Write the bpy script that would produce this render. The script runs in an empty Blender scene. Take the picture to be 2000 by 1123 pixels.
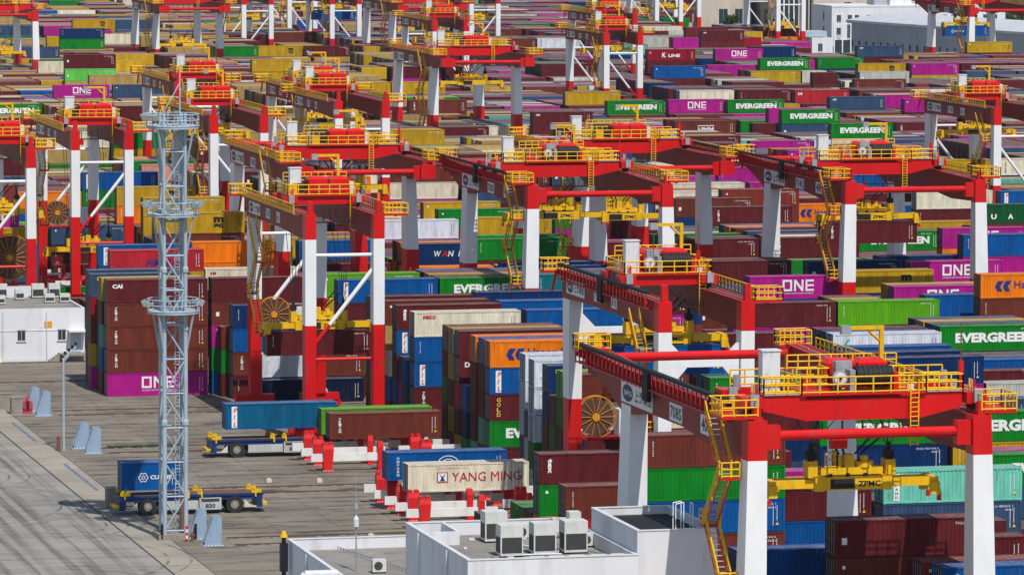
import bpy, math, random
from mathutils import Matrix, Vector
# ------------------------------------------------------------------ camera, world, sun, exposure
scn = bpy.context.scene
COL = scn.collection
PITCH, YAW, ROLL, CAMH, FPX = .0897, .2474, -.0039, 65.07, 9456.37
cam_data = bpy.data.cameras.new('camera')
cam_data.sensor_fit = 'HORIZONTAL'; cam_data.sensor_width = 36.0
cam_data.lens = 36.0 * FPX / 2000.0
cam_data.clip_start = 5.0; cam_data.clip_end = 20000.0
cam = bpy.data.objects.new('camera', cam_data); COL.objects.link(cam)
fwd = Vector((math.sin(YAW)*math.cos(PITCH), math.cos(YAW)*math.cos(PITCH), -math.sin(PITCH)))
rt = Vector((math.cos(YAW), -math.sin(YAW), 0)); dn = fwd.cross(rt)
r2 = rt*math.cos(ROLL)+dn*math.sin(ROLL); d2 = dn*math.cos(ROLL)-rt*math.sin(ROLL)
mat = Matrix((( r2.x, -d2.x, -fwd.x, 0), (r2.y, -d2.y, -fwd.y, 0), (r2.z, -d2.z, -fwd.z, CAMH), (0, 0, 0, 1)))
cam.matrix_world = mat
scn.camera = cam

SUN_EL, SUN_AZ = math.radians(56.5), math.radians(171.5)      # azimuth measured from +Y towards +X
w = bpy.data.worlds.new('World'); scn.world = w; w.use_nodes = True
nt = w.node_tree
sky = nt.nodes.new('ShaderNodeTexSky'); sky.sky_type = 'NISHITA'; sky.sun_disc = False
sky.sun_elevation = SUN_EL; sky.sun_rotation = SUN_AZ; sky.air_density = 1.2; sky.dust_density = .6; sky.ozone_density = 2.5
bg = nt.nodes['Background']; bg.inputs['Strength'].default_value = 0.105
nt.links.new(sky.outputs['Color'], bg.inputs['Color'])
sd = bpy.data.lights.new('sun', 'SUN'); sd.energy = 4.2; sd.angle = math.radians(0.5); sd.color = (1.0, .955, .89)
sun = bpy.data.objects.new('sun', sd); COL.objects.link(sun)
sdir = Vector((math.sin(SUN_AZ)*math.cos(SUN_EL), math.cos(SUN_AZ)*math.cos(SUN_EL), math.sin(SUN_EL)))
sun.rotation_euler = sdir.to_track_quat('Z', 'Y').to_euler()
sun.location = (100, 300, 200)
scn.view_settings.view_transform = 'Standard'; scn.view_settings.look = 'None'
scn.view_settings.exposure = 0.0; scn.view_settings.gamma = 1.0
scn.cycles.max_bounces = 5; scn.cycles.diffuse_bounces = 3; scn.cycles.glossy_bounces = 2; scn.cycles.volume_bounces = 0

# ------------------------------------------------------------------ materials
def nodes_of(m): return m.node_tree.nodes, m.node_tree.links
def new_mat(name, rough=.6, metal=0.0, spec=.35):
    m = bpy.data.materials.new(name); m.use_nodes = True
    b = m.node_tree.nodes['Principled BSDF']
    b.inputs['Roughness'].default_value = rough; b.inputs['Metallic'].default_value = metal
    b.inputs['Specular IOR Level'].default_value = spec*.6
    return m, b
def paint(name, col, rough=.5, var=.18, scale=.8, dirt=(.12, .09, .07), dirt_amt=.25, streak=True, metal=0.0):
    """painted or bare surface: slow tone drift plus patchy dirt running downwards"""
    m, b = new_mat(name, rough, metal)
    n, l = nodes_of(m)
    tc = n.new('ShaderNodeTexCoord'); mp = n.new('ShaderNodeMapping')
    mp.inputs['Scale'].default_value = (1, 1, .25 if streak else 1)
    l.new(tc.outputs['Object'], mp.inputs['Vector'])
    n1 = n.new('ShaderNodeTexNoise'); n1.inputs['Scale'].default_value = scale; n1.inputs['Detail'].default_value = 5
    n2 = n.new('ShaderNodeTexNoise'); n2.inputs['Scale'].default_value = scale*3.3; n2.inputs['Detail'].default_value = 6
    l.new(mp.outputs[0], n1.inputs['Vector']); l.new(mp.outputs[0], n2.inputs['Vector'])
    r1 = n.new('ShaderNodeMapRange'); r1.inputs['From Min'].default_value = .3; r1.inputs['From Max'].default_value = .7
    r1.inputs['To Min'].default_value = 1-var; r1.inputs['To Max'].default_value = 1+var*.5
    l.new(n1.outputs['Fac'], r1.inputs['Value'])
    mx = n.new('ShaderNodeMix'); mx.data_type = 'RGBA'; mx.blend_type = 'MULTIPLY'; mx.inputs['Factor'].default_value = 1
    mx.inputs['A'].default_value = (*col, 1)
    l.new(r1.outputs[0], mx.inputs['B'])
    r2_ = n.new('ShaderNodeMapRange'); r2_.inputs['From Min'].default_value = .52; r2_.inputs['From Max'].default_value = .75
    r2_.inputs['To Min'].default_value = 0; r2_.inputs['To Max'].default_value = dirt_amt
    l.new(n2.outputs['Fac'], r2_.inputs['Value'])
    mx2 = n.new('ShaderNodeMix'); mx2.data_type = 'RGBA'
    mx2.inputs['B'].default_value = (*dirt, 1)
    l.new(r2_.outputs[0], mx2.inputs['Factor']); l.new(mx.outputs['Result'], mx2.inputs['A'])
    l.new(mx2.outputs['Result'], b.inputs['Base Color'])
    return m
def container_paint(name, src, dust, var=.26, end_shade=0):
    """src 'object' = Object Info colour, 'attr' = the colour attribute Col"""
    m, b = new_mat(name, .6, 0, .12)
    n, l = nodes_of(m)
    tc = n.new('ShaderNodeTexCoord')
    if src == 'object':
        oi = n.new('ShaderNodeObjectInfo'); colout = oi.outputs['Color']
        ad = n.new('ShaderNodeVectorMath'); ad.operation = 'ADD'
        ml = n.new('ShaderNodeMath'); ml.operation = 'MULTIPLY'; ml.inputs[1].default_value = 400
        l.new(oi.outputs['Random'], ml.inputs[0]); l.new(tc.outputs['Object'], ad.inputs[0]); l.new(ml.outputs[0], ad.inputs[1])
        vec = ad.outputs[0]
    else:
        at = n.new('ShaderNodeAttribute'); at.attribute_name = 'Col'; colout = at.outputs['Color']; vec = tc.outputs['Object']
    mp = n.new('ShaderNodeMapping'); mp.inputs['Scale'].default_value = (1.6, 1.6, .35); l.new(vec, mp.inputs['Vector'])
    n1 = n.new('ShaderNodeTexNoise'); n1.inputs['Scale'].default_value = .7; n1.inputs['Detail'].default_value = 6
    n2 = n.new('ShaderNodeTexNoise'); n2.inputs['Scale'].default_value = 2.4; n2.inputs['Detail'].default_value = 7; n2.inputs['Roughness'].default_value = .65
    l.new(mp.outputs[0], n1.inputs['Vector']); l.new(mp.outputs[0], n2.inputs['Vector'])
    r1 = n.new('ShaderNodeMapRange'); r1.inputs['From Min'].default_value = .3; r1.inputs['From Max'].default_value = .7
    r1.inputs['To Min'].default_value = 1-var; r1.inputs['To Max'].default_value = 1.12
    l.new(n1.outputs['Fac'], r1.inputs['Value'])
    mx = n.new('ShaderNodeMix'); mx.data_type = 'RGBA'; mx.blend_type = 'MULTIPLY'; mx.inputs['Factor'].default_value = 1
    l.new(colout, mx.inputs['A']); l.new(r1.outputs[0], mx.inputs['B'])
    rr = n.new('ShaderNodeMapRange'); rr.inputs['From Min'].default_value = .575; rr.inputs['From Max'].default_value = .70
    rr.inputs['To Min'].default_value = 0; rr.inputs['To Max'].default_value = .5
    l.new(n2.outputs['Fac'], rr.inputs['Value'])
    mx2 = n.new('ShaderNodeMix'); mx2.data_type = 'RGBA'; mx2.inputs['B'].default_value = (.13, .055, .03, 1)
    l.new(rr.outputs[0], mx2.inputs['Factor']); l.new(mx.outputs['Result'], mx2.inputs['A'])
    out = mx2.outputs['Result']
    if dust:
        mx3 = n.new('ShaderNodeMix'); mx3.data_type = 'RGBA'; mx3.inputs['B'].default_value = (.30, .25, .23, 1)
        r3 = n.new('ShaderNodeMapRange'); r3.inputs['From Min'].default_value = .35; r3.inputs['From Max'].default_value = .65
        r3.inputs['To Min'].default_value = dust*.6; r3.inputs['To Max'].default_value = dust*1.3
        l.new(n1.outputs['Fac'], r3.inputs['Value']); l.new(r3.outputs[0], mx3.inputs['Factor'])
        l.new(out, mx3.inputs['A']); out = mx3.outputs['Result']
    if end_shade:  # even dark mix: shade of the end faces put into the colour
        mx4 = n.new('ShaderNodeMix'); mx4.data_type = 'RGBA'; mx4.inputs['B'].default_value = (.035, .03, .026, 1); mx4.inputs['Factor'].default_value = end_shade
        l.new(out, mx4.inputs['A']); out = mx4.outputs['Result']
    l.new(out, b.inputs['Base Color'])
    return m
M = {}
M['box'] = container_paint('container paint', 'object', 0)
M['boxroof'] = container_paint('container roof paint', 'object', .34)
M['boxdoor'] = container_paint('shade-darkened door paint', 'object', 0, .26, .5)  # door ends: shade painted into the colour
M['far'] = container_paint('stacked container paint', 'attr', 0)
M['farroof'] = container_paint('stacked container roof paint', 'attr', .34)
M['fardoor'] = container_paint('stacked container shade-darkened door paint', 'attr', 0, .26, .55)  # left ends of the far stacks, darkened with painted shade too
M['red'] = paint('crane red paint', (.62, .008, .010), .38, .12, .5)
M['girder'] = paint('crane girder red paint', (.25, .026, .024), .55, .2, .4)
M['white'] = paint('crane white paint', (.80, .80, .80), .45, .06, .4, (.45, .42, .38), .2)
M['yellow'] = paint('crane yellow paint', (.78, .46, .008), .45, .15, 1.2)
M['rail'] = paint('railing yellow paint', (.80, .47, .012), .5, .1, 1)
M['reel'] = paint('reel orange paint', (.62, .25, .02), .5, .15, 1)
M['coil'] = paint('wound cable', (.10, .05, .035), .7, .3, 3)
M['black'] = paint('black rubber', (.018, .018, .02), .7, .2, 2)
M['rope'] = paint('steel rope', (.03, .03, .03), .6, .2, 2)
M['grey'] = paint('galvanised steel', (.36, .38, .40), .5, .2, 1.5, metal=.2)
M['cab'] = paint('cabinet grey paint', (.66, .68, .70), .45, .06, 1)
M['rust'] = paint('rusty plate', (.16, .08, .05), .7, .3, 2)
M['tread'] = paint('stair grating', (.45, .43, .40), .6, .1, 2)
M['sign'] = paint('sign white plate', (.74, .74, .74), .5, .04, 1, dirt_amt=.1)
M['ink'] = paint('sign black lettering', (.015, .017, .022), .5, .1, 1, dirt_amt=0)
M['signblue'] = paint('sign dark blue disc', (.02, .045, .10), .5, .1, 1, dirt_amt=0)
M['tmwhite'] = paint('white lettering', (.80, .80, .78), .5, .05, 1, dirt_amt=.12)
M['tmred'] = paint('red lettering', (.50, .02, .025), .5, .05, 1, dirt_amt=.1)
M['tmblue'] = paint('dark blue lettering', (.015, .03, .19), .5, .05, 1, dirt_amt=.1)
M['tmblack'] = paint('black lettering', (.02, .016, .015), .5, .05, 1, dirt_amt=.05)
M['tmyellow'] = paint('yellow lettering', (.80, .55, .05), .5, .05, 1, dirt_amt=.05)
M['tmteal'] = paint('teal lettering', (.05, .42, .35), .5, .05, 1, dirt_amt=.05)
M['mast'] = paint('mast pale blue grey paint', (.38, .46, .52), .45, .1, .8)
M['lamp'] = paint('floodlight housing', (.30, .34, .33), .4, .2, 2)
M['agv'] = paint('vehicle dark blue paint', (.012, .045, .16), .4, .2, 1)
M['agvgrey'] = paint('vehicle side panel', (.48, .49, .47), .5, .12, 1.2)
M['tyre'] = paint('tyre rubber', (.03, .027, .025), .8, .2, 2)
M['hub'] = paint('wheel hub', (.25, .24, .23), .5, .2, 2)
M['standred'] = paint('stand red paint', (.70, .018, .02), .4, .12, .9)
M['standwhite'] = paint('stand white paint', (.78, .77, .74), .5, .08, .6, (.35, .30, .25), .35)
M['buffer'] = paint('buffer blue grey paint', (.28, .38, .50), .5, .12, .8)
M['wall'] = paint('white wall render', (.72, .72, .74), .7, .08, .25, (.36, .34, .33), .38)
M['roofgrey'] = paint('flat roof screed', (.27, .25, .22), .85, .2, .3, (.13, .12, .11), .5, False)
M['glass'] = paint('dark window glass', (.035, .05, .065), .12, .2, .5, dirt_amt=0)
M['frame'] = paint('window frame', (.55, .56, .58), .5, .1, 1)
M['door'] = paint('pale blue door', (.42, .52, .62), .5, .1, 1)
M['ac'] = paint('air conditioner casing', (.62, .62, .58), .5, .08, 1.5)
M['acgrille'] = paint('air conditioner grille', (.05, .055, .055), .6, .2, 3)
M['cream'] = paint('cream stone wall', (.56, .49, .40), .8, .1, .15)
M['shed'] = paint('grey metal wall', (.36, .39, .43), .6, .08, .12)
M['shedroof'] = paint('pale metal roof', (.55, .57, .58), .5, .08, .1)
M['orange'] = paint('orange panel', (.75, .36, .03), .5, .1, 1)
M['rustpole'] = paint('brown painted steel', (.22, .08, .045), .6, .2, 1)
M['pink'] = paint('pink red paint', (.55, .05, .09), .5, .15, 1)
M['conc'] = paint('concrete block', (.30, .27, .23), .85, .2, .8, (.14, .12, .10), .5, False)
M['lid'] = paint('cream cover', (.62, .58, .48), .7, .1, 1)
def foliage_mat():
    m, b = new_mat('leaves', .7)
    n, l = nodes_of(m); tc = n.new('ShaderNodeTexCoord'); nz = n.new('ShaderNodeTexNoise'); nz.inputs['Scale'].default_value = .5; nz.inputs['Detail'].default_value = 4
    l.new(tc.outputs['Object'], nz.inputs['Vector'])
    cr = n.new('ShaderNodeValToRGB'); cr.color_ramp.elements[0].position = .35; cr.color_ramp.elements[0].color = (.018, .042, .015, 1)
    cr.color_ramp.elements[1].position = .7; cr.color_ramp.elements[1].color = (.055, .10, .03, 1)
    l.new(nz.outputs['Fac'], cr.inputs['Fac']); l.new(cr.outputs['Color'], b.inputs['Base Color'])
    return m
M['leaf'] = foliage_mat()
M['bark'] = paint('bark', (.07, .05, .035), .9, .3, 1)
def ground_mat(name, c1, c2, stain, stain_amt, lane=.0):
    """weathered paving: large tone patches, streaks along the driving direction (world X) and blotchy oil stains"""
    m, b = new_mat(name, .85)
    n, l = nodes_of(m); tc = n.new('ShaderNodeTexCoord')
    mp = n.new('ShaderNodeMapping'); l.new(tc.outputs['Object'], mp.inputs['Vector'])
    mp.inputs['Scale'].default_value = (.10, .8, 1)
    a = n.new('ShaderNodeTexNoise'); a.inputs['Scale'].default_value = .9; a.inputs['Detail'].default_value = 8; a.inputs['Roughness'].default_value = .62
    l.new(mp.outputs[0], a.inputs['Vector'])
    p = n.new('ShaderNodeTexNoise'); p.inputs['Scale'].default_value = .12; p.inputs['Detail'].default_value = 7
    l.new(tc.outputs['Object'], p.inputs['Vector'])
    ad = n.new('ShaderNodeMath'); ad.operation = 'ADD'; l.new(a.outputs['Fac'], ad.inputs[0]); l.new(p.outputs['Fac'], ad.inputs[1])
    cr = n.new('ShaderNodeValToRGB'); cr.color_ramp.elements[0].position = .38; cr.color_ramp.elements[0].color = (*c1, 1)
    cr.color_ramp.elements[1].position = .62; cr.color_ramp.elements[1].color = (*c2, 1)
    hf = n.new('ShaderNodeMath'); hf.operation = 'MULTIPLY'; hf.inputs[1].default_value = .5
    l.new(ad.outputs[0], hf.inputs[0]); l.new(hf.outputs[0], cr.inputs['Fac'])
    mp2 = n.new('ShaderNodeMapping'); mp2.inputs['Scale'].default_value = (.22, .9, 1); l.new(tc.outputs['Object'], mp2.inputs['Vector'])
    s = n.new('ShaderNodeTexNoise'); s.inputs['Scale'].default_value = .55; s.inputs['Detail'].default_value = 5; s.inputs['Roughness'].default_value = .7
    l.new(mp2.outputs[0], s.inputs['Vector'])
    r = n.new('ShaderNodeMapRange'); r.inputs['From Min'].default_value = .565; r.inputs['From Max'].default_value = .63
    r.inputs['To Min'].default_value = 0; r.inputs['To Max'].default_value = stain_amt
    l.new(s.outputs['Fac'], r.inputs['Value'])
    mx = n.new('ShaderNodeMix'); mx.data_type = 'RGBA'; mx.inputs['B'].default_value = (*stain, 1)
    l.new(r.outputs[0], mx.inputs['Factor']); l.new(cr.outputs['Color'], mx.inputs['A'])
    f = n.new('ShaderNodeTexNoise'); f.inputs['Scale'].default_value = 6; f.inputs['Detail'].default_value = 3; l.new(tc.outputs['Object'], f.inputs['Vector'])
    r2 = n.new('ShaderNodeMapRange'); r2.inputs['To Min'].default_value = .82; r2.inputs['To Max'].default_value = 1.18; l.new(f.outputs['Fac'], r2.inputs['Value'])
    mx2 = n.new('ShaderNodeMix'); mx2.data_type = 'RGBA'; mx2.blend_type = 'MULTIPLY'; mx2.inputs['Factor'].default_value = 1
    l.new(mx.outputs['Result'], mx2.inputs['A']); l.new(r2.outputs[0], mx2.inputs['B'])
    l.new(mx2.outputs['Result'], b.inputs['Base Color'])
    return m

# ------------------------------------------------------------------ mesh helpers
class MB:
    def __init__(s): s.v = []; s.f = []; s.m = []; s.mats = []; s.c = []
    def mi(s, k):
        if k not in s.mats: s.mats.append(k)
        return s.mats.index(k)
    def poly(s, pts, k, faces=None):
        o = len(s.v); s.v += [tuple(p) for p in pts]; i = s.mi(k)
        for f in (faces or [range(len(pts))]): s.f.append([o+j for j in f]); s.m.append(i)
    BOXF = ((0, 3, 2, 1), (4, 5, 6, 7), (0, 1, 5, 4), (1, 2, 6, 5), (2, 3, 7, 6), (3, 0, 4, 7))
    def box(s, x0, x1, y0, y1, z0, z1, k, top=None):
        s.poly([(x0, y0, z0), (x1, y0, z0), (x1, y1, z0), (x0, y1, z0), (x0, y0, z1), (x1, y0, z1), (x1, y1, z1), (x0, y1, z1)], k, s.BOXF)
        if top: s.m[-5] = s.mi(top)
    def hexa(s, bot, top, k): s.poly(list(bot)+list(top), k, s.BOXF)
    def taper(s, b, t, k):     # b, t = (x0,x1,y0,y1,z)
        s.hexa([(b[0], b[2], b[4]), (b[1], b[2], b[4]), (b[1], b[3], b[4]), (b[0], b[3], b[4])],
               [(t[0], t[2], t[4]), (t[1], t[2], t[4]), (t[1], t[3], t[4]), (t[0], t[3], t[4])], k)
    def tube(s, p, q, r, k, n=8, r1=None, caps=True):
        p = Vector(p); q = Vector(q); d = q-p
        if d.length < 1e-6: return
        d.normalize(); a = d.orthogonal().normalized() if abs(d.z) < .999 else Vector((1, 0, 0)); b = d.cross(a)
        r1 = r if r1 is None else r1
        ring = [(a*math.cos(2*math.pi*i/n+math.pi/n)+b*math.sin(2*math.pi*i/n+math.pi/n)) for i in range(n)]
        pts = [p+u*r for u in ring]+[q+u*r1 for u in ring]
        fs = [(i, (i+1) % n, n+(i+1) % n, n+i) for i in range(n)]
        if caps: fs += [tuple(range(n-1, -1, -1)), tuple(range(n, 2*n))]
        s.poly(pts, k, fs)
    def bar(s, p, q, t, k): s.tube(p, q, t*.7071, k, 4)
    def mesh(s, name):
        me = bpy.data.meshes.new(name); me.from_pydata(s.v, [], s.f)
        for k in s.mats: me.materials.append(M[k])
        me.polygons.foreach_set('material_index', s.m); me.update()
        return me
def link(name, me, parent=None, loc=(0, 0, 0), rz=0.0):
    o = bpy.data.objects.new(name, me); COL.objects.link(o); o.location = loc; o.rotation_euler = (0, 0, rz)
    if parent: o.parent = parent
    return o
def part(name, mb, parent, loc=(0, 0, 0)): return link(name, mb.mesh(name), parent, loc)
def tag(o, label, cat, group=None):
    o['label'] = label; o['category'] = cat
    if group: o['group'] = group
    return o
def thing(name, label, cat, loc=(0, 0, 0), rz=0.0, group=None): return tag(link(name, None, None, loc, rz), label, cat, group)
def structure(name, mb):
    o = link(name, mb.mesh(name)); o['kind'] = 'structure'; return o
def copy_tree(o, parent=None):
    c = o.copy(); COL.objects.link(c)
    if parent: c.parent = parent
    for ch in list(o.children): copy_tree(ch, c)
    return c
def railing(mb, pts, h=1.1, step=1.3, k='rail', r=.048, closed=False):
    """posts and three rails along a polyline"""
    P = [Vector(p) for p in pts]
    if closed: P.append(P[0])
    for a, b in zip(P, P[1:]):
        n = max(1, int(round((b-a).length/step)))
        for i in range(n+1):
            q = a.lerp(b, i/n); mb.bar(q, q+Vector((0, 0, h)), r*2, k)
        for z in (h, h*.55, .1): mb.bar(a+Vector((0, 0, z)), b+Vector((0, 0, z)), r*1.7, k)

# ------------------------------------------------------------------ lettering
_txt = {}
def text_poly(s, bold=0.0, shear=0.0, space=1.0):
    """outline of a word as (verts, faces), scaled so the letters are 1 high, starting at x=0"""
    key = (s, bold, shear, space)
    if key in _txt: return _txt[key]
    cu = bpy.data.curves.new('word', 'FONT'); cu.body = s; cu.size = 1; cu.offset = bold; cu.shear = shear; cu.resolution_u = 2; cu.space_character = space
    ob = bpy.data.objects.new('word', cu); COL.objects.link(ob)
    dg = bpy.context.evaluated_depsgraph_get(); dg.update()
    me = bpy.data.meshes.new_from_object(ob.evaluated_get(dg))
    vs = [tuple(v.co) for v in me.vertices]; fs = [tuple(p.vertices) for p in me.polygons]
    bpy.data.objects.remove(ob); bpy.data.curves.remove(cu); bpy.data.meshes.remove(me)
    if vs:
        x0 = min(v[0] for v in vs); y0 = min(v[1] for v in vs); y1 = max(v[1] for v in vs); x1 = max(v[0] for v in vs)
        hh = max(1e-4, y1-y0)
        vs = [((v[0]-x0)/hh, (v[1]-y0)/hh) for v in vs]; wd = (x1-x0)/hh
    else: wd = 1
    _txt[key] = (vs, fs, wd)
    return _txt[key]
def write(mb, s, x, z, h, k, w=None, y=0.0, bold=0.0, shear=0.0, rot=False, space=1.0):
    """letters in the XZ plane facing -Y"""
    vs, fs, wd = text_poly(s, bold, shear, space)
    sx = (w/wd) if w else h
    if rot: pts = [(x+v[1]*h, y, z-v[0]*sx) for v in vs]
    else: pts = [(x+v[0]*sx, y, z+v[1]*h) for v in vs]
    if fs: mb.poly(pts, k, fs)
def stack(mb, s, x, z, h, k, pitch, y=0.0, w=None, bold=0.0, shear=0.0):
    for i, ch in enumerate(s): write(mb, ch, x, z-i*pitch, h, k, w, y, bold, shear)
def rct(mb, x0, x1, z0, z1, k, y=0.0): mb.poly([(x0, y, z0), (x1, y, z0), (x1, y, z1), (x0, y, z1)], k)

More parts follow.
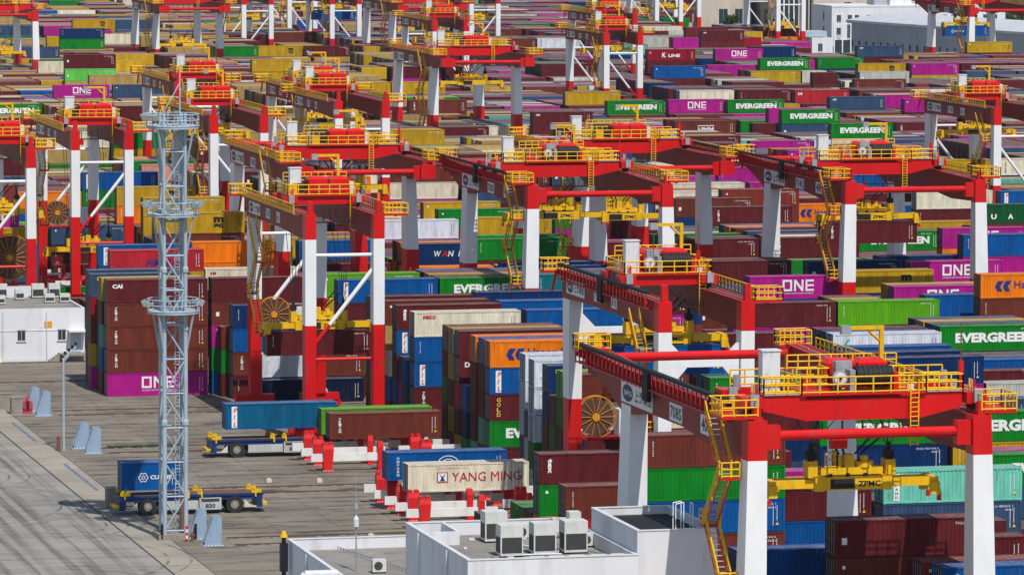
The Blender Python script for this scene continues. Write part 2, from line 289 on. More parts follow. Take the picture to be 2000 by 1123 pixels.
# ------------------------------------------------------------------ yard layout: block rails, stacks (x in decimetres : tiers), noted colours and lettering
BLK=[322, 377.5, 413.4, 449.2, 485, 520.8, 556.6, 610, 646, 683, 720, 757, 794, 829, 866, 921, 957, 994, 1034, 1077, 1119, 1155, 1191, 1240, 1280, 1321, 1357, 1398, 1438, 1478, 1518, 1558, 1598, 1638, 1678, 1718, 1758, 1798, 1838, 1878, 1918]
COLS='''
0,0=1026:4 1154:4
0,1=1021:4 1146:5
0,2=1015:4 1140:5
0,3=1083:6
0,4=1026:4 1154:4
0,5=1026:5 1154:3
0,6=1015:3 1140:5
0,7=1026:3 1154:3
0,8=1079:4
0,9=1026:3 1154:5
1,0=1049:1 1278:5 1472:4
1,1=1049:1 1181:1 1344:3 1472:4
1,2=1088:6 1213:1 1344:3 1472:3
1,3=1049:1 1181:1 1404:5
1,4=1049:1 1183:4 1408:5
1,5=1181:1 1344:2 1472:4
1,6=1049:4 1181:4 1344:2 1472:4
1,7=1049:1 1344:3 1472:4
1,8=1049:1 1181:4 1344:3 1472:4
1,9=1049:1 1181:1 1344:3 1472:4
2,0=1064:2 1189:4 1347:3 1475:3 1602:4
2,1=1083:4 1215:2 1347:5 1475:5 1602:3
2,2=1083:2 1215:2 1347:3 1475:2 1602:3
2,3=1083:2 1215:2 1347:2 1475:2 1602:3
2,4=1083:2 1215:1 1347:2 1475:2 1602:2
2,5=1083:1 1215:1 1347:2 1475:2 1602:2
2,6=1083:1 1215:1 1411:3 1602:2
2,7=1083:1 1215:1 1347:2 1475:2 1602:2
2,8=1083:1 1215:1 1347:2 1536:3
2,9=1083:1 1215:1 1418:3 1602:4
3,0=1214:3 1340:5 1466:5h 1551:4 1680:3
3,1=1214:3 1340:5 1466:5h 1551:3 1680:3
3,2=1213:5 1340:5 1466:5h 1551:3 1680:3
3,3=1213:5 1340:4 1466:5h 1551:3 1680:3
3,4=1213:4 1340:4 1466:5h 1551:3 1680:3
3,5=1213:5 1340:4 1466:4h 1551:5 1676:4
3,6=1340:4 1466:4h 1551:3 1680:3
3,7=1213:5 1340:4 1466:4h 1547:5 1680:3
3,8=1216:3 1341:4 1466:4h 1551:4 1680:3
3,9=1218:5 1343:4 1555:5 1684:4
4,0=1337:4h 1440:3 1591:4 1731:4 1859:4
4,1=1214:5 1339:4h 1440:3 1591:5 1731:4 1859:4
4,2=1214:5 1339:4h 1443:5 1591:5 1731:4 1859:4
4,3=1212:5 1337:4h 1438:4 1591:5 1731:5 1859:4
4,4=1209:3 1337:4h 1440:4 1591:4 1731:5 1859:4
4,5=1208:5 1337:4h 1440:4 1591:4 1731:5 1859:4
4,6=1208:5 1337:4h 1440:4 1591:4 1731:5 1859:4
4,7=1208:5 1337:4h 1440:4 1591:4 1731:4 1859:4
4,8=1211:1 1337:4h 1440:4 1591:4 1731:4 1859:4
4,9=1211:1 1337:4h 1440:3 1591:4 1731:4 1859:4
5,0=1209:5 1338:5 1463:3 1588:3 1714:4h 1838:4 1965:4
5,1=1206:3 1400:4 1588:5 1713:5 1885:6
5,2=1209:3 1336:3 1462:3 1588:3 1714:5h 1838:4 1965:5
5,3=1208:5 1336:3 1462:3 1588:3 1714:5h 1838:5 1965:5
5,4=1206:3 1335:5 1462:3 1588:3 1714:4h 1838:4 1965:5
5,5=1207:5 1336:3 1462:3 1588:3 1714:4h 1838:4 1965:5
5,6=1403:4 1588:3 1714:3h 1838:4 1965:5
5,7=1202:5 1336:4 1462:5 1588:2 1714:2h 1837:5 1965:4
5,8=1334:5 1462:4 1588:2 1714:2h 1838:5 1965:5
5,9=1336:4 1462:4 1588:2 1714:2h 1838:4 1965:5
6,0=1108:1 1462:4 1588:4h 1708:5 1843:4 1969:4h 2060:4
6,1=1113:2h 1177:2h 1462:4 1588:4h 1709:2 1843:3 1969:4h 2060:3
6,2=1083:4h 1211:5 1336:5 1462:4 1588:4h 1709:2 1840:5 1969:4h 2060:4
6,3=1074:3h 1336:5 1462:5 1588:4h 1709:2 1843:4 1969:4h 2060:3
6,4=941:5 1068:5 1209:4 1336:5 1462:5 1588:4h 1709:1 1843:4 1969:4h 2060:3
6,5=939:5 1208:5 1336:5 1462:5 1588:4h 1709:1 1843:3 1969:4h 2060:4
6,6=941:4 1209:4 1336:5 1462:4 1588:4h 1709:1 1843:4 1971:5
6,7=935:5 1209:4 1336:4 1462:5 1588:4h 1710:2 1845:5 1970:4h 2060:4
6,8=938:4 1209:4 1336:4 1462:4 1588:4h 1709:5 1843:4 1969:3h 2060:6
6,9=941:5 1209:4 1336:4 1462:5 1588:4h 1709:5 1956:5 2081:4
7,0=1015:5 1143:2 1271:3 1399:4 1527:4 1653:5h 1770:4 1910:4 2036:4 2189:4 2316:5
7,1=1015:3 1144:4 1271:3 1399:3 1527:3 1653:5h 1770:5 1910:5 2036:4 2189:4 2316:5
7,2=1015:3 1143:3 1271:3 1399:3 1527:3 1653:4h 1770:5 1910:5 2036:4 2189:4 2316:5
7,3=1014:5 1143:3 1271:3 1518:5 1653:4h 1770:4 1910:5 2036:4 2189:3 2316:5
7,4=1015:3 1142:5 1271:3 1399:3 1527:3 1653:3h 1770:5 1910:4 2036:3 2189:3 2316:5
7,5=1015:2 1143:3 1271:3 1399:3 1535:5 1660:3h 1770:4 1910:5 2036:3 2189:5 2316:4
7,6=1015:2 1143:3 1271:3 1399:3 1527:3 1653:3h 1770:4 1910:4 2036:3 2189:3 2316:4
7,7=1015:2 1143:3 1271:3 1399:3 1527:3 1653:3h 1770:4 1910:5 2036:3 2189:3 2316:4
7,8=1015:2 1143:3 1271:3 1399:3 1527:3 1653:3h 1770:4 1910:5 2036:3 2189:3 2316:4
7,9=992:2 1117:6 1271:3 1399:2 1527:3 1653:3h 1770:4 1910:5 2036:3 2189:3 2316:4
8,0=1078:2 1205:4 1351:2 1485:4 1610:4 1735:5 1863:4 1991:4 2170:3 2304:4 2431:4
8,1=1078:2 1205:4 1349:3 1485:4 1611:3h 1735:3 1863:4 1991:4 2170:3 2304:4 2431:4
8,2=1078:2 1205:4 1351:2 1485:4 1611:3h 1735:2 1863:4 1991:3 2170:3 2304:4 2431:4
8,3=1078:1 1205:4 1353:4 1485:3 1611:2h 1735:2 1863:4 1991:4 2170:4 2304:4 2431:4
8,4=1078:1 1205:4 1351:3 1485:3 1611:2h 1735:2 1863:4 1991:3 2170:4 2304:3 2431:3
8,5=1078:1 1205:4 1351:4 1485:3 1611:2h 1735:2 1863:4 1991:4 2170:3 2304:3 2431:3
8,6=1078:1 1205:4 1351:4 1485:3 1611:2h 1735:2 1863:4 1991:4 2170:3 2304:3 2431:3
8,7=1078:1 1205:4 1351:4 1485:3 1611:2h 1735:2 1863:4 1991:4 2170:3 2398:5
8,8=1078:1 1205:4 1351:3 1485:3 1611:3h 1735:2 1863:4 1991:5 2170:4 2304:3 2431:3
8,9=1078:1 1205:3 1351:3 1485:3 1611:3h 1735:2 1863:3 1991:4 2170:4 2304:4 2431:3
9,0=1049:1 1218:3 1344:3 1470:3h 1541:3 1684:2 1847:4 1987:3 2113:3h 2234:3 2383:3 2517:3
9,1=1218:3 1344:3 1470:3h 1541:3 1684:1 1847:4 1987:5 2113:3h 2234:3 2383:3 2517:3
9,2=1218:3 1344:3 1470:3h 1541:4 1684:1 1847:4 1987:3 2113:3h 2234:3 2383:3 2517:3
9,3=923:3 1218:3 1344:3 1470:3h 1541:2 1690:4 1847:1 1987:3 2113:3h 2234:3 2383:3 2517:5
9,4=1218:3 1344:3 1470:3h 1541:2 1684:1 1847:1 1987:3 2113:3h 2234:3 2392:5 2517:2
9,5=1218:3 1344:3 1470:3h 1541:2 1684:1 1847:1 1987:3 2113:3h 2234:3 2383:3 2517:2
9,6=1218:3 1344:3 1470:3h 1541:2 1684:1 1847:1 1987:3 2113:3h 2234:3 2383:3 2517:2
9,7=1218:5 1344:3 1470:3h 1541:2 1684:1 1847:5 1985:3 2110:5 2235:3 2375:4 2517:2
9,8=1218:3 1344:2 1470:2h 1541:2 1684:1 1847:1 1987:3 2113:3h 2234:3 2383:4 2517:2
9,9=1218:2 1344:2 1470:2h 1541:2 1679:4 1847:1 2089:4 2234:4 2383:4 2562:3
10,0=966:3 1112:1 1238:3h 1340:3 1466:4h 1545:3 1690:3 1864:3 1990:5h 2109:4 2235:4 2389:3 2517:4 2644:4
10,1=941:4 1112:3 1238:3h 1340:3 1466:5h 1545:3 1690:4 1864:3 1990:5h 2109:4 2235:4 2369:3 2494:6 2644:4
10,2=954:3 1092:3 1217:5 1342:3 1466:5h 1545:3 1690:3 1864:3 1990:5h 2109:4 2235:4 2389:3 2517:4 2644:4
10,3=954:3 1112:3 1238:3h 1340:3 1466:5h 1545:3 1690:3 1864:3 1990:5h 2109:3 2235:4 2389:4 2517:4 2644:4
10,4=977:3 1112:3 1238:3h 1340:3 1466:5h 1636:3 1864:3 1990:5h 2109:3 2235:4 2389:5 2517:4 2644:4
10,5=954:5 1112:3 1238:3h 1340:3 1466:5h 1545:3 1690:3 1864:3 1990:5h 2109:3 2235:4 2389:5 2517:4 2644:4
10,6=954:5 1112:3 1238:3h 1340:3 1466:5h 1545:3 1690:3 1864:3 1990:5h 2109:3 2235:4 2389:5 2517:5 2644:4
10,7=954:5 1112:3 1238:3h 1340:3 1466:5h 1545:3 1690:3 1864:3 1990:5h 2109:4 2235:4 2389:5 2517:5 2644:4
10,8=954:5 1112:3 1238:3h 1340:3 1466:5h 1528:5 1653:2 1864:3 1990:5h 2109:4 2235:4 2389:5 2517:5 2644:4
10,9=954:5 1112:3 1238:3h 1340:3 1466:5h 1545:5 1690:3 1864:1 1990:4h 2109:4 2235:3 2389:5 2517:5 2644:4
11,0=964:4 1091:4 1219:3 1347:3 1475:5 1603:3 1732:3 1858:5 1984:5 2110:5h 2188:4 2319:4 2451:5 2583:4 2715:4 2842:4
11,1=964:4 1091:4 1219:5 1347:3 1475:5 1603:3 1732:3 1858:5 1984:5 2110:5h 2188:4 2319:3 2451:5 2583:5 2715:4 2842:4
11,2=964:4 1091:4 1336:3 1475:5 1603:4 1732:3 1858:5 1984:5 2110:5h 2188:3 2319:3 2451:4 2583:4 2715:3 2842:4
11,3=964:4 1091:4 1219:3 1347:3 1475:4 1603:5 1732:1 1858:5 1984:5 2110:5h 2188:3 2319:3 2451:5 2583:5 2783:5
11,4=964:3 1091:4 1219:3 1347:3 1475:5 1603:5 1732:5 1858:4 1984:5 2110:5h 2188:3 2319:3 2451:5 2583:5 2715:4 2842:5
11,5=964:4 1091:3 1219:3 1347:3 1475:5 1603:5 1732:5 1858:5 1984:5 2110:5h 2188:3 2319:3 2451:5 2583:4 2715:3 2842:5
11,6=964:4 1091:4 1219:3 1347:3 1475:5 1603:5 1732:5 1858:5 1984:5 2110:5h 2188:4 2319:3 2451:5 2583:5 2715:4 2842:5
11,7=964:3 1091:4 1219:3 1347:3 1475:5 1603:5 1732:5 1858:5 1984:5 2110:5h 2188:3 2319:3 2451:5 2583:4 2715:4 2842:5
11,8=964:4 1091:4 1219:3 1347:3 1475:5 1603:4 1732:4 1858:5 1984:5 2110:5h 2188:3 2319:3 2451:3 2583:5 2715:3 2842:5
11,9=964:4 1091:4 1219:3 1347:3 1475:4 1603:5 1732:5 1858:5 1984:5 2110:5h 2188:3 2319:3 2451:3 2583:5 2715:3 2842:4
12,0=1088:4 1216:3 1343:3 1470:4 1598:5 1725:5 1852:5 1979:5 2107:4 2234:3 2376:4 2501:5 2744:3 2871:5 2999:4
12,1=1088:5 1216:3 1343:3 1470:4 1598:4 1725:5 1852:5 1979:5 2107:4 2234:3 2361:3 2489:5 2616:5 2744:4 2871:5 2999:5
12,2=1088:5 1216:3 1343:3 1470:4 1598:5 1725:5 1852:5 1979:4 2107:4 2234:3 2361:3 2489:5 2616:5 2744:4 2871:5 2999:5
12,3=1088:5 1216:3 1343:3 1470:4 1598:5 1725:5 1852:5 1979:5 2107:4 2234:3 2361:3 2489:4 2616:4 2744:4 2871:5 2999:5
12,4=1088:5 1216:3 1343:3 1470:4 1598:5 1725:5 1852:5 1979:5 2107:4 2234:3 2361:3 2489:4 2616:5 2744:4 2871:5 2999:5
12,5=1088:5 1216:3 1343:3 1470:3 1598:5 1725:5 1852:5 1979:5 2107:4 2346:4 2489:4 2616:5 2744:4 2871:5 2999:5
12,6=1088:5 1216:3 1343:3 1470:3 1598:5 1725:5 1852:5 1979:5 2107:4 2234:5 2361:4 2489:4 2616:4 2744:4 2871:5 2999:4
12,7=1088:5 1216:3 1343:3 1470:3 1598:5 1725:5 1852:5 1979:5 2107:3 2234:4 2361:4 2489:4 2616:4 2744:4 2871:5 2999:5
12,8=1088:5 1216:3 1343:3 1470:3 1598:5 1725:5 1852:5 1979:5 2107:4 2234:5 2361:5 2489:4 2616:4 2744:4 2871:5 2999:5
12,9=1088:5 1216:3 1417:4 1598:5 1725:5 1852:5 1979:5 2107:4 2234:5 2361:5 2489:4 2616:4 2744:4 2871:5 2999:5
13,0=1023:5 1150:3 1278:3 1405:4 1533:5 1660:4 1788:5 1915:4 2043:5 2170:5 2298:5 2425:4 2553:4 2680:4 2808:4 2935:5 3063:5
13,1=1023:5 1150:3 1278:3 1405:4 1533:4 1660:4 1788:5 1915:4 2043:5 2170:5 2298:5 2425:4 2553:4 2680:4 2808:4 2935:5 3063:5
13,2=1023:5 1150:5 1278:3 1405:4 1533:4 1660:4 1788:5 1915:4 2043:5 2170:5 2298:5 2425:4 2553:4 2680:4 2808:4 2935:5 3063:5
13,3=1023:5 1150:5 1278:3 1405:4 1533:4 1660:4 1788:5 1915:3 2043:4 2170:5 2298:5 2425:5 2553:4 2680:4 2808:4 2935:5 3063:5
13,4=1023:5 1150:5 1278:3 1405:4 1533:5 1660:4 1788:5 1915:4 2043:5 2170:5 2298:5 2425:5 2553:4 2680:4 2808:4 2935:4 3063:4
13,5=1023:4 1150:5 1278:3 1405:3 1533:5 1660:4 1788:5 1915:4 2043:5 2170:4 2298:5 2425:5 2553:4 2680:4 2808:4 2935:4 3063:5
13,6=1023:5 1150:5 1278:3 1405:3 1533:5 1660:4 1788:5 1915:4 2043:4 2170:4 2298:5 2425:4 2553:3 2680:3 2808:4 2935:4 3063:5
13,7=1023:5 1150:5 1278:3 1405:3 1533:4 1660:4 1788:5 1915:4 2043:4 2170:4 2298:5 2425:5 2553:3 2680:3 2808:4 2935:4 3063:4
13,8=1023:5 1150:5 1278:3 1405:3 1533:4 1660:4 1788:5 1915:4 2043:4 2170:4 2298:5 2425:5 2553:3 2680:3 2808:4 2935:4 3063:5
13,9=1023:5 1150:5 1278:3 1405:3 1533:5 1660:4 1788:5 1915:4 2043:4 2170:4 2298:5 2425:5 2553:3 2680:3 2808:3 2935:4 3063:5
14,0=1193:4 1321:3 1446:5 1569:5 1693:5 1817:4 1941:5 2065:4 2189:4 2313:5 2439:4h 2653:4 2778:4 2905:4 3033:4 3160:5 3288:4
14,1=1193:5 1321:5 1445:5 1569:5 1693:5 1817:4 1941:5 2065:4 2189:4 2313:5 2439:4h 2561:4 2687:4h 2778:4 2905:4 3033:4 3160:5 3288:5
14,2=1193:5 1321:5 1445:5 1569:5 1693:5 1817:4 1941:5 2065:4 2189:4 2313:5 2439:4h 2561:4 2687:4h 2830:5 3033:4 3160:5 3288:5
14,3=1193:5 1321:5 1445:5 1569:5 1693:5 1817:4 1941:5 2065:4 2189:4 2313:5 2439:4h 2561:4 2687:4h 2778:4 2905:4 3033:4 3160:5 3288:5
14,4=1193:5 1321:5 1445:5 1569:5 1693:5 1817:4 1941:4 2065:4 2189:4 2313:5 2439:4h 2561:4 2687:4h 2778:4 2905:4 3033:4 3160:5 3288:5
14,5=1193:5 1321:5 1445:5 1569:5 1693:5 1817:4 1941:4 2065:4 2189:4 2313:5 2439:4h 2561:4 2687:4h 2778:4 2905:4 3033:4 3160:5 3288:5
14,6=1193:5 1321:5 1445:5 1569:5 1693:5 1817:3 1941:4 2065:4 2189:4 2313:5 2439:4h 2561:4 2687:4h 2778:4 2905:4 3033:4 3160:5 3288:4
14,7=1193:5 1321:5 1445:5 1569:5 1693:5 1817:4 1941:4 2065:4 2189:4 2313:4 2439:4h 2561:5 2687:3h 2778:4 2905:4 3033:4 3160:5 3288:5
14,8=1193:4 1321:5 1445:5 1569:5 1693:5 1817:4 1941:4 2065:4 2189:4 2313:4 2439:3h 2561:4 2687:4h 2778:4 2905:4 3033:4 3160:5 3288:4
14,9=1193:5 1321:5 1445:5 1569:5 1693:5 1817:4 1941:4 2065:4 2189:4 2313:4 2439:4h 2561:5 2687:4h 2778:4 2905:4 3033:4 3160:5 3288:5
15,0=1269:5 1397:5 1524:4 1652:5 1779:5 1907:5 2034:4 2162:4 2373:5 2541:4 2667:4 2886:5 3127:4 3252:4 3377:5 3504:5
15,1=1269:4 1397:5 1524:4 1652:5 1779:5 1907:4 2034:4 2162:4 2289:4 2415:4 2541:4 2667:4 2834:4 2960:4 3122:4 3249:4 3377:5 3504:5
15,2=1269:5 1397:5 1524:4 1652:5 1779:5 1907:5 2034:4 2162:4 2289:4 2415:4 2541:4 2667:4 2876:5 3122:4 3249:4 3377:5 3504:5
15,3=1269:5 1397:4 1524:3 1652:5 1779:4 1907:4 2034:4 2162:3 2289:4 2415:4 2541:4 2667:4 2826:3 2960:4 3122:4 3249:4 3377:5 3504:5
15,4=1269:4 1397:4 1524:4 1652:5 1779:5 1907:5 2034:4 2162:4 2289:4 2415:4 2541:4 2667:4 2834:4 2960:4 3122:4 3249:4 3377:5 3504:5
15,5=1269:4 1397:4 1524:4 1652:5 1779:5 1907:5 2034:4 2162:4 2289:4 2415:4 2541:4 2667:4 2843:4 2968:4 3122:4 3249:4 3377:5 3504:5
15,6=1269:4 1397:4 1524:4 1652:5 1779:5 1907:4 2034:4 2162:4 2289:4 2415:4 2541:4 2667:4 2834:4 2960:4 3122:4 3249:4 3377:5 3504:5
15,7=1269:4 1397:4 1524:4 1652:5 1779:5 1907:5 2034:4 2162:4 2289:4 2415:4 2541:4 2667:4 2834:4 2960:4 3117:4 3249:4 3377:5 3504:4
15,8=1269:4 1397:4 1524:4 1652:4 1779:5 1907:5 2034:4 2162:4 2289:4 2415:4 2541:4 2667:4 2834:4 2960:4 3122:4 3249:4 3377:5 3504:5
15,9=1269:4 1397:4 1524:4 1652:5 1779:5 1907:5 2034:4 2162:3 2289:4 2415:4 2541:4 2667:4 2834:4 2960:4 3122:4 3249:4 3377:5 3504:5
16,0=1222:4 1349:4 1475:5 1601:5 1727:4 1853:4 1979:5 2151:4 2277:4h 2373:4 2500:4 2627:4 2770:4 2893:4 3019:4h 3139:4 3266:5 3394:5 3521:5
16,1=1222:4 1349:4 1475:5 1601:5 1727:4 1853:4 1979:5 2151:4 2277:4h 2373:4 2500:4 2631:5 2765:4 2890:5 3019:4h 3139:4 3266:4 3394:5 3521:5
16,2=1222:4 1349:4 1475:5 1601:5 1727:4 1853:4 1979:5 2151:4 2277:4h 2373:4 2500:4 2627:4 2770:5 2895:4 3019:4h 3139:4 3266:4 3394:5 3521:5
16,3=1222:5 1349:4 1475:5 1601:5 1727:3 1853:4 1979:4 2151:4 2277:4h 2384:3 2622:4 2840:4 3019:4h 3139:4 3266:4 3394:5 3521:5
16,4=1222:5 1349:5 1475:5 1601:5 1727:4 1853:4 1979:5 2151:4 2277:4h 2373:4 2500:4 2627:4 2770:4 2893:4 3019:4h 3139:5 3266:4 3394:5 3521:5
16,5=1222:5 1349:5 1475:4 1601:5 1727:4 1853:4 1979:5 2238:5 2373:4 2500:4 2627:4 2770:4 2893:4 3019:4h 3176:4 3394:5 3521:5
16,6=1222:5 1349:5 1475:5 1601:5 1727:4 1853:4 1979:5 2151:4 2277:4h 2363:4 2500:4 2627:4 2770:4 2893:4 3019:4h 3139:4 3266:5 3394:5 3521:4
16,7=1222:5 1349:5 1475:5 1601:4 1727:4 1853:4 1979:5 2151:4 2277:4h 2373:4 2500:4 2627:4 2770:4 2893:4 3019:4h 3139:4 3266:5 3394:5 3521:5
16,8=1222:5 1349:4 1475:4 1601:4 1727:4 1853:4 1979:5 2151:4 2277:4h 2373:4 2500:4 2627:4 2770:4 2893:4 3019:4h 3139:4 3266:5 3394:5 3521:5
16,9=1222:5 1349:5 1475:4 1601:4 1727:4 1853:4 1979:5 2151:4 2277:5h 2373:4 2500:4 2627:4 2770:4 2893:4 3019:4h 3139:4 3266:5 3394:5 3521:5
17,0=1352:5 1480:4 1607:4 1735:5 1862:4 1990:5 2117:5 2245:3 2372:4 2498:4 2639:4 2770:4 2901:4 3033:4 3160:4 3288:5 3415:5 3543:5 3670:4
17,1=1352:4 1480:4 1607:4 1735:5 1862:4 1990:4 2117:4 2245:4 2372:4 2498:4 2639:5 2770:4 2901:4 3028:4 3153:5 3288:5 3415:5 3543:5 3670:4
17,2=1352:5 1480:4 1607:4 1735:5 1862:4 1990:5 2117:5 2245:4 2372:4 2498:4 2639:4 2770:4 2901:5 3033:5 3160:4 3288:5 3415:5 3543:5 3670:4
17,3=1352:4 1480:4 1607:4 1735:5 1862:4 1990:5 2117:5 2245:3 2372:4 2498:4 2639:4 2770:4 2901:5 3033:5 3160:4 3288:4 3415:5 3543:5 3670:4
17,4=1352:4 1480:4 1607:4 1735:4 1862:4 1990:5 2117:5 2245:4 2372:4 2498:4 2639:4 2770:4 2901:4 3033:5 3160:4 3288:5 3415:4 3543:5 3670:4
17,5=1352:4 1480:4 1607:4 1735:4 1862:4 1990:5 2117:5 2245:4 2372:4 2498:4 2639:4 2770:4 2901:5 3033:4 3160:4 3288:4 3415:4 3543:5 3670:4
17,6=1352:4 1480:4 1607:4 1735:4 1862:4 1990:5 2117:5 2245:4 2372:4 2498:4 2639:4 2770:4 2901:5 3033:5 3160:4 3288:4 3415:4 3543:5 3670:4
17,7=1352:4 1480:4 1607:4 1735:4 1862:4 1990:5 2117:5 2245:3 2372:4 2498:4 2639:4 2770:4 2901:5 3033:5 3160:4 3288:4 3415:4 3543:5 3670:4
17,8=1352:4 1480:4 1607:4 1735:4 1862:4 1990:5 2117:4 2245:4 2372:4 2498:4 2639:4 2770:4 2901:5 3033:5 3160:4 3288:4 3415:4 3543:5 3670:3
17,9=1352:4 1480:4 1607:4 1735:4 1862:4 1990:5 2117:4 2245:4 2372:4 2498:4 2639:4 2770:4 2901:5 3033:5 3160:4 3288:4 3415:4 3543:5 3670:4
18,0=1359:5 1487:4 1614:4 1745:4 1871:4 1997:5 2123:4 2250:4 2376:4 2502:4 2628:4 2803:4 2929:5h 2996:4 3122:5 3248:4 3374:4h 3438:4 3565:4 3693:5 3820:5
18,1=1359:5 1487:4 1614:4 1745:4 1871:4 1997:5 2123:4 2250:4 2376:4 2502:4 2628:4 2803:4 2929:5h 2996:4 3122:5 3248:4 3374:4h 3438:4 3565:4 3693:5 3820:5
18,2=1359:5 1487:4 1614:4 1745:4 1871:4 1997:5 2123:4 2250:4 2376:4 2502:4 2628:4 2803:4 2929:5h 2996:4 3122:5 3248:4 3374:4h 3438:4 3565:4 3693:5 3820:5
18,3=1359:5 1487:4 1614:4 1745:4 1871:4 1997:5 2123:4 2250:4 2376:4 2502:4 2628:4 2803:4 2929:5h 2996:4 3122:4 3248:4 3374:4h 3438:5 3565:4 3693:4 3820:5
18,4=1359:5 1487:4 1614:5 1745:5 1871:4 1997:5 2123:4 2250:4 2376:4 2502:4 2628:4 2803:4 2929:5h 2996:4 3122:5 3248:4 3374:4h 3438:4 3565:4 3693:4 3820:5
18,5=1359:5 1487:4 1614:4 1745:4 1871:4 1997:5 2123:5 2250:5 2375:5 2502:4 2628:4 2803:4 2929:5h 2996:4 3122:5 3248:4 3374:4h 3438:4 3565:4 3693:4 3820:5
18,6=1359:5 1487:4 1614:4 1745:4 1871:4 1997:5 2123:5 2250:5 2376:4 2502:4 2628:4 2803:4 2929:5h 2996:3 3122:5 3248:4 3374:4h 3438:4 3565:4 3693:4 3820:5
18,7=1359:5 1487:4 1614:4 1745:4 1871:4 1997:4 2123:5 2250:5 2376:4 2502:4 2628:4 2803:4 2929:5h 2996:6 3122:5 3248:4 3374:4h 3438:4 3565:4 3693:4 3820:5
18,8=1359:5 1487:4 1693:4 1871:4 1997:4 2123:5 2250:5 2376:4 2502:4 2628:4 2803:4 2929:5h 2996:4 3122:5 3248:4 3374:4h 3438:4 3565:4 3693:4 3820:5
18,9=1359:5 1487:4 1614:4 1745:4 1871:4 1997:5 2123:5 2250:4 2376:4 2502:4 2628:4 2803:4 2929:5h 2996:4 3122:5 3248:4 3374:4h 3438:4 3565:4 3693:4 3820:5
19,0=1459:4 1587:4 1714:4 1840:4 1966:5 2092:4h 2165:4 2291:5 2417:4 2543:4h 2627:4 2753:4 2879:4 3005:4 3131:5 3257:4h 3323:4 3449:5h 3573:3 3701:4 3828:5 3956:5 4083:4
19,1=1459:4 1587:4 1714:4 1840:4 1966:5 2092:5h 2165:3 2291:5 2417:4 2543:4h 2627:4 2753:4 2879:4 3005:4 3131:5 3257:4h 3323:4 3449:4h 3573:5 3701:4 3828:5 3956:5 4083:5
19,2=1459:4 1587:4 1714:3 1840:4 1966:4 2092:5h 2165:3 2291:5 2417:4 2543:4h 2627:4 2753:4 2879:4 3005:4 3131:4 3257:4h 3323:4 3449:4h 3573:4 3701:4 3828:4 3956:5 4083:5
19,3=1459:4 1587:4 1714:4 1840:4 1966:5 2092:5h 2165:4 2291:5 2417:4 2543:4h 2627:4 2753:4 2879:4 3005:4 3131:5 3257:4h 3323:5 3449:5h 3573:4 3701:4 3828:4 3956:5 4083:5
19,4=1459:4 1587:4 1714:4 1840:4 1966:4 2092:4h 2165:4 2291:4 2417:4 2543:4h 2627:4 2753:4 2879:4 3005:4 3131:5 3257:4h 3323:5 3449:5h 3573:3 3701:4 3828:4 3956:5 4083:5
19,5=1459:4 1587:4 1766:5 1966:5 2092:5h 2165:4 2291:5 2417:4 2543:4h 2627:4 2753:4 2879:4 3005:4 3131:5 3257:4h 3363:6 3573:4 3701:4 3828:4 3956:5 4083:5
19,6=1459:4 1587:4 1714:4 1840:5 1966:5 2092:5h 2165:4 2291:5 2417:4 2543:4h 2627:4 2753:4 2879:4 3005:4 3131:5 3257:4h 3323:5 3449:5h 3573:4 3701:4 3828:4 3956:5 4083:5
19,7=1459:4 1587:4 1714:4 1840:4 1966:5 2092:5h 2165:4 2291:4 2417:4 2543:4h 2627:4 2753:4 2879:4 3005:4 3131:5 3257:4h 3323:4 3449:5h 3573:4 3701:4 3828:4 3956:5 4083:4
19,8=1459:4 1587:4 1714:4 1840:4 1966:5 2092:5h 2165:4 2291:5 2417:4 2543:4h 2627:4 2753:4 2879:4 3005:4 3131:5 3257:4h 3323:4 3449:5h 3573:4 3701:4 3828:4 3956:5 4083:4
19,9=1459:4 1587:4 1714:3 1840:4 1966:5 2092:5h 2165:6 2291:5 2417:4 2543:4h 2627:4 2753:4 2879:4 3005:4 3131:4 3257:4h 3323:4 3449:5h 3573:4 3701:4 3828:4 3956:5 4083:5
20,0=1449:4 1667:3 1832:4 1958:5 2084:5 2210:4 2336:4 2462:5h 2541:3 2667:5h 2793:4 2932:4 3058:4 3316:5 3441:5 3707:4 3835:5 3963:5 4090:5 4218:5
20,1=1449:4 1576:4 1758:5 1958:4 2084:5 2210:4 2336:4 2462:5h 2541:5 2667:5h 2793:3 2932:4 3058:4 3237:4 3411:5 3537:4 3707:5 3835:5 3963:5 4090:5 4218:5
20,2=1449:4 1576:4 1706:4 1832:4 1958:4 2084:5 2210:5 2336:4 2462:5h 2541:5 2667:5h 2793:4 2932:4 3058:4 3237:4 3411:5 3537:4 3707:4 3835:5 3963:5 4090:5 4218:4
20,3=1449:4 1576:4 1706:4 1832:4 1958:4 2084:4 2210:5 2336:4 2462:5h 2541:5 2667:5h 2793:4 2932:3 3058:4 3237:3 3411:5 3537:4 3707:4 3835:5 3963:5 4090:5 4218:5
20,4=1449:4 1576:4 1706:4 1832:4 1958:4 2084:5 2210:5 2336:4 2462:5h 2541:5 2667:5h 2793:4 2932:5 3058:4 3237:4 3411:5 3537:4 3707:4 3835:4 3963:5 4090:5 4218:5
20,5=1449:4 1576:4 1706:4 1832:3 1958:4 2084:5 2210:5 2336:4 2462:4h 2541:5 2667:5h 2793:4 2932:5 3058:4 3237:4 3411:5 3537:4 3707:4 3835:5 3963:5 4090:5 4218:5
20,6=1449:4 1576:4 1780:6 1958:4 2084:5 2210:5 2336:4 2462:4h 2541:5 2667:5h 2793:4 2932:5 3058:4 3237:4 3411:5 3537:4 3707:4 3835:4 3963:4 4090:4 4218:5
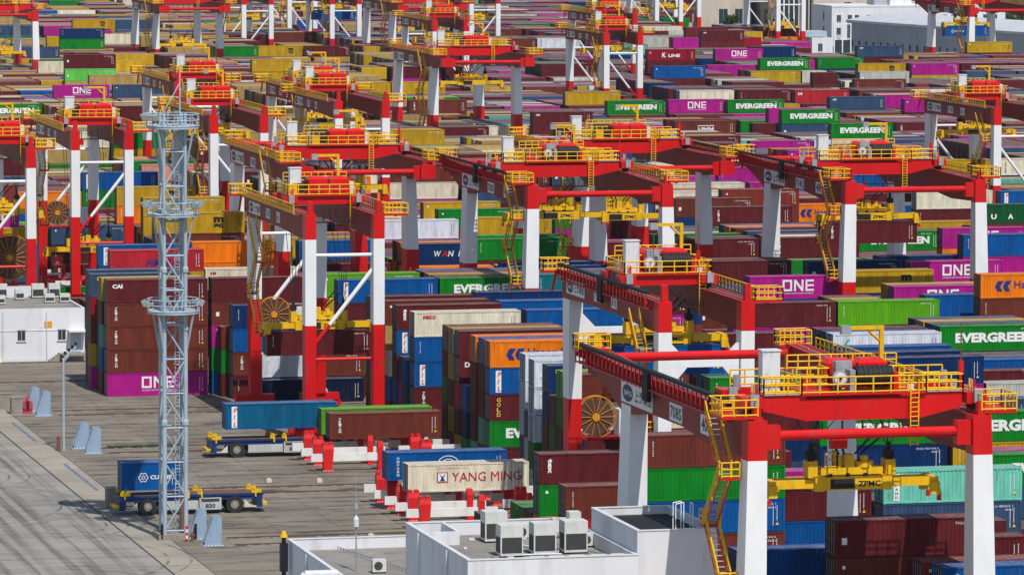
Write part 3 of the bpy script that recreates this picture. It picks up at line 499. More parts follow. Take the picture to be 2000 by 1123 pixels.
20,7=1449:4 1576:4 1706:4 1832:4 1958:4 2084:5 2210:5 2336:4 2462:4h 2541:5 2667:5h 2793:4 2932:5 3058:4 3237:4 3411:5 3537:4 3707:4 3835:5 3963:5 4090:5 4218:5
20,8=1449:5 1576:4 1706:4 1832:4 1958:4 2084:4 2210:5 2336:4 2462:4h 2541:5 2667:5h 2793:4 2932:5 3058:4 3237:4 3411:5 3537:5 3707:4 3835:5 3963:5 4090:5 4218:5
20,9=1449:5 1576:4 1706:4 1832:4 1958:4 2084:5 2210:5 2336:4 2462:4h 2541:5 2667:5h 2793:4 2932:5 3058:4 3237:6 3411:6 3537:4 3707:4 3835:4 3963:5 4090:5 4218:5
21,0=1537:4 1665:3 1791:4h 1855:4 1984:4 2112:5 2241:5 2370:4 2499:4 2628:5 2757:4 2886:4 3015:5 3144:4 3273:4 3402:5 3531:6 3710:5 3857:4 3983:5 4109:4h 4185:4 4313:4
21,1=1537:4 1665:4 1791:4h 1855:4 1984:4 2112:5 2241:5 2370:4 2499:4 2628:5 2757:4 2886:4 3015:5 3144:4 3273:4 3402:5 3531:5 3699:5 3824:6 3983:4 4109:5h 4185:5 4313:4
21,2=1537:4 1665:4 1791:4h 1855:4 1984:4 2112:5 2241:5 2370:4 2499:4 2628:5 2757:4 2886:4 3015:5 3144:4 3273:4 3402:5 3531:5 3710:5 3857:4 3983:5 4109:5h 4185:4 4313:4
21,3=1537:4 1758:5 1883:4 2112:5 2241:5 2370:4 2499:4 2628:5 2757:4 2886:4 3015:5 3144:4 3273:4 3402:5 3531:4 3710:5 3857:5 3983:5 4109:5h 4185:5 4313:4
21,4=1537:4 1665:4 1791:4h 1894:5 2112:4 2241:5 2370:4 2499:4 2628:5 2757:4 2886:4 3015:4 3144:4 3273:4 3402:5 3531:5 3710:5 3857:5 3983:5 4109:5h 4185:5 4313:4
21,5=1537:4 1665:4 1791:4h 1855:4 1984:4 2112:5 2241:5 2370:4 2499:4 2628:5 2757:3 2886:4 3015:5 3144:4 3273:4 3402:5 3531:4 3710:5 3857:5 3983:5 4109:5h 4185:4 4313:3
21,6=1537:4 1665:4 1791:4h 1855:4 1984:4 2112:5 2241:4 2370:4 2499:4 2628:5 2757:4 2886:4 3015:5 3144:4 3273:4 3402:5 3531:5 3710:5 3857:5 3983:5 4109:4h 4185:4 4313:4
21,7=1537:4 1665:4 1791:4h 1855:4 1984:4 2112:5 2241:5 2370:4 2499:4 2628:5 2757:4 2886:4 3015:5 3144:4 3273:4 3402:4 3531:5 3710:5 3857:5 3983:5 4109:5h 4185:4 4313:3
21,8=1537:4 1665:4 1791:4h 1855:4 1984:4 2112:5 2241:5 2370:4 2499:4 2628:5 2757:4 2886:4 3015:5 3144:4 3273:4 3402:5 3531:5 3710:5 3857:5 3983:4 4109:5h 4185:6 4313:4
21,9=1537:4 1665:4 1791:4h 1855:4 1984:4 2112:5 2241:5 2370:4 2499:4 2628:5 2757:4 2886:4 3015:5 3144:4 3273:4 3402:5 3531:5 3710:5 3857:5 3983:5 4109:5h 4185:5 4313:4
22,0=1605:4 1733:4 1860:4 1988:4 2115:5 2243:3 2370:4 2498:4 2625:5 2753:5 2880:5 3008:4 3135:4 3263:4 3390:5 3518:5 3645:5
22,1=1605:4 1733:4 1860:4 1988:4 2115:5 2243:4 2370:4 2498:4 2625:5 2753:5 2880:5 3008:4 3135:4 3263:4 3390:4 3518:5 3645:5
22,2=1605:4 1733:4 1860:4 1988:4 2115:5 2243:4 2370:4 2498:4 2625:5 2753:5 2880:5 3008:4 3135:4 3263:4 3390:4 3518:4 3645:5
22,3=1605:4 1733:4 1860:4 1988:4 2115:5 2243:4 2370:4 2498:4 2625:5 2753:5 2880:5 3008:4 3135:4 3263:4 3390:4 3518:5 3645:5
22,4=1605:4 1733:4 1860:4 1988:5 2115:5 2243:3 2370:4 2498:4 2625:5 2753:5 2880:5 3008:4 3135:4 3263:4 3390:4 3518:5 3645:5
22,5=1605:4 1733:4 1860:4 1988:5 2115:5 2243:3 2370:4 2498:4 2625:5 2753:5 2880:5 3008:5 3135:4 3263:4 3390:4 3518:4 3645:5
22,6=1605:4 1733:4 1860:4 1988:4 2115:5 2243:4 2370:4 2498:4 2625:4 2753:5 2880:5 3008:5 3135:4 3263:4 3390:4 3518:5 3645:5
22,7=1605:4 1733:4 1860:4 1988:5 2115:5 2243:4 2370:4 2498:4 2625:4 2753:5 2880:5 3008:5 3135:4 3263:4 3390:4 3518:5 3645:5
22,8=1605:4 1733:4 1860:4 1988:5 2115:4 2243:4 2370:4 2498:4 2625:4 2753:5 2880:4 3008:5 3135:4 3263:4 3390:4 3518:5 3645:5
22,9=1605:4 1733:4 1860:4 1988:4 2115:4 2243:4 2370:4 2498:4 2625:4 2753:5 2880:5 3008:5 3135:4 3263:4 3390:4 3518:5 3645:5
23,0=1693:4 1854:4 1979:4 2212:5 2341:4 2469:4 2601:4 2733:5 2866:4 2998:5 3130:4 3262:4 3395:3 3521:4 3647:4h 3722:4 3850:4
23,1=1693:4 1820:4 1952:4 2084:3 2212:5 2341:4 2469:4 2601:4 2733:5 2866:5 2998:4 3130:4 3262:4 3395:5 3521:4 3647:4h 3722:4 3850:4
23,2=1693:4 1820:4 1952:4 2084:5 2212:5 2341:5 2588:5 2733:4 2866:5 2998:4 3130:4 3262:4 3395:5 3521:3 3647:4h 3722:4 3850:4
23,3=1693:4 1821:5 1952:4 2084:4 2212:5 2341:5 2469:5 2601:4 2733:5 2866:4 2998:5 3130:4 3262:4 3395:5 3521:4 3647:4h 3722:4 3850:4
23,4=1693:4 1820:4 1952:4 2084:4 2212:5 2341:5 2469:4 2601:4 2733:5 2866:5 2998:4 3130:4 3262:4 3395:5 3521:4 3647:4h 3722:4 3850:4
23,5=1693:4 1820:3 1952:4 2084:4 2212:5 2341:5 2469:4 2601:4 2733:5 2866:5 2998:5 3130:4 3262:4 3395:5 3521:4 3647:4h 3722:4 3850:4
23,6=1693:4 1820:4 1952:4 2084:4 2212:5 2341:5 2469:4 2601:4 2733:5 2866:5 2998:5 3130:4 3262:4 3395:4 3521:4 3647:4h 3722:4 3850:4
23,7=1693:4 1820:4 1952:4 2084:4 2212:5 2341:5 2469:4 2601:4 2733:4 2866:5 2998:5 3130:4 3262:4 3395:4 3521:4 3647:4h 3722:4 3850:4
23,8=1693:4 1820:4 1952:4 2084:4 2212:5 2341:5 2469:4 2601:4 2733:4 2866:4 2998:4 3130:4 3262:4 3395:4 3521:4 3647:4h 3722:6 3850:4
23,9=1693:4 1820:4 1952:4 2084:4 2212:5 2341:5 2469:4 2601:4 2733:4 2866:5 2998:5 3130:4 3262:4 3395:4 3521:4 3647:4h 3722:4 3850:4
24,0=1646:4 1773:4 1901:4 2028:4 2157:4 2285:5 2413:5 2541:4 2670:4 2801:5 2933:5 3065:5 3197:4 3328:4 3456:5 3583:4 3709:4 3842:4 3970:4
24,1=1646:4 1773:4 1901:4 2028:4 2157:4 2285:5 2413:5 2541:4 2670:4 2801:4 2933:5 3065:5 3197:4 3329:4 3456:5 3583:4 3709:4 3842:4 3970:4
24,2=1646:4 1773:4 1901:4 2028:4 2157:4 2285:4 2413:5 2541:4 2670:3 2801:5 2933:5 3065:5 3197:5 3329:4 3456:5 3583:4 3709:5 3842:5 3970:4
24,3=1646:4 1773:4 1901:4 2028:4 2157:4 2285:5 2413:5 2541:4 2670:4 2801:5 2933:5 3065:5 3197:5 3329:5 3456:4 3583:5 3754:6 3970:4
24,4=1646:5 1773:4 1901:4 2028:4 2157:4 2285:5 2413:5 2541:4 2670:4 2801:5 2933:5 3065:5 3197:5 3329:5 3456:5 3583:5 3709:5 3842:5 3970:4
24,5=1646:5 1773:4 1901:4 2028:4 2157:4 2285:5 2413:5 2541:4 2670:4 2801:5 2933:5 3065:5 3197:5 3329:5 3456:5 3583:5 3709:5 3842:5 3970:4
24,6=1646:5 1773:4 1901:4 2028:4 2157:4 2285:5 2413:4 2541:4 2670:4 2801:5 2933:5 3065:5 3197:5 3329:5 3456:5 3583:5 3709:5 3842:4 3970:4
24,7=1646:5 1773:4 1901:4 2028:4 2157:4 2285:5 2413:5 2541:4 2670:4 2801:5 2933:5 3065:5 3197:5 3329:5 3456:5 3583:5 3709:5 3842:5 3970:4
24,8=1646:5 1773:4 1901:4 2028:6 2157:4 2285:5 2413:5 2541:4 2670:4 2801:4 2933:5 3065:5 3197:5 3329:5 3456:5 3583:5 3709:5 3842:5 3970:4
24,9=1646:5 1773:4 1901:4 2028:4 2157:4 2285:5 2413:4 2541:4 2670:4 2801:5 2933:5 3065:4 3197:5 3329:5 3456:5 3583:5 3709:5 3842:5 3970:4
25,0=1814:3 1940:4h 2020:5 2155:4 2281:5 2407:5 2533:5 2687:4 2815:5 2944:5 3073:5 3201:5 3330:4 3459:5 3587:5 3716:4 3844:4 3972:4 4099:4
25,1=1814:4 1940:4h 2063:4 2188:4 2407:5 2533:4 2687:4 2815:5 2944:5 3073:5 3201:5 3330:4 3459:5 3587:5 3716:4 3844:4 3972:4 4099:4
25,2=1814:4 1940:4h 2020:4 2155:4 2281:5 2407:4 2533:5 2687:4 2815:4 2944:5 3073:5 3201:5 3330:4 3459:5 3587:5 3716:4 3844:4 3972:5 4099:4
25,3=1814:4 1940:4h 2020:4 2155:4 2281:5 2407:4 2533:5 2687:4 2815:5 2944:5 3073:5 3201:5 3330:4 3459:5 3587:5 3716:4 3844:4 3972:4 4099:4
25,4=1814:4 1940:4h 2020:4 2155:4 2281:5 2407:4 2533:5 2687:4 2815:5 2944:5 3073:5 3201:5 3330:4 3459:4 3587:5 3716:4 3844:4 3972:5 4099:4
25,5=1814:4 1940:4h 2020:4 2155:5 2281:5 2407:5 2533:5 2687:3 2815:5 2944:5 3073:4 3201:5 3330:4 3459:4 3587:4 3716:5 3844:4 3972:5 4099:4
25,6=1814:4 1940:4h 2020:4 2155:4 2281:5 2407:5 2533:5 2687:4 2815:5 2944:4 3073:5 3201:5 3330:4 3459:5 3587:5 3716:4 3844:5 3972:5 4099:4
25,7=1814:4 1940:4h 2020:4 2155:4 2281:5 2407:5 2533:5 2687:5 2815:4 2944:5 3073:5 3201:5 3330:4 3459:5 3587:5 3716:4 3844:4 3972:5 4099:4
25,8=1814:4 1940:4h 2020:4 2155:4 2281:5 2407:5 2533:5 2687:5 2815:5 2944:5 3073:5 3201:5 3330:4 3459:5 3587:5 3716:4 3844:4 3972:5 4099:4
25,9=1814:4 1940:4h 2020:4 2155:4 2281:5 2407:5 2533:5 2687:5 2815:5 2944:5 3073:5 3201:5 3330:4 3459:5 3587:5 3716:4 3844:4 3972:5 4099:4
26,0=1866:4 1994:4 2160:4 2291:4 2422:5 2553:4 2684:4 2814:4 2945:4 3076:5 3207:5 3338:5 3469:5 3600:3 3730:4 3861:4 3987:4 4113:4h 4195:4
26,1=1866:4 1994:4 2145:5 2291:4 2422:4 2553:5 2684:4 2814:4 2945:4 3076:5 3207:5 3338:5 3469:5 3600:4 3730:4 3861:4 3987:4 4113:4h 4195:4
26,2=1866:4 1994:4 2160:4 2291:4 2422:5 2553:4 2684:5 2814:4 2945:4 3076:5 3207:5 3338:5 3469:5 3600:3 3730:4 3861:4 3987:3 4113:5h 4195:5
26,3=1866:4 1994:4 2160:4 2291:4 2422:5 2553:5 2684:5 2814:4 2945:3 3076:5 3207:5 3338:4 3469:5 3600:4 3730:4 3861:4 3987:4 4113:5h 4195:5
26,4=1866:4 1994:4 2160:4 2291:4 2422:5 2553:5 2684:5 2814:4 2945:4 3076:5 3207:5 3338:5 3469:5 3600:4 3730:5 3861:4 3987:3 4113:4h 4195:5
26,5=1866:4 1994:4 2160:5 2291:4 2422:5 2553:5 2684:5 2814:4 2945:4 3076:5 3207:5 3338:5 3469:5 3600:4 3730:5 3861:5 3987:4 4113:5h 4195:4
26,6=1866:4 1994:4 2175:6 2300:4 2553:5 2684:5 2814:4 2945:4 3076:5 3207:5 3338:4 3469:5 3600:4 3730:5 3861:5 3987:4 4113:5h 4195:5
26,7=1866:4 1994:4 2160:5 2291:4 2422:5 2553:5 2684:5 2814:3 2945:4 3076:5 3207:5 3338:5 3469:5 3600:3 3730:5 3861:5 3987:3 4113:5h 4195:5
26,8=1866:4 1994:4 2160:5 2291:4 2422:4 2553:5 2684:4 2814:4 2945:4 3076:5 3207:5 3338:5 3469:5 3600:4 3730:5 3861:5 3987:4 4113:5h 4195:5
26,9=1866:4 1994:4 2160:5 2291:4 2422:4 2553:5 2684:5 2814:3 2945:4 3076:5 3207:5 3338:4 3469:5 3600:3 3730:5 3861:5 3987:4 4113:5h 4195:4
27,0=1873:5 2000:4 2128:5 2255:4 2383:4 2510:5 2638:5 2765:5 2893:4 3020:5 3148:5 3275:5 3403:4 3530:5 3658:5 3785:5 3913:5
27,1=1873:5 2000:5 2128:5 2255:4 2383:4 2510:5 2638:5 2765:5 2893:4 3020:5 3148:5 3275:5 3403:5 3530:5 3658:5 3785:5 3913:5
27,2=1873:5 2000:5 2128:5 2255:4 2383:4 2510:5 2638:5 2765:5 2893:4 3020:5 3148:5 3275:5 3403:5 3530:5 3658:5 3785:5 3913:5
27,3=1873:5 2000:4 2128:5 2255:4 2383:4 2510:5 2638:5 2765:5 2893:4 3020:5 3148:5 3275:5 3403:5 3530:5 3658:5 3785:5 3913:5
27,4=1873:5 2000:5 2128:5 2255:4 2383:4 2510:5 2638:5 2765:5 2893:4 3020:5 3148:5 3275:5 3403:5 3530:5 3658:5 3785:4 3913:5
27,5=1873:5 2000:5 2128:5 2255:4 2383:4 2510:4 2638:5 2765:5 2893:4 3020:5 3148:5 3275:5 3403:5 3530:5 3658:5 3785:5 3913:5
27,6=1873:5 2000:5 2128:5 2255:4 2383:4 2510:5 2638:5 2765:5 2893:4 3020:5 3148:5 3275:5 3403:5 3530:5 3658:5 3785:5 3913:5
27,7=1873:5 2000:5 2128:5 2255:4 2383:4 2510:5 2638:5 2765:5 2893:4 3020:5 3148:5 3275:4 3403:5 3530:5 3658:5 3785:5 3913:5
27,8=1873:5 2000:5 2128:5 2255:4 2383:4 2510:5 2638:5 2765:5 2893:4 3020:5 3148:5 3275:5 3403:5 3530:5 3658:5 3785:5 3913:4
27,9=1873:5 2000:4 2128:5 2255:5 2383:4 2510:4 2638:5 2765:5 2893:4 3020:5 3148:4 3275:4 3403:5 3530:5 3658:5 3785:5 3913:5
28,0=1900:4 2027:5 2155:5 2282:4 2410:4 2539:5 2669:5 2798:5 2928:5 3057:5 3185:5 3312:5 3440:5 3567:5 3695:5 3822:5 3950:5 4077:5
28,1=1900:3 2027:5 2155:4 2282:5 2410:4 2539:5 2669:5 2798:4 2928:5 3057:5 3185:5 3312:5 3440:5 3567:5 3695:5 3822:5 3950:5 4077:5
28,2=1900:4 2027:5 2155:5 2282:5 2410:4 2539:5 2669:5 2798:5 2928:5 3057:5 3185:5 3312:4 3440:5 3567:5 3695:5 3822:5 3950:5 4077:5
28,3=1900:4 2027:5 2155:5 2282:5 2410:5 2539:5 2669:5 2798:5 2928:5 3057:5 3185:5 3312:5 3440:5 3567:5 3695:5 3822:5 3950:5 4077:5
28,4=1900:4 2027:5 2155:4 2282:5 2410:5 2539:5 2669:5 2798:5 2928:4 3057:5 3185:5 3312:5 3440:5 3567:5 3695:5 3822:4 3950:5 4077:5
28,5=1900:4 2027:5 2155:5 2282:4 2410:5 2539:5 2669:5 2798:5 2928:5 3057:5 3185:5 3312:5 3440:5 3567:5 3695:5 3822:5 3950:4 4077:4
28,6=1900:4 2027:5 2155:5 2282:4 2410:5 2539:5 2669:4 2798:5 2928:5 3057:5 3185:4 3312:5 3440:5 3567:5 3695:5 3822:5 3950:5 4077:5
28,7=1900:4 2027:5 2155:5 2282:5 2410:5 2539:5 2669:5 2798:5 2928:5 3057:5 3185:5 3312:4 3440:5 3567:5 3695:5 3822:5 3950:5 4077:4
28,8=1900:4 2027:5 2155:4 2282:5 2410:5 2539:5 2669:5 2798:5 2928:5 3057:5 3185:5 3312:5 3440:4 3567:4 3695:5 3822:5 3950:5 4077:5
28,9=1900:4 2027:5 2155:5 2282:5 2410:5 2539:5 2669:5 2798:5 2928:5 3057:6 3185:5 3312:5 3440:5 3567:5 3695:5 3822:5 3950:4 4077:5
29,0=1910:4 2038:5 2165:5 2293:5 2420:5 2548:5 2675:5 2803:5 2930:4 3058:4 3185:4 3313:5 3440:5 3568:4 3695:5 3823:5 3950:5 4078:5 4205:5
29,1=1910:4 2038:5 2165:5 2293:5 2420:5 2548:5 2675:5 2803:5 2930:5 3058:4 3185:4 3313:5 3440:4 3568:4 3695:5 3823:5 3950:5 4078:5 4205:5
29,2=1910:4 2038:5 2165:5 2293:5 2420:5 2548:5 2675:5 2803:5 2930:5 3058:4 3185:3 3313:5 3440:5 3568:4 3695:5 3823:5 3950:5 4078:5 4205:5
29,3=1910:3 2038:5 2165:5 2293:5 2420:4 2548:5 2675:5 2803:5 2930:5 3058:4 3185:3 3313:5 3440:5 3568:4 3695:5 3823:5 3950:5 4078:5 4205:4
29,4=1910:4 2038:5 2165:5 2293:4 2420:5 2548:5 2675:5 2803:5 2930:5 3058:4 3185:4 3313:5 3440:5 3568:4 3695:5 3823:5 3950:5 4078:4 4205:5
29,5=1910:4 2038:5 2165:5 2293:5 2420:5 2548:5 2675:5 2803:5 2930:5 3058:4 3185:4 3313:5 3440:5 3568:4 3695:4 3823:5 3950:5 4078:5 4205:5
29,6=1910:4 2038:5 2165:5 2293:5 2420:4 2548:5 2675:5 2803:5 2930:5 3058:4 3185:4 3313:5 3440:5 3568:4 3695:4 3823:5 3950:5 4078:4 4205:5
29,7=1910:4 2038:5 2165:5 2293:5 2420:5 2548:5 2675:5 2803:5 2930:5 3058:4 3185:4 3313:5 3440:5 3568:4 3695:5 3823:5 3950:5 4078:5 4205:5
29,8=1910:4 2038:5 2165:5 2293:5 2420:4 2548:5 2675:5 2803:5 2930:5 3058:4 3185:4 3313:5 3440:5 3568:4 3695:5 3823:5 3950:5 4078:5 4205:5
29,9=1910:4 2038:5 2165:5 2293:4 2420:4 2548:5 2675:5 2803:5 2930:5 3058:4 3185:4 3313:4 3440:5 3568:4 3695:5 3823:5 3950:5 4078:5 4205:4
30,0=1999:5 2126:5 2254:4 2381:4 2509:5 2636:5 2764:5 2891:5 3019:5 3146:5 3274:5 3401:5 3529:4 3656:5 3784:5 3911:5 4039:5 4166:4 4294:4
30,1=1999:5 2126:5 2254:4 2381:4 2509:5 2636:5 2764:5 2891:5 3019:5 3146:5 3274:5 3401:5 3529:4 3656:5 3784:4 3911:5 4039:5 4166:4 4294:5
30,2=1999:5 2126:5 2254:4 2381:4 2509:5 2636:5 2764:5 2891:5 3019:5 3146:5 3274:5 3401:5 3529:3 3656:5 3784:5 3911:5 4039:5 4166:4 4294:5
30,3=1999:5 2126:4 2254:4 2381:4 2509:5 2636:5 2764:5 2891:5 3019:5 3146:5 3274:5 3401:4 3529:4 3656:5 3784:5 3911:5 4039:5 4166:4 4294:5
30,4=1999:5 2126:5 2254:4 2381:4 2509:5 2636:5 2764:5 2891:4 3019:5 3146:5 3274:5 3401:5 3529:4 3656:5 3784:5 3911:4 4039:5 4166:4 4294:5
30,5=1999:5 2126:5 2254:5 2381:4 2509:5 2636:5 2764:5 2891:5 3019:5 3146:5 3274:5 3401:4 3529:4 3656:5 3784:5 3911:5 4039:5 4166:4 4294:5
30,6=1999:4 2126:5 2254:5 2381:5 2509:5 2636:5 2764:5 2891:5 3019:5 3146:5 3274:5 3401:5 3529:4 3656:5 3784:5 3911:5 4039:4 4166:4 4294:5
30,7=1999:5 2126:5 2254:4 2381:5 2509:5 2636:5 2764:4 2891:5 3019:5 3146:4 3274:5 3401:5 3529:4 3656:5 3784:5 3911:5 4039:5 4166:4 4294:5
30,8=1999:5 2126:5 2254:5 2381:5 2509:5 2636:4 2764:5 2891:5 3019:5 3146:4 3274:5 3401:5 3529:4 3656:5 3784:5 3911:5 4039:5 4166:4 4294:5
30,9=1999:5 2126:5 2254:5 2381:5 2509:5 2636:5 2764:4 2891:5 3019:5 3146:4 3274:5 3401:5 3529:4 3656:5 3784:5 3911:5 4039:4 4166:4 4294:5
31,0=2019:4 2147:5 2274:5 2402:4 2529:4 2657:5 2784:4 2912:5 3039:5 3167:4 3294:5 3422:4 3549:5 3677:5 3804:5 3932:5 4059:5 4187:4 4314:4 4442:5
31,1=2019:4 2147:5 2274:4 2402:5 2529:5 2657:5 2784:4 2912:5 3039:5 3167:5 3294:5 3422:4 3549:5 3677:4 3804:5 3932:5 4059:4 4187:4 4314:4 4442:4
31,2=2019:4 2147:5 2274:5 2402:5 2529:5 2657:5 2784:5 2912:5 3039:5 3167:4 3294:5 3422:4 3549:5 3677:5 3804:5 3932:5 4059:5 4187:4 4314:4 4442:5
31,3=2019:5 2147:5 2274:5 2402:5 2529:5 2657:4 2784:5 2912:5 3039:5 3167:5 3294:5 3422:4 3549:5 3677:4 3804:5 3932:5 4059:5 4187:4 4314:4 4442:5
31,4=2019:5 2147:5 2274:5 2402:5 2529:5 2657:5 2784:5 2912:5 3039:5 3167:5 3294:5 3422:4 3549:5 3677:5 3804:5 3932:5 4059:5 4187:4 4314:4 4442:5
31,5=2019:5 2147:5 2274:5 2402:5 2529:5 2657:5 2784:5 2912:5 3039:5 3167:5 3294:5 3422:4 3549:4 3677:5 3804:5 3932:5 4059:5 4187:4 4314:4 4442:5
31,6=2019:5 2147:5 2274:5 2402:5 2529:5 2657:5 2784:5 2912:5 3039:5 3167:5 3294:5 3422:4 3549:5 3677:5 3804:5 3932:5 4059:5 4187:4 4314:4 4442:5
31,7=2019:4 2147:5 2274:5 2402:5 2529:5 2657:5 2784:5 2912:5 3039:5 3167:5 3294:5 3422:4 3549:5 3677:5 3804:5 3932:5 4059:5 4187:4 4314:4 4442:5
31,8=2019:5 2147:5 2274:5 2402:5 2529:5 2657:5 2784:5 2912:5 3039:5 3167:5 3294:5 3422:4 3549:5 3677:5 3804:4 3932:5 4059:5 4187:4 4314:4 4442:4
31,9=2019:5 2147:5 2274:5 2402:5 2529:5 2657:5 2784:5 2912:5 3039:5 3167:5 3294:5 3422:4 3549:5 3677:5 3804:5 3932:5 4059:5 4187:3 4314:3 4442:5
32,0=2074:4 2202:5 2329:5 2457:4 2584:5 2712:4 2839:5 2967:4 3094:5 3222:5 3349:5 3477:5 3604:5 3732:5 3859:4 3987:5 4114:4 4242:5 4369:5 4497:4
32,1=2074:5 2202:5 2329:5 2457:4 2584:5 2712:4 2839:5 2967:4 3094:5 3222:5 3349:5 3477:5 3604:5 3732:4 3859:4 3987:5 4114:5 4242:5 4369:5 4497:5
32,2=2074:4 2202:5 2329:5 2457:4 2584:4 2712:4 2839:5 2967:4 3094:5 3222:5 3349:5 3477:5 3604:5 3732:5 3859:4 3987:5 4114:5 4242:5 4369:5 4497:5
32,3=2074:5 2202:5 2329:5 2457:4 2584:5 2712:4 2839:5 2967:4 3094:5 3222:5 3349:5 3477:5 3604:5 3732:4 3859:4 3987:5 4114:5 4242:5 4369:5 4497:5
32,4=2074:5 2202:4 2329:5 2457:4 2584:4 2712:4 2839:5 2967:4 3094:4 3222:5 3349:5 3477:5 3604:5 3732:5 3859:4 3987:5 4114:5 4242:5 4369:5 4497:5
32,5=2074:5 2202:5 2329:5 2457:4 2584:5 2712:4 2839:5 2967:3 3094:4 3222:5 3349:5 3477:5 3604:5 3732:5 3859:4 3987:5 4114:5 4242:5 4369:5 4497:5
32,6=2074:5 2202:5 2329:4 2457:4 2584:5 2712:4 2839:5 2967:4 3094:5 3222:5 3349:5 3477:5 3604:5 3732:5 3859:4 3987:5 4114:5 4242:5 4369:5 4497:5
32,7=2074:5 2202:5 2329:5 2457:4 2584:5 2712:4 2839:5 2967:4 3094:5 3222:5 3349:5 3477:4 3604:5 3732:5 3859:4 3987:5 4114:5 4242:5 4369:5 4497:5
32,8=2074:5 2202:5 2329:5 2457:4 2584:5 2712:4 2839:5 2967:4 3094:5 3222:5 3349:5 3477:5 3604:5 3732:5 3859:4 3987:5 4114:5 4242:4 4369:5 4497:5
32,9=2074:5 2202:4 2329:5 2457:4 2584:4 2712:4 2839:5 2967:4 3094:5 3222:5 3349:5 3477:5 3604:4 3732:5 3859:4 3987:5 4114:5 4242:5 4369:5 4497:5
33,0=2129:3 2256:5 2384:5 2511:5 2639:4 2766:5 2894:5 3021:5 3149:5 3276:4 3404:5 3531:4 3659:5 3786:5 3914:5 4041:5 4169:5 4296:4 4424:5 4551:5 4679:5
33,1=2129:4 2256:5 2384:5 2511:4 2639:4 2766:5 2894:5 3021:5 3149:5 3276:4 3404:5 3531:4 3659:5 3786:5 3914:5 4041:5 4169:4 4296:5 4424:5 4551:5 4679:5
33,2=2129:4 2256:5 2384:5 2511:4 2639:4 2766:5 2894:5 3021:5 3149:5 3276:4 3404:5 3531:4 3659:5 3786:5 3914:5 4041:5 4169:5 4296:5 4424:4 4551:5 4679:5
33,3=2129:4 2256:5 2384:5 2511:5 2639:4 2766:5 2894:5 3021:5 3149:5 3276:4 3404:4 3531:4 3659:5 3786:5 3914:5 4041:4 4169:5 4296:4 4424:5 4551:5 4679:5
33,4=2129:3 2256:5 2384:5 2511:5 2639:4 2766:5 2894:5 3021:4 3149:4 3276:4 3404:5 3531:4 3659:5 3786:5 3914:5 4041:5 4169:5 4296:5 4424:5 4551:5 4679:5
33,5=2129:4 2256:5 2384:4 2511:4 2639:4 2766:4 2894:5 3021:5 3149:5 3276:4 3404:5 3531:4 3659:5 3786:5 3914:5 4041:5 4169:5 4296:5 4424:5 4551:4 4679:5
33,6=2129:4 2256:4 2384:5 2511:5 2639:4 2766:5 2894:5 3021:5 3149:5 3276:3 3404:4 3531:4 3659:5 3786:5 3914:5 4041:5 4169:5 4296:5 4424:5 4551:5 4679:5
33,7=2129:4 2256:5 2384:5 2511:5 2639:4 2766:5 2894:5 3021:5 3149:5 3276:4 3404:5 3531:4 3659:5 3786:5 3914:5 4041:4 4169:4 4296:5 4424:5 4551:5 4679:5
33,8=2129:4 2256:5 2384:5 2511:5 2639:4 2766:5 2894:4 3021:5 3149:5 3276:3 3404:5 3531:4 3659:5 3786:5 3914:4 4041:5 4169:5 4296:5 4424:5 4551:5 4679:5
33,9=2129:4 2256:5 2384:5 2511:5 2639:4 2766:5 2894:5 3021:5 3149:5 3276:4 3404:5 3531:4 3659:5 3786:5 3914:5 4041:5 4169:5 4296:5 4424:5 4551:4 4679:5
34,0=2184:5 2311:5 2439:5 2566:5 2694:5 2821:5 2949:5 3076:5 3204:4 3331:5 3459:5 3586:4 3714:5 3841:5 3969:4 4096:5 4224:5 4351:5 4479:5 4606:5 4734:5
34,1=2184:5 2311:5 2439:5 2566:5 2694:5 2821:5 2949:5 3076:4 3204:4 3331:5 3459:5 3586:4 3714:5 3841:5 3969:5 4096:5 4224:5 4351:5 4479:5 4606:4 4734:5
34,2=2184:5 2311:5 2439:5 2566:4 2694:5 2821:5 2949:5 3076:5 3204:4 3331:5 3459:5 3586:5 3714:5 3841:5 3969:5 4096:4 4224:5 4351:5 4479:5 4606:5 4734:5
34,3=2184:5 2311:5 2439:5 2566:5 2694:5 2821:5 2949:5 3076:5 3204:4 3331:5 3459:4 3586:5 3714:5 3841:5 3969:5 4096:5 4224:5 4351:5 4479:5 4606:5 4734:5
34,4=2184:5 2311:5 2439:5 2566:5 2694:5 2821:5 2949:5 3076:4 3204:4 3331:4 3459:5 3586:5 3714:5 3841:5 3969:5 4096:5 4224:5 4351:5 4479:5 4606:5 4734:5
34,5=2184:5 2311:5 2439:5 2566:5 2694:5 2821:5 2949:5 3076:5 3204:3 3331:4 3459:5 3586:5 3714:5 3841:5 3969:5 4096:5 4224:5 4351:5 4479:5 4606:5 4734:5
34,6=2184:5 2311:5 2439:5 2566:5 2694:5 2821:4 2949:5 3076:5 3204:4 3331:5 3459:5 3586:5 3714:5 3841:5 3969:5 4096:5 4224:5 4351:5 4479:5 4606:5 4734:5
34,7=2184:5 2311:5 2439:5 2566:5 2694:4 2821:5 2949:5 3076:5 3204:4 3331:5 3459:5 3586:5 3714:4 3841:5 3969:5 4096:5 4224:5 4351:5 4479:5 4606:5 4734:5
34,8=2184:5 2311:5 2439:5 2566:5 2694:5 2821:5 2949:5 3076:5 3204:4 3331:5 3459:4 3586:5 3714:5 3841:5 3969:5 4096:5 4224:5 4351:5 4479:5 4606:5 4734:5
34,9=2184:5 2311:5 2439:5 2566:5 2694:5 2821:5 2949:5 3076:5 3204:4 3331:5 3459:5 3586:5 3714:5 3841:5 3969:5 4096:5 4224:5 4351:5 4479:5 4606:5 4734:5
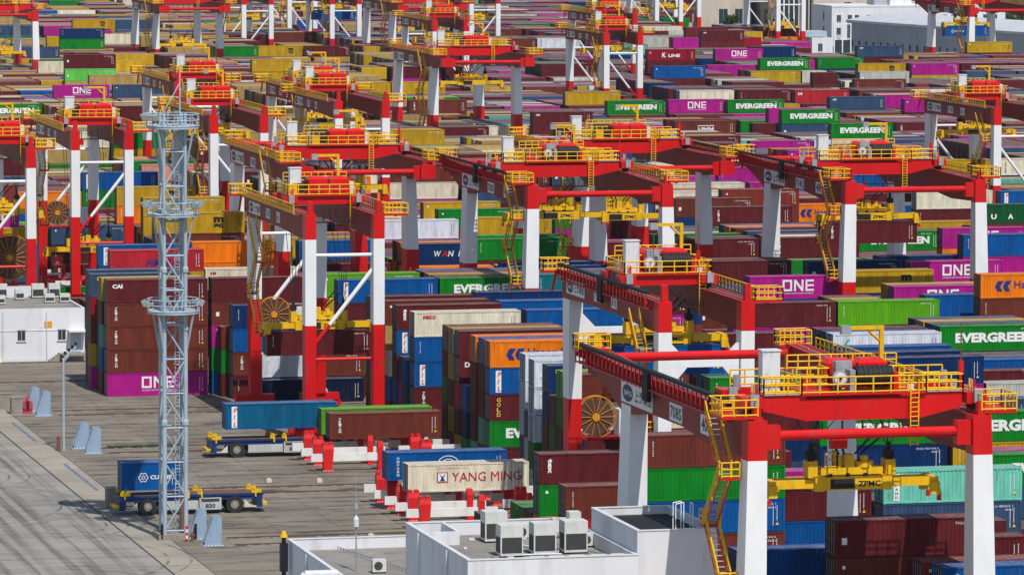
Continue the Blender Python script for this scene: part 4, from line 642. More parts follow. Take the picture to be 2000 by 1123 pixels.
35,0=2238:5 2366:5 2493:4 2621:5 2748:5 2876:5 3003:5 3131:5 3258:5 3386:5 3513:5 3641:5 3768:5 3896:5 4023:5 4151:5 4278:4 4406:4 4533:4 4661:4 4788:4 4916:5
35,1=2238:5 2366:5 2493:5 2621:5 2748:5 2876:5 3003:5 3131:5 3258:5 3386:5 3513:5 3641:5 3768:5 3896:5 4023:5 4151:4 4278:4 4406:4 4533:5 4661:5 4788:5 4916:5
35,2=2238:5 2366:5 2493:5 2621:5 2748:5 2876:5 3003:5 3131:5 3258:5 3386:5 3513:5 3641:5 3768:5 3896:5 4023:5 4151:5 4278:4 4406:4 4533:5 4661:5 4788:5 4916:5
35,3=2238:5 2366:5 2493:5 2621:5 2748:5 2876:5 3003:5 3131:5 3258:5 3386:5 3513:5 3641:5 3768:5 3896:5 4023:5 4151:5 4278:4 4406:4 4533:5 4661:5 4788:5 4916:4
35,4=2238:5 2366:5 2493:5 2621:5 2748:5 2876:5 3003:5 3131:5 3258:5 3386:5 3513:5 3641:5 3768:5 3896:5 4023:5 4151:5 4278:4 4406:4 4533:5 4661:5 4788:5 4916:5
35,5=2238:5 2366:4 2493:5 2621:5 2748:5 2876:5 3003:5 3131:5 3258:5 3386:5 3513:5 3641:5 3768:4 3896:5 4023:5 4151:5 4278:4 4406:4 4533:5 4661:5 4788:4 4916:5
35,6=2238:5 2366:5 2493:5 2621:5 2748:5 2876:5 3003:5 3131:5 3258:5 3386:5 3513:4 3641:5 3768:5 3896:5 4023:5 4151:5 4278:4 4406:4 4533:5 4661:5 4788:5 4916:5
35,7=2238:4 2366:5 2493:5 2621:5 2748:4 2876:5 3003:4 3131:4 3258:5 3386:5 3513:5 3641:5 3768:5 3896:4 4023:4 4151:5 4278:4 4406:4 4533:5 4661:5 4788:5 4916:5
35,8=2238:5 2366:5 2493:5 2621:5 2748:5 2876:5 3003:5 3131:5 3258:5 3386:5 3513:5 3641:5 3768:5 3896:5 4023:5 4151:4 4278:4 4406:4 4533:5 4661:5 4788:5 4916:5
35,9=2238:5 2366:5 2493:5 2621:4 2748:5 2876:5 3003:5 3131:5 3258:5 3386:5 3513:5 3641:5 3768:5 3896:5 4023:5 4151:5 4278:4 4406:4 4533:5 4661:5 4788:5 4916:5
36,0=2293:4 2420:4 2548:5 2675:5 2803:5 2930:5 3058:4 3185:5 3313:5 3440:4 3568:4 3695:5 3823:5 3950:5 4078:5 4205:5 4333:5 4460:5 4588:3 4715:5 4843:5 4970:5
36,1=2293:5 2420:4 2548:5 2675:5 2803:5 2930:5 3058:5 3185:5 3313:5 3440:5 3568:4 3695:5 3823:5 3950:5 4078:5 4205:5 4333:5 4460:5 4588:4 4715:5 4843:5 4970:4
36,2=2293:5 2420:4 2548:5 2675:5 2803:5 2930:5 3058:5 3185:5 3313:5 3440:5 3568:4 3695:5 3823:5 3950:5 4078:5 4205:5 4333:5 4460:5 4588:4 4715:5 4843:5 4970:5
36,3=2293:5 2420:4 2548:4 2675:5 2803:5 2930:5 3058:5 3185:4 3313:5 3440:5 3568:4 3695:5 3823:5 3950:5 4078:5 4205:5 4333:4 4460:5 4588:4 4715:5 4843:5 4970:5
36,4=2293:5 2420:4 2548:5 2675:4 2803:4 2930:5 3058:5 3185:5 3313:4 3440:5 3568:3 3695:4 3823:5 3950:5 4078:4 4205:4 4333:5 4460:5 4588:4 4715:5 4843:5 4970:5
36,5=2293:5 2420:4 2548:5 2675:5 2803:5 2930:4 3058:5 3185:5 3313:5 3440:5 3568:4 3695:5 3823:5 3950:5 4078:5 4205:5 4333:5 4460:5 4588:4 4715:5 4843:5 4970:5
36,6=2293:5 2420:4 2548:5 2675:5 2803:5 2930:5 3058:5 3185:4 3313:5 3440:5 3568:4 3695:5 3823:5 3950:5 4078:5 4205:5 4333:5 4460:5 4588:4 4715:5 4843:5 4970:4
36,7=2293:5 2420:4 2548:5 2675:5 2803:5 2930:5 3058:5 3185:5 3313:5 3440:5 3568:4 3695:4 3823:4 3950:5 4078:5 4205:5 4333:5 4460:4 4588:4 4715:5 4843:5 4970:5
36,8=2293:5 2420:4 2548:4 2675:5 2803:5 2930:5 3058:5 3185:5 3313:4 3440:5 3568:4 3695:5 3823:5 3950:5 4078:5 4205:5 4333:5 4460:5 4588:3 4715:5 4843:4 4970:5
36,9=2293:5 2420:4 2548:5 2675:5 2803:5 2930:5 3058:5 3185:5 3313:4 3440:5 3568:4 3695:5 3823:5 3950:5 4078:5 4205:5 4333:5 4460:5 4588:4 4715:4 4843:5 4970:5
37,0=2348:5 2475:5 2603:5 2730:4 2858:5 2985:4 3113:5 3240:5 3368:4 3495:5 3623:4 3750:5 3878:4 4005:5 4133:5 4260:5 4388:3 4515:5 4643:5 4770:4 4898:4 5025:5 5153:5
37,1=2348:4 2475:5 2603:5 2730:4 2858:5 2985:3 3113:5 3240:5 3368:4 3495:5 3623:5 3750:5 3878:5 4005:5 4133:5 4260:5 4388:4 4515:5 4643:5 4770:5 4898:4 5025:5 5153:5
37,2=2348:5 2475:5 2603:4 2730:4 2858:5 2985:4 3113:5 3240:5 3368:5 3495:5 3623:5 3750:5 3878:5 4005:5 4133:5 4260:5 4388:4 4515:5 4643:5 4770:5 4898:5 5025:5 5153:4
37,3=2348:5 2475:5 2603:5 2730:4 2858:5 2985:3 3113:5 3240:5 3368:5 3495:5 3623:4 3750:5 3878:5 4005:4 4133:5 4260:5 4388:4 4515:5 4643:5 4770:5 4898:5 5025:5 5153:5
37,4=2348:5 2475:5 2603:5 2730:4 2858:5 2985:4 3113:5 3240:5 3368:5 3495:5 3623:5 3750:5 3878:5 4005:5 4133:5 4260:4 4388:4 4515:5 4643:5 4770:4 4898:5 5025:4 5153:4
37,5=2348:5 2475:5 2603:5 2730:3 2858:5 2985:4 3113:5 3240:5 3368:5 3495:5 3623:5 3750:4 3878:5 4005:5 4133:5 4260:5 4388:4 4515:5 4643:5 4770:5 4898:5 5025:5 5153:5
37,6=2348:5 2475:5 2603:5 2730:4 2858:5 2985:4 3113:5 3240:5 3368:4 3495:5 3623:5 3750:5 3878:5 4005:5 4133:5 4260:5 4388:4 4515:5 4643:5 4770:4 4898:5 5025:5 5153:5
37,7=2348:5 2475:5 2603:5 2730:4 2858:5 2985:4 3113:4 3240:5 3368:5 3495:5 3623:5 3750:5 3878:5 4005:5 4133:5 4260:5 4388:4 4515:5 4643:4 4770:5 4898:5 5025:5 5153:5
37,8=2348:5 2475:5 2603:5 2730:4 2858:5 2985:4 3113:5 3240:5 3368:5 3495:5 3623:5 3750:5 3878:5 4005:5 4133:5 4260:4 4388:4 4515:5 4643:5 4770:5 4898:5 5025:5 5153:4
37,9=2348:4 2475:5 2603:5 2730:4 2858:5 2985:3 3113:5 3240:4 3368:5 3495:5 3623:5 3750:5 3878:5 4005:5 4133:5 4260:5 4388:4 4515:5 4643:5 4770:5 4898:5 5025:5 5153:5
38,0=2402:4 2530:4 2657:4 2785:4 2912:5 3040:5 3167:5 3295:4 3422:5 3550:5 3677:4 3805:5 3932:4 4060:5 4187:5 4315:5 4442:5 4570:5 4697:5 4825:4 4952:5 5080:4 5207:5
38,1=2402:4 2530:5 2657:3 2785:4 2912:5 3040:5 3167:4 3295:5 3422:5 3550:5 3677:4 3805:5 3932:4 4060:5 4187:5 4315:5 4442:5 4570:5 4697:5 4825:5 4952:5 5080:4 5207:5
38,2=2402:4 2530:5 2657:4 2785:4 2912:5 3040:5 3167:5 3295:5 3422:5 3550:5 3677:4 3805:5 3932:5 4060:5 4187:5 4315:5 4442:5 4570:5 4697:5 4825:5 4952:4 5080:5 5207:5
38,3=2402:4 2530:5 2657:4 2785:4 2912:5 3040:5 3167:5 3295:5 3422:5 3550:5 3677:4 3805:5 3932:5 4060:5 4187:5 4315:5 4442:5 4570:5 4697:5 4825:5 4952:5 5080:5 5207:5
38,4=2402:4 2530:5 2657:4 2785:4 2912:5 3040:5 3167:5 3295:5 3422:5 3550:5 3677:4 3805:5 3932:5 4060:5 4187:5 4315:5 4442:5 4570:5 4697:5 4825:5 4952:5 5080:4 5207:5
38,5=2402:4 2530:5 2657:4 2785:4 2912:5 3040:5 3167:5 3295:5 3422:5 3550:5 3677:4 3805:5 3932:5 4060:5 4187:5 4315:4 4442:5 4570:5 4697:5 4825:5 4952:5 5080:5 5207:5
38,6=2402:3 2530:5 2657:4 2785:4 2912:5 3040:5 3167:5 3295:5 3422:5 3550:5 3677:4 3805:5 3932:5 4060:5 4187:5 4315:5 4442:5 4570:5 4697:5 4825:5 4952:5 5080:5 5207:4
38,7=2402:4 2530:5 2657:4 2785:4 2912:5 3040:5 3167:5 3295:5 3422:5 3550:5 3677:4 3805:5 3932:5 4060:5 4187:5 4315:5 4442:5 4570:5 4697:5 4825:5 4952:5 5080:5 5207:5
38,8=2402:4 2530:5 2657:4 2785:4 2912:5 3040:4 3167:5 3295:4 3422:5 3550:5 3677:4 3805:5 3932:5 4060:5 4187:5 4315:5 4442:5 4570:5 4697:5 4825:5 4952:5 5080:5 5207:5
38,9=2402:4 2530:5 2657:3 2785:4 2912:5 3040:5 3167:5 3295:5 3422:4 3550:5 3677:4 3805:5 3932:5 4060:5 4187:5 4315:5 4442:5 4570:5 4697:5 4825:5 4952:5 5080:5 5207:5
39,0=2457:4 2584:4 2712:4 2839:5 2967:5 3094:5 3222:5 3349:5 3477:5 3604:5 3732:5 3859:5 3987:5 4114:5 4242:5 4369:5 4497:5 4624:5 4752:5 4879:5 5007:5 5134:5 5262:5 5389:4
39,1=2457:3 2584:5 2712:5 2839:5 2967:5 3094:5 3222:5 3349:4 3477:4 3604:5 3732:5 3859:5 3987:5 4114:5 4242:5 4369:5 4497:5 4624:5 4752:5 4879:5 5007:5 5134:5 5262:5 5389:4
39,2=2457:4 2584:5 2712:5 2839:5 2967:5 3094:5 3222:5 3349:5 3477:5 3604:5 3732:4 3859:5 3987:5 4114:5 4242:5 4369:5 4497:5 4624:5 4752:4 4879:5 5007:5 5134:5 5262:5 5389:4
39,3=2457:4 2584:5 2712:5 2839:5 2967:5 3094:4 3222:5 3349:4 3477:5 3604:5 3732:5 3859:4 3987:5 4114:5 4242:5 4369:5 4497:5 4624:5 4752:5 4879:5 5007:5 5134:5 5262:5 5389:4
39,4=2457:4 2584:5 2712:5 2839:4 2967:5 3094:5 3222:5 3349:5 3477:5 3604:5 3732:5 3859:5 3987:5 4114:5 4242:5 4369:5 4497:5 4624:5 4752:5 4879:5 5007:5 5134:5 5262:5 5389:4
39,5=2457:4 2584:5 2712:5 2839:4 2967:5 3094:4 3222:5 3349:5 3477:5 3604:4 3732:5 3859:5 3987:4 4114:5 4242:5 4369:5 4497:5 4624:5 4752:5 4879:5 5007:5 5134:5 5262:5 5389:4
39,6=2457:4 2584:5 2712:5 2839:5 2967:5 3094:5 3222:5 3349:4 3477:5 3604:4 3732:5 3859:5 3987:5 4114:5 4242:5 4369:5 4497:5 4624:5 4752:5 4879:5 5007:5 5134:5 5262:5 5389:4
39,7=2457:4 2584:5 2712:5 2839:5 2967:5 3094:5 3222:5 3349:5 3477:5 3604:5 3732:5 3859:5 3987:5 4114:5 4242:4 4369:5 4497:5 4624:5 4752:5 4879:5 5007:4 5134:5 5262:5 5389:4
39,8=2457:4 2584:4 2712:5 2839:5 2967:5 3094:5 3222:5 3349:5 3477:5 3604:5 3732:5 3859:5 3987:4 4114:5 4242:5 4369:5 4497:5 4624:5 4752:5 4879:4 5007:4 5134:5 5262:5 5389:4
39,9=2457:4 2584:5 2712:4 2839:5 2967:5 3094:5 3222:5 3349:5 3477:5 3604:5 3732:5 3859:5 3987:5 4114:5 4242:5 4369:4 4497:5 4624:5 4752:5 4879:5 5007:5 5134:5 5262:5 5389:4
40,0=2512:5 2639:5 2767:5 2894:5 3022:5 3149:5 3277:5 3404:5 3532:5 3659:5 3787:5 3914:5 4042:5 4169:5 4297:5 4424:5 4552:5 4679:5 4807:5 4934:5 5062:4 5189:5 5317:5 5444:5
40,1=2512:5 2639:5 2767:4 2894:5 3022:5 3149:5 3277:5 3404:5 3532:5 3659:5 3787:5 3914:5 4042:5 4169:5 4297:5 4424:5 4552:4 4679:5 4807:5 4934:5 5062:5 5189:4 5317:5 5444:4
40,2=2512:5 2639:4 2767:5 2894:4 3022:5 3149:5 3277:4 3404:5 3532:5 3659:5 3787:5 3914:5 4042:5 4169:5 4297:5 4424:4 4552:5 4679:5 4807:5 4934:5 5062:5 5189:5 5317:5 5444:5
40,3=2512:5 2639:5 2767:5 2894:5 3022:5 3149:4 3277:5 3404:5 3532:5 3659:5 3787:5 3914:5 4042:5 4169:5 4297:5 4424:5 4552:5 4679:4 4807:5 4934:5 5062:5 5189:5 5317:5 5444:5
40,4=2512:5 2639:5 2767:5 2894:5 3022:5 3149:5 3277:5 3404:5 3532:5 3659:5 3787:5 3914:4 4042:5 4169:5 4297:5 4424:5 4552:5 4679:5 4807:5 4934:5 5062:5 5189:5 5317:5 5444:5
40,5=2512:5 2639:4 2767:5 2894:5 3022:5 3149:5 3277:5 3404:5 3532:5 3659:5 3787:5 3914:5 4042:4 4169:5 4297:5 4424:5 4552:5 4679:5 4807:5 4934:5 5062:5 5189:5 5317:5 5444:5
40,6=2512:4 2639:5 2767:5 2894:5 3022:5 3149:5 3277:5 3404:5 3532:5 3659:5 3787:4 3914:5 4042:5 4169:5 4297:5 4424:5 4552:5 4679:5 4807:4 4934:5 5062:5 5189:5 5317:5 5444:5
40,7=2512:5 2639:5 2767:5 2894:5 3022:5 3149:5 3277:5 3404:5 3532:4 3659:5 3787:5 3914:5 4042:5 4169:5 4297:5 4424:5 4552:5 4679:5 4807:5 4934:5 5062:5 5189:4 5317:5 5444:5
40,8=2512:5 2639:5 2767:5 2894:5 3022:5 3149:5 3277:5 3404:5 3532:5 3659:5 3787:5 3914:5 4042:5 4169:5 4297:5 4424:5 4552:5 4679:5 4807:5 4934:5 5062:5 5189:5 5317:5 5444:5
40,9=2512:5 2639:5 2767:5 2894:5 3022:5 3149:5 3277:5 3404:5 3532:5 3659:5 3787:5 3914:5 4042:5 4169:5 4297:4 4424:5 4552:5 4679:5 4807:5 4934:5 5062:5 5189:5 5317:4 5444:5
'''
SPEC={
'26,0,1994,4':('ye',''),
'25,0,2020,5':('ye','MSC'),
'14,0,2778,4':('wh',''),
'6,0,1708,5':('mg','ONE'),
'8,0,1485,4':('nv','WAN'),
'20,0,3835,5':('mg',''),
'10,1,1690,4':('ye',''),
'2,1,1475,5':('gr','EV'),
'20,0,3316,5':('mg','ONE'),
'20,1,1758,5':('lg',''),
'26,1,2145,5':('mg','ONE'),
'19,0,1714,4':('bl',''),
'19,1,3573,5':('cg',''),
'15,2,2876,5':('mg',''),
'24,2,3842,5':('cm','KL'),
'24,0,3328,4':('br','SM'),
'27,0,2000,4':('gr',''),
'26,0,4195,4':('or','HAP'),
'15,0,2886,5':('gr','EV'),
'14,2,2830,5':('gr','EV'),
'23,0,3395,3':('bl',''),
'23,2,2588,5':('ma',''),
'24,2,3709,5':('mg','ONE'),
'25,1,2063,4':('li',''),
'20,1,3707,5':('ye','MSC'),
'17,1,2639,5':('ye',''),
'10,0,966,3':('ye',''),
'17,2,3033,5':('ma',''),
'23,3,1821,5':('sl','DII'),
'21,1,3824,6':('sl','SM'),
'20,0,1667,3':('te',''),
'9,2,1541,4':('wh',''),
'16,1,2631,5':('gr','EV'),
'21,3,1758,5':('cr',''),
'24,3,3329,5':('wh','COS'),
'19,0,2627,4':('ye',''),
'16,1,2890,5':('gr','EV'),
'11,1,1219,5':('bl','PIL'),
'23,3,2469,5':('ye','MSC'),
'4,3,1731,5':('gr','EV'),
'16,2,2770,5':('mg','ONE'),
'14,0,2653,4':('mg',''),
'23,0,1854,4':('gr',''),
'2,1,1347,5':('gr','EV'),
'21,3,3857,5':('ye','MSC'),
'15,4,2289,4':('bl',''),
'7,3,1014,5':('bl','PIL'),
'21,4,1894,5':('ye',''),
'20,0,2541,3':('bl',''),
'28,2,2410,4':('dg',''),
'7,0,1015,5':('rd','HMM'),
'7,1,1910,5':('ma','TEX'),
'21,0,3710,5':('gr',''),
'20,1,2793,3':('ye',''),
'9,3,2517,5':('bl','PIL'),
'19,3,3323,5':('ye',''),
'25,0,1814,3':('ye',''),
'18,0,2803,4':('br',''),
'22,4,1988,4':('mg',''),
'20,5,1706,4':('bl',''),
'8,0,1610,4':('ma',''),
'15,0,3127,4':('ma','TEX'),
'7,5,2189,5':('mg','ONE'),
'16,3,2840,4':('ye',''),
'15,0,2373,5':('ma','SM'),
'15,5,2843,4':('br',''),
'9,3,1690,4':('ye',''),
'25,5,2155,5':('cr','HAP'),
'26,5,3861,5':('cr',''),
'16,4,1349,5':('gr','EV'),
'16,5,3176,4':('ma','TEX'),
'19,5,1766,5':('ta',''),
'18,4,1614,5':('mg','ONE'),
'7,1,1770,5':('ma',''),
'24,2,2670,3':('ma',''),
'10,1,941,4':('mg',''),
'8,3,1353,4':('bl','PIL'),
'10,4,1636,3':('cr',''),
'12,5,2346,4':('br',''),
'17,1,2372,4':('bl',''),
'21,0,1665,3':('cg','SM'),
'18,3,3438,5':('br',''),
'16,5,2238,4':('br',''),
'3,5,1551,5':('nv',''),
'11,2,1336,3':('ma',''),
'15,3,2826,3':('mg','ONE'),
'10,4,977,3':('li',''),
'11,0,2715,4':('te',''),
'6,2,1211,5':('bl','PIL'),
'16,6,2151,4':('ma',''),
'6,2,1840,5':('ye','MSC'),
'4,2,1443,5':('ma','TEX'),
'6,2,1336,5':('gr','EV'),
'9,1,1987,5':('br',''),
'30,6,2381,5':('cr',''),
'16,3,2622,4':('cm','DII'),
'9,3,923,3':('bl',''),
'1,4,1408,5':('mg',''),
'9,4,2392,5':('cr',''),
'24,3,3754,6':('ma',''),
'5,4,1335,5':('bl',''),
'20,3,2932,3':('mg','ONE'),
'9,7,2110,5':('rb',''),
'14,7,2561,5':('br','HMMw'),
'10,3,2389,4':('ma',''),
'11,3,2783,5':('cr','COS'),
'10,1,2494,6':('ye','MSC'),
'17,1,3153,5':('rd','DII'),
'18,4,1745,5':('sl',''),
'16,6,2363,4':('ye','MSC'),
'22,4,1988,5':('ye','MSC'),
'2,1,1083,4':('ma','tex'),
'5,1,1713,5':('li',''),
'23,5,1820,3':('bl','PIL'),
'5,3,1838,5':('bl',''),
'8,0,1205,4':('gr','EV'),
'10,1,1340,3':('nv',''),
'20,6,1780,6':('ma',''),
'6,7,1845,5':('nv',''),
'10,2,1217,5':('ye','MSC'),
'1,4,1183,4':('ma',''),
'4,1,1591,5':('wh','DU'),
'15,7,3117,4':('wh',''),
'9,7,1218,5':('ye',''),
'16,5,2238,5':('br','TEX'),
'8,3,2170,4':('gr','EV'),
'18,8,1693,4':('ma',''),
'9,7,1847,5':('ye',''),
'3,7,1547,5':('nv',''),
'9,9,1679,4':('gr',''),
'16,3,2384,3':('nv','WAN'),
'3,5,1676,4':('cg',''),
'26,6,2175,6':('ye','MSC'),
'20,9,1576,4':('nv',''),
'0,2,1140,5':('rb',''),
'0,3,1083,6':('ma',''),
'10,7,2109,4':('cr',''),
'8,8,1991,5':('ma','TEX'),
'24,8,2028,6':('nv',''),
'10,2,1545,3':('rd',''),
'8,7,2398,5':('dg','UASC'),
'19,9,2165,6':('ye',''),
'6,6,1971,5':('mg','ONE'),
'6,9,1956,5':('nv','SEA'),
'25,6,3844,5':('cg',''),
'9,7,2375,4':('bl',''),
'11,3,1732,1':('ye',''),
'2,6,1411,3':('mg','ONE'),
'5,8,1334,5':('nv',''),
'21,5,1855,4':('or',''),
'18,5,2375,5':('ye',''),
'18,7,2996,6':('bl',''),
'20,9,3411,6':('mg','ONE'),
'10,8,1653,2':('ma',''),
'8,1,1349,3':('ma',''),
'23,2,2084,5':('ma','GEN'),
'18,5,2250,5':('ye',''),
'5,7,1837,5':('mg','ONE'),
'12,9,1417,4':('sa',''),
'7,9,1117,6':('ye','MSC'),
'20,0,3835,4':('ye','MSC'),
'7,4,1142,5':('or',''),
'9,9,2089,4':('br',''),
'25,5,2687,3':('cr','HAP'),
'5,0,1338,5':('bl',''),
'8,9,2304,4':('ye','MSC'),
'5,6,1403,4':('nv',''),
'1,6,1181,4':('ye',''),
'28,9,3057,6':('bl','SM'),
'5,1,1885,6':('or','HAP'),
'6,3,1462,5':('tq',''),
'3,9,1555,5':('bl',''),
'7,1,1144,4':('cr','SM'),
'1,0,1278,5':('aq','COF'),
'0,6,1140,5':('ma','CAI'),
'7,5,1535,5':('gr',''),
'20,9,3237,6':('cm','KL'),
'9,9,2562,3':('ma',''),
'6,9,941,5':('sl','SEA'),
'5,1,1400,4':('gr',''),
'6,8,2060,6':('bl',''),
'12,8,1343,3':('ma','TEX'),
'7,3,1518,5':('gr',''),
'10,9,1864,1':('ma',''),
'12,0,2376,4':('mg',''),
'5,1,1588,5':('ma',''),
'2,9,1418,3':('ma',''),
'3,9,1684,4':('ma',''),
'19,5,3363,6':('gr','EV'),
'6,5,1208,5':('li',''),
'0,1,1146,5':('bl','COS'),
'6,7,1710,2':('ma',''),
'9,9,2234,4':('or','HAP'),
'14,0,1321,3':('gr',''),
'4,3,1438,4':('cm','TEX'),
'2,8,1536,3':('gr',''),
'21,0,3531,6':('nv','SM'),
'16,4,3139,5':('sl','SM'),
'0,8,1079,4':('cr',''),
'11,0,2188,4':('cr',''),
'0,5,1026,5':('bl',''),
'1,7,1344,3':('ye','MSC'),
'1,3,1404,5':('gr','EV'),
'8,0,1735,5':('ma',''),
'23,8,3722,6':('ma','SM'),
'10,0,1112,1':('ma','DII'),
'1,2,1088,6':('br',''),
'21,8,4185,6':('ye',''),
'6,4,941,1':('mg','ONE'),
'6,4,941,2':('br','TEX'),
'6,4,941,3':('br','TEX'),
'6,4,941,4':('br','TEX'),
'6,4,941,5':('ma','CAI'),
'6,5,939,1':('ma',''),
'6,5,939,2':('bl',''),
'6,5,939,3':('te',''),
'6,5,939,4':('ma',''),
'6,5,939,5':('ye',''),
'6,6,941,1':('ma',''),
'6,6,941,2':('gr',''),
'6,6,941,3':('nv',''),
'6,6,941,4':('br',''),
'6,7,935,1':('mg',''),
'6,7,935,2':('ye',''),
'6,7,935,3':('br','TEX'),
'6,7,935,4':('cm',''),
'6,7,935,5':('sl','SEA'),
'6,8,938,1':('gr',''),
'6,8,938,2':('ma',''),
'6,8,938,3':('bl',''),
'6,8,938,4':('ma',''),
'6,4,1068,1':('bl',''),
'6,4,1068,2':('gr',''),
'6,4,1068,3':('mg',''),
'6,4,1068,4':('br',''),
'6,4,1068,5':('ma',''),
'6,3,1074,1':('ma',''),
'6,3,1074,2':('gr',''),
'6,3,1074,3':('br',''),
'6,2,1083,1':('ma',''),
'6,2,1083,2':('br','TEX'),
'6,2,1083,3':('bl',''),
'6,2,1083,4':('nv',''),
'6,0,1108,1':('dn','DOX'),
'6,1,1113,1':('nv',''),
'6,1,1113,2':('wh',''),
'6,1,1177,1':('ma',''),
'6,1,1177,2':('br',''),
'6,4,1209,1':('gr',''),
'6,4,1209,2':('ye',''),
'6,4,1209,3':('ye',''),
'6,4,1209,4':('ye',''),
'5,0,1209,1':('ma',''),
'5,0,1209,2':('ma','TEX'),
'5,0,1209,3':('bl','PIL'),
'5,0,1209,4':('bl',''),
'5,0,1209,5':('cr','SEAC'),
'5,1,1206,1':('mg',''),
'5,1,1206,2':('sl',''),
'5,1,1206,3':('bl',''),
'5,2,1209,1':('ye',''),
'5,2,1209,2':('mg',''),
'5,2,1209,3':('nv',''),
'5,3,1208,1':('ma',''),
'5,3,1208,2':('bl',''),
'5,3,1208,3':('ma',''),
'5,3,1208,4':('bl','PIL'),
'5,3,1208,5':('ma','tex'),
'5,4,1206,1':('ma',''),
'5,4,1206,2':('bl',''),
'5,4,1206,3':('cr',''),
'5,5,1207,1':('gr',''),
'5,5,1207,2':('ma',''),
'5,5,1207,3':('ye',''),
'5,5,1207,4':('ta',''),
'5,5,1207,5':('br',''),
'5,7,1202,1':('ma',''),
'5,7,1202,2':('gr',''),
'5,7,1202,3':('mg',''),
'5,7,1202,4':('ma',''),
'5,7,1202,5':('ma',''),
'4,1,1214,1':('ma',''),
'4,1,1214,2':('gr','EV'),
'4,1,1214,3':('ma','GLD'),
'4,1,1214,4':('bl','PIL'),
'4,1,1214,5':('or','HAP'),
'4,2,1214,1':('ma',''),
'4,2,1214,2':('te',''),
'4,2,1214,3':('ma',''),
'4,2,1214,4':('br',''),
'4,2,1214,5':('bl',''),
'4,3,1212,1':('te',''),
'4,3,1212,2':('ma',''),
'4,3,1212,3':('br',''),
'4,3,1212,4':('br',''),
'4,3,1212,5':('or',''),
'4,4,1209,1':('gr',''),
'4,4,1209,2':('nv',''),
'4,4,1209,3':('bl',''),
'4,5,1208,1':('ye',''),
'4,5,1208,2':('ma',''),
'4,5,1208,3':('rd','DII'),
'4,5,1208,4':('ma','DII'),
'4,5,1208,5':('ma',''),
'4,6,1208,1':('ma',''),
'4,6,1208,2':('ye',''),
'4,6,1208,3':('ma',''),
'4,6,1208,4':('ta',''),
'4,6,1208,5':('ta',''),
'4,7,1208,1':('br',''),
'4,7,1208,2':('ma',''),
'4,7,1208,3':('gr',''),
'4,7,1208,4':('ma',''),
'4,7,1208,5':('br',''),
'3,9,1218,1':('wh',''),
'3,9,1218,2':('sl',''),
'3,9,1218,3':('wh',''),
'3,9,1218,4':('wh',''),
'3,9,1218,5':('wh','DUs'),
'3,8,1216,1':('ma',''),
'3,8,1216,2':('wh',''),
'3,8,1216,3':('sl',''),
'3,7,1213,1':('wh',''),
'3,7,1213,2':('gr',''),
'3,7,1213,3':('wh',''),
'3,7,1213,4':('wh',''),
'3,7,1213,5':('wh',''),
'3,5,1213,1':('gr',''),
'3,5,1213,2':('br',''),
'3,5,1213,3':('ma',''),
'3,5,1213,4':('nv',''),
'3,5,1213,5':('nv','SEA'),
'3,4,1213,1':('nv',''),
'3,4,1213,2':('ma',''),
'3,4,1213,3':('gr',''),
'3,4,1213,4':('br',''),
'3,3,1213,1':('ma',''),
'3,3,1213,2':('br',''),
'3,3,1213,3':('ma',''),
'3,3,1213,4':('gr',''),
'3,3,1213,5':('li',''),
'3,2,1213,1':('gr',''),
'3,2,1213,2':('bl',''),
'3,2,1213,3':('ma',''),
'3,2,1213,4':('cr','COS'),
'3,2,1213,5':('br',''),
'3,1,1214,1':('bl',''),
'3,1,1214,2':('cm',''),
'3,1,1214,3':('ma',''),
'3,0,1214,1':('nv',''),
'3,0,1214,2':('bl',''),
'3,0,1214,3':('ma',''),
'1,6,1049,1':('ma',''),
'1,6,1049,2':('bl',''),
'1,6,1049,3':('rd','CAI'),
'1,6,1049,4':('br',''),
'2,0,1189,1':('gr',''),
'2,0,1189,2':('bl',''),
'2,0,1189,3':('ma',''),
'2,0,1189,4':('ma','CAI'),
'1,8,1181,1':('ma',''),
'1,8,1181,2':('mg',''),
'1,8,1181,3':('mg',''),
'1,8,1181,4':('mg','ONE')}
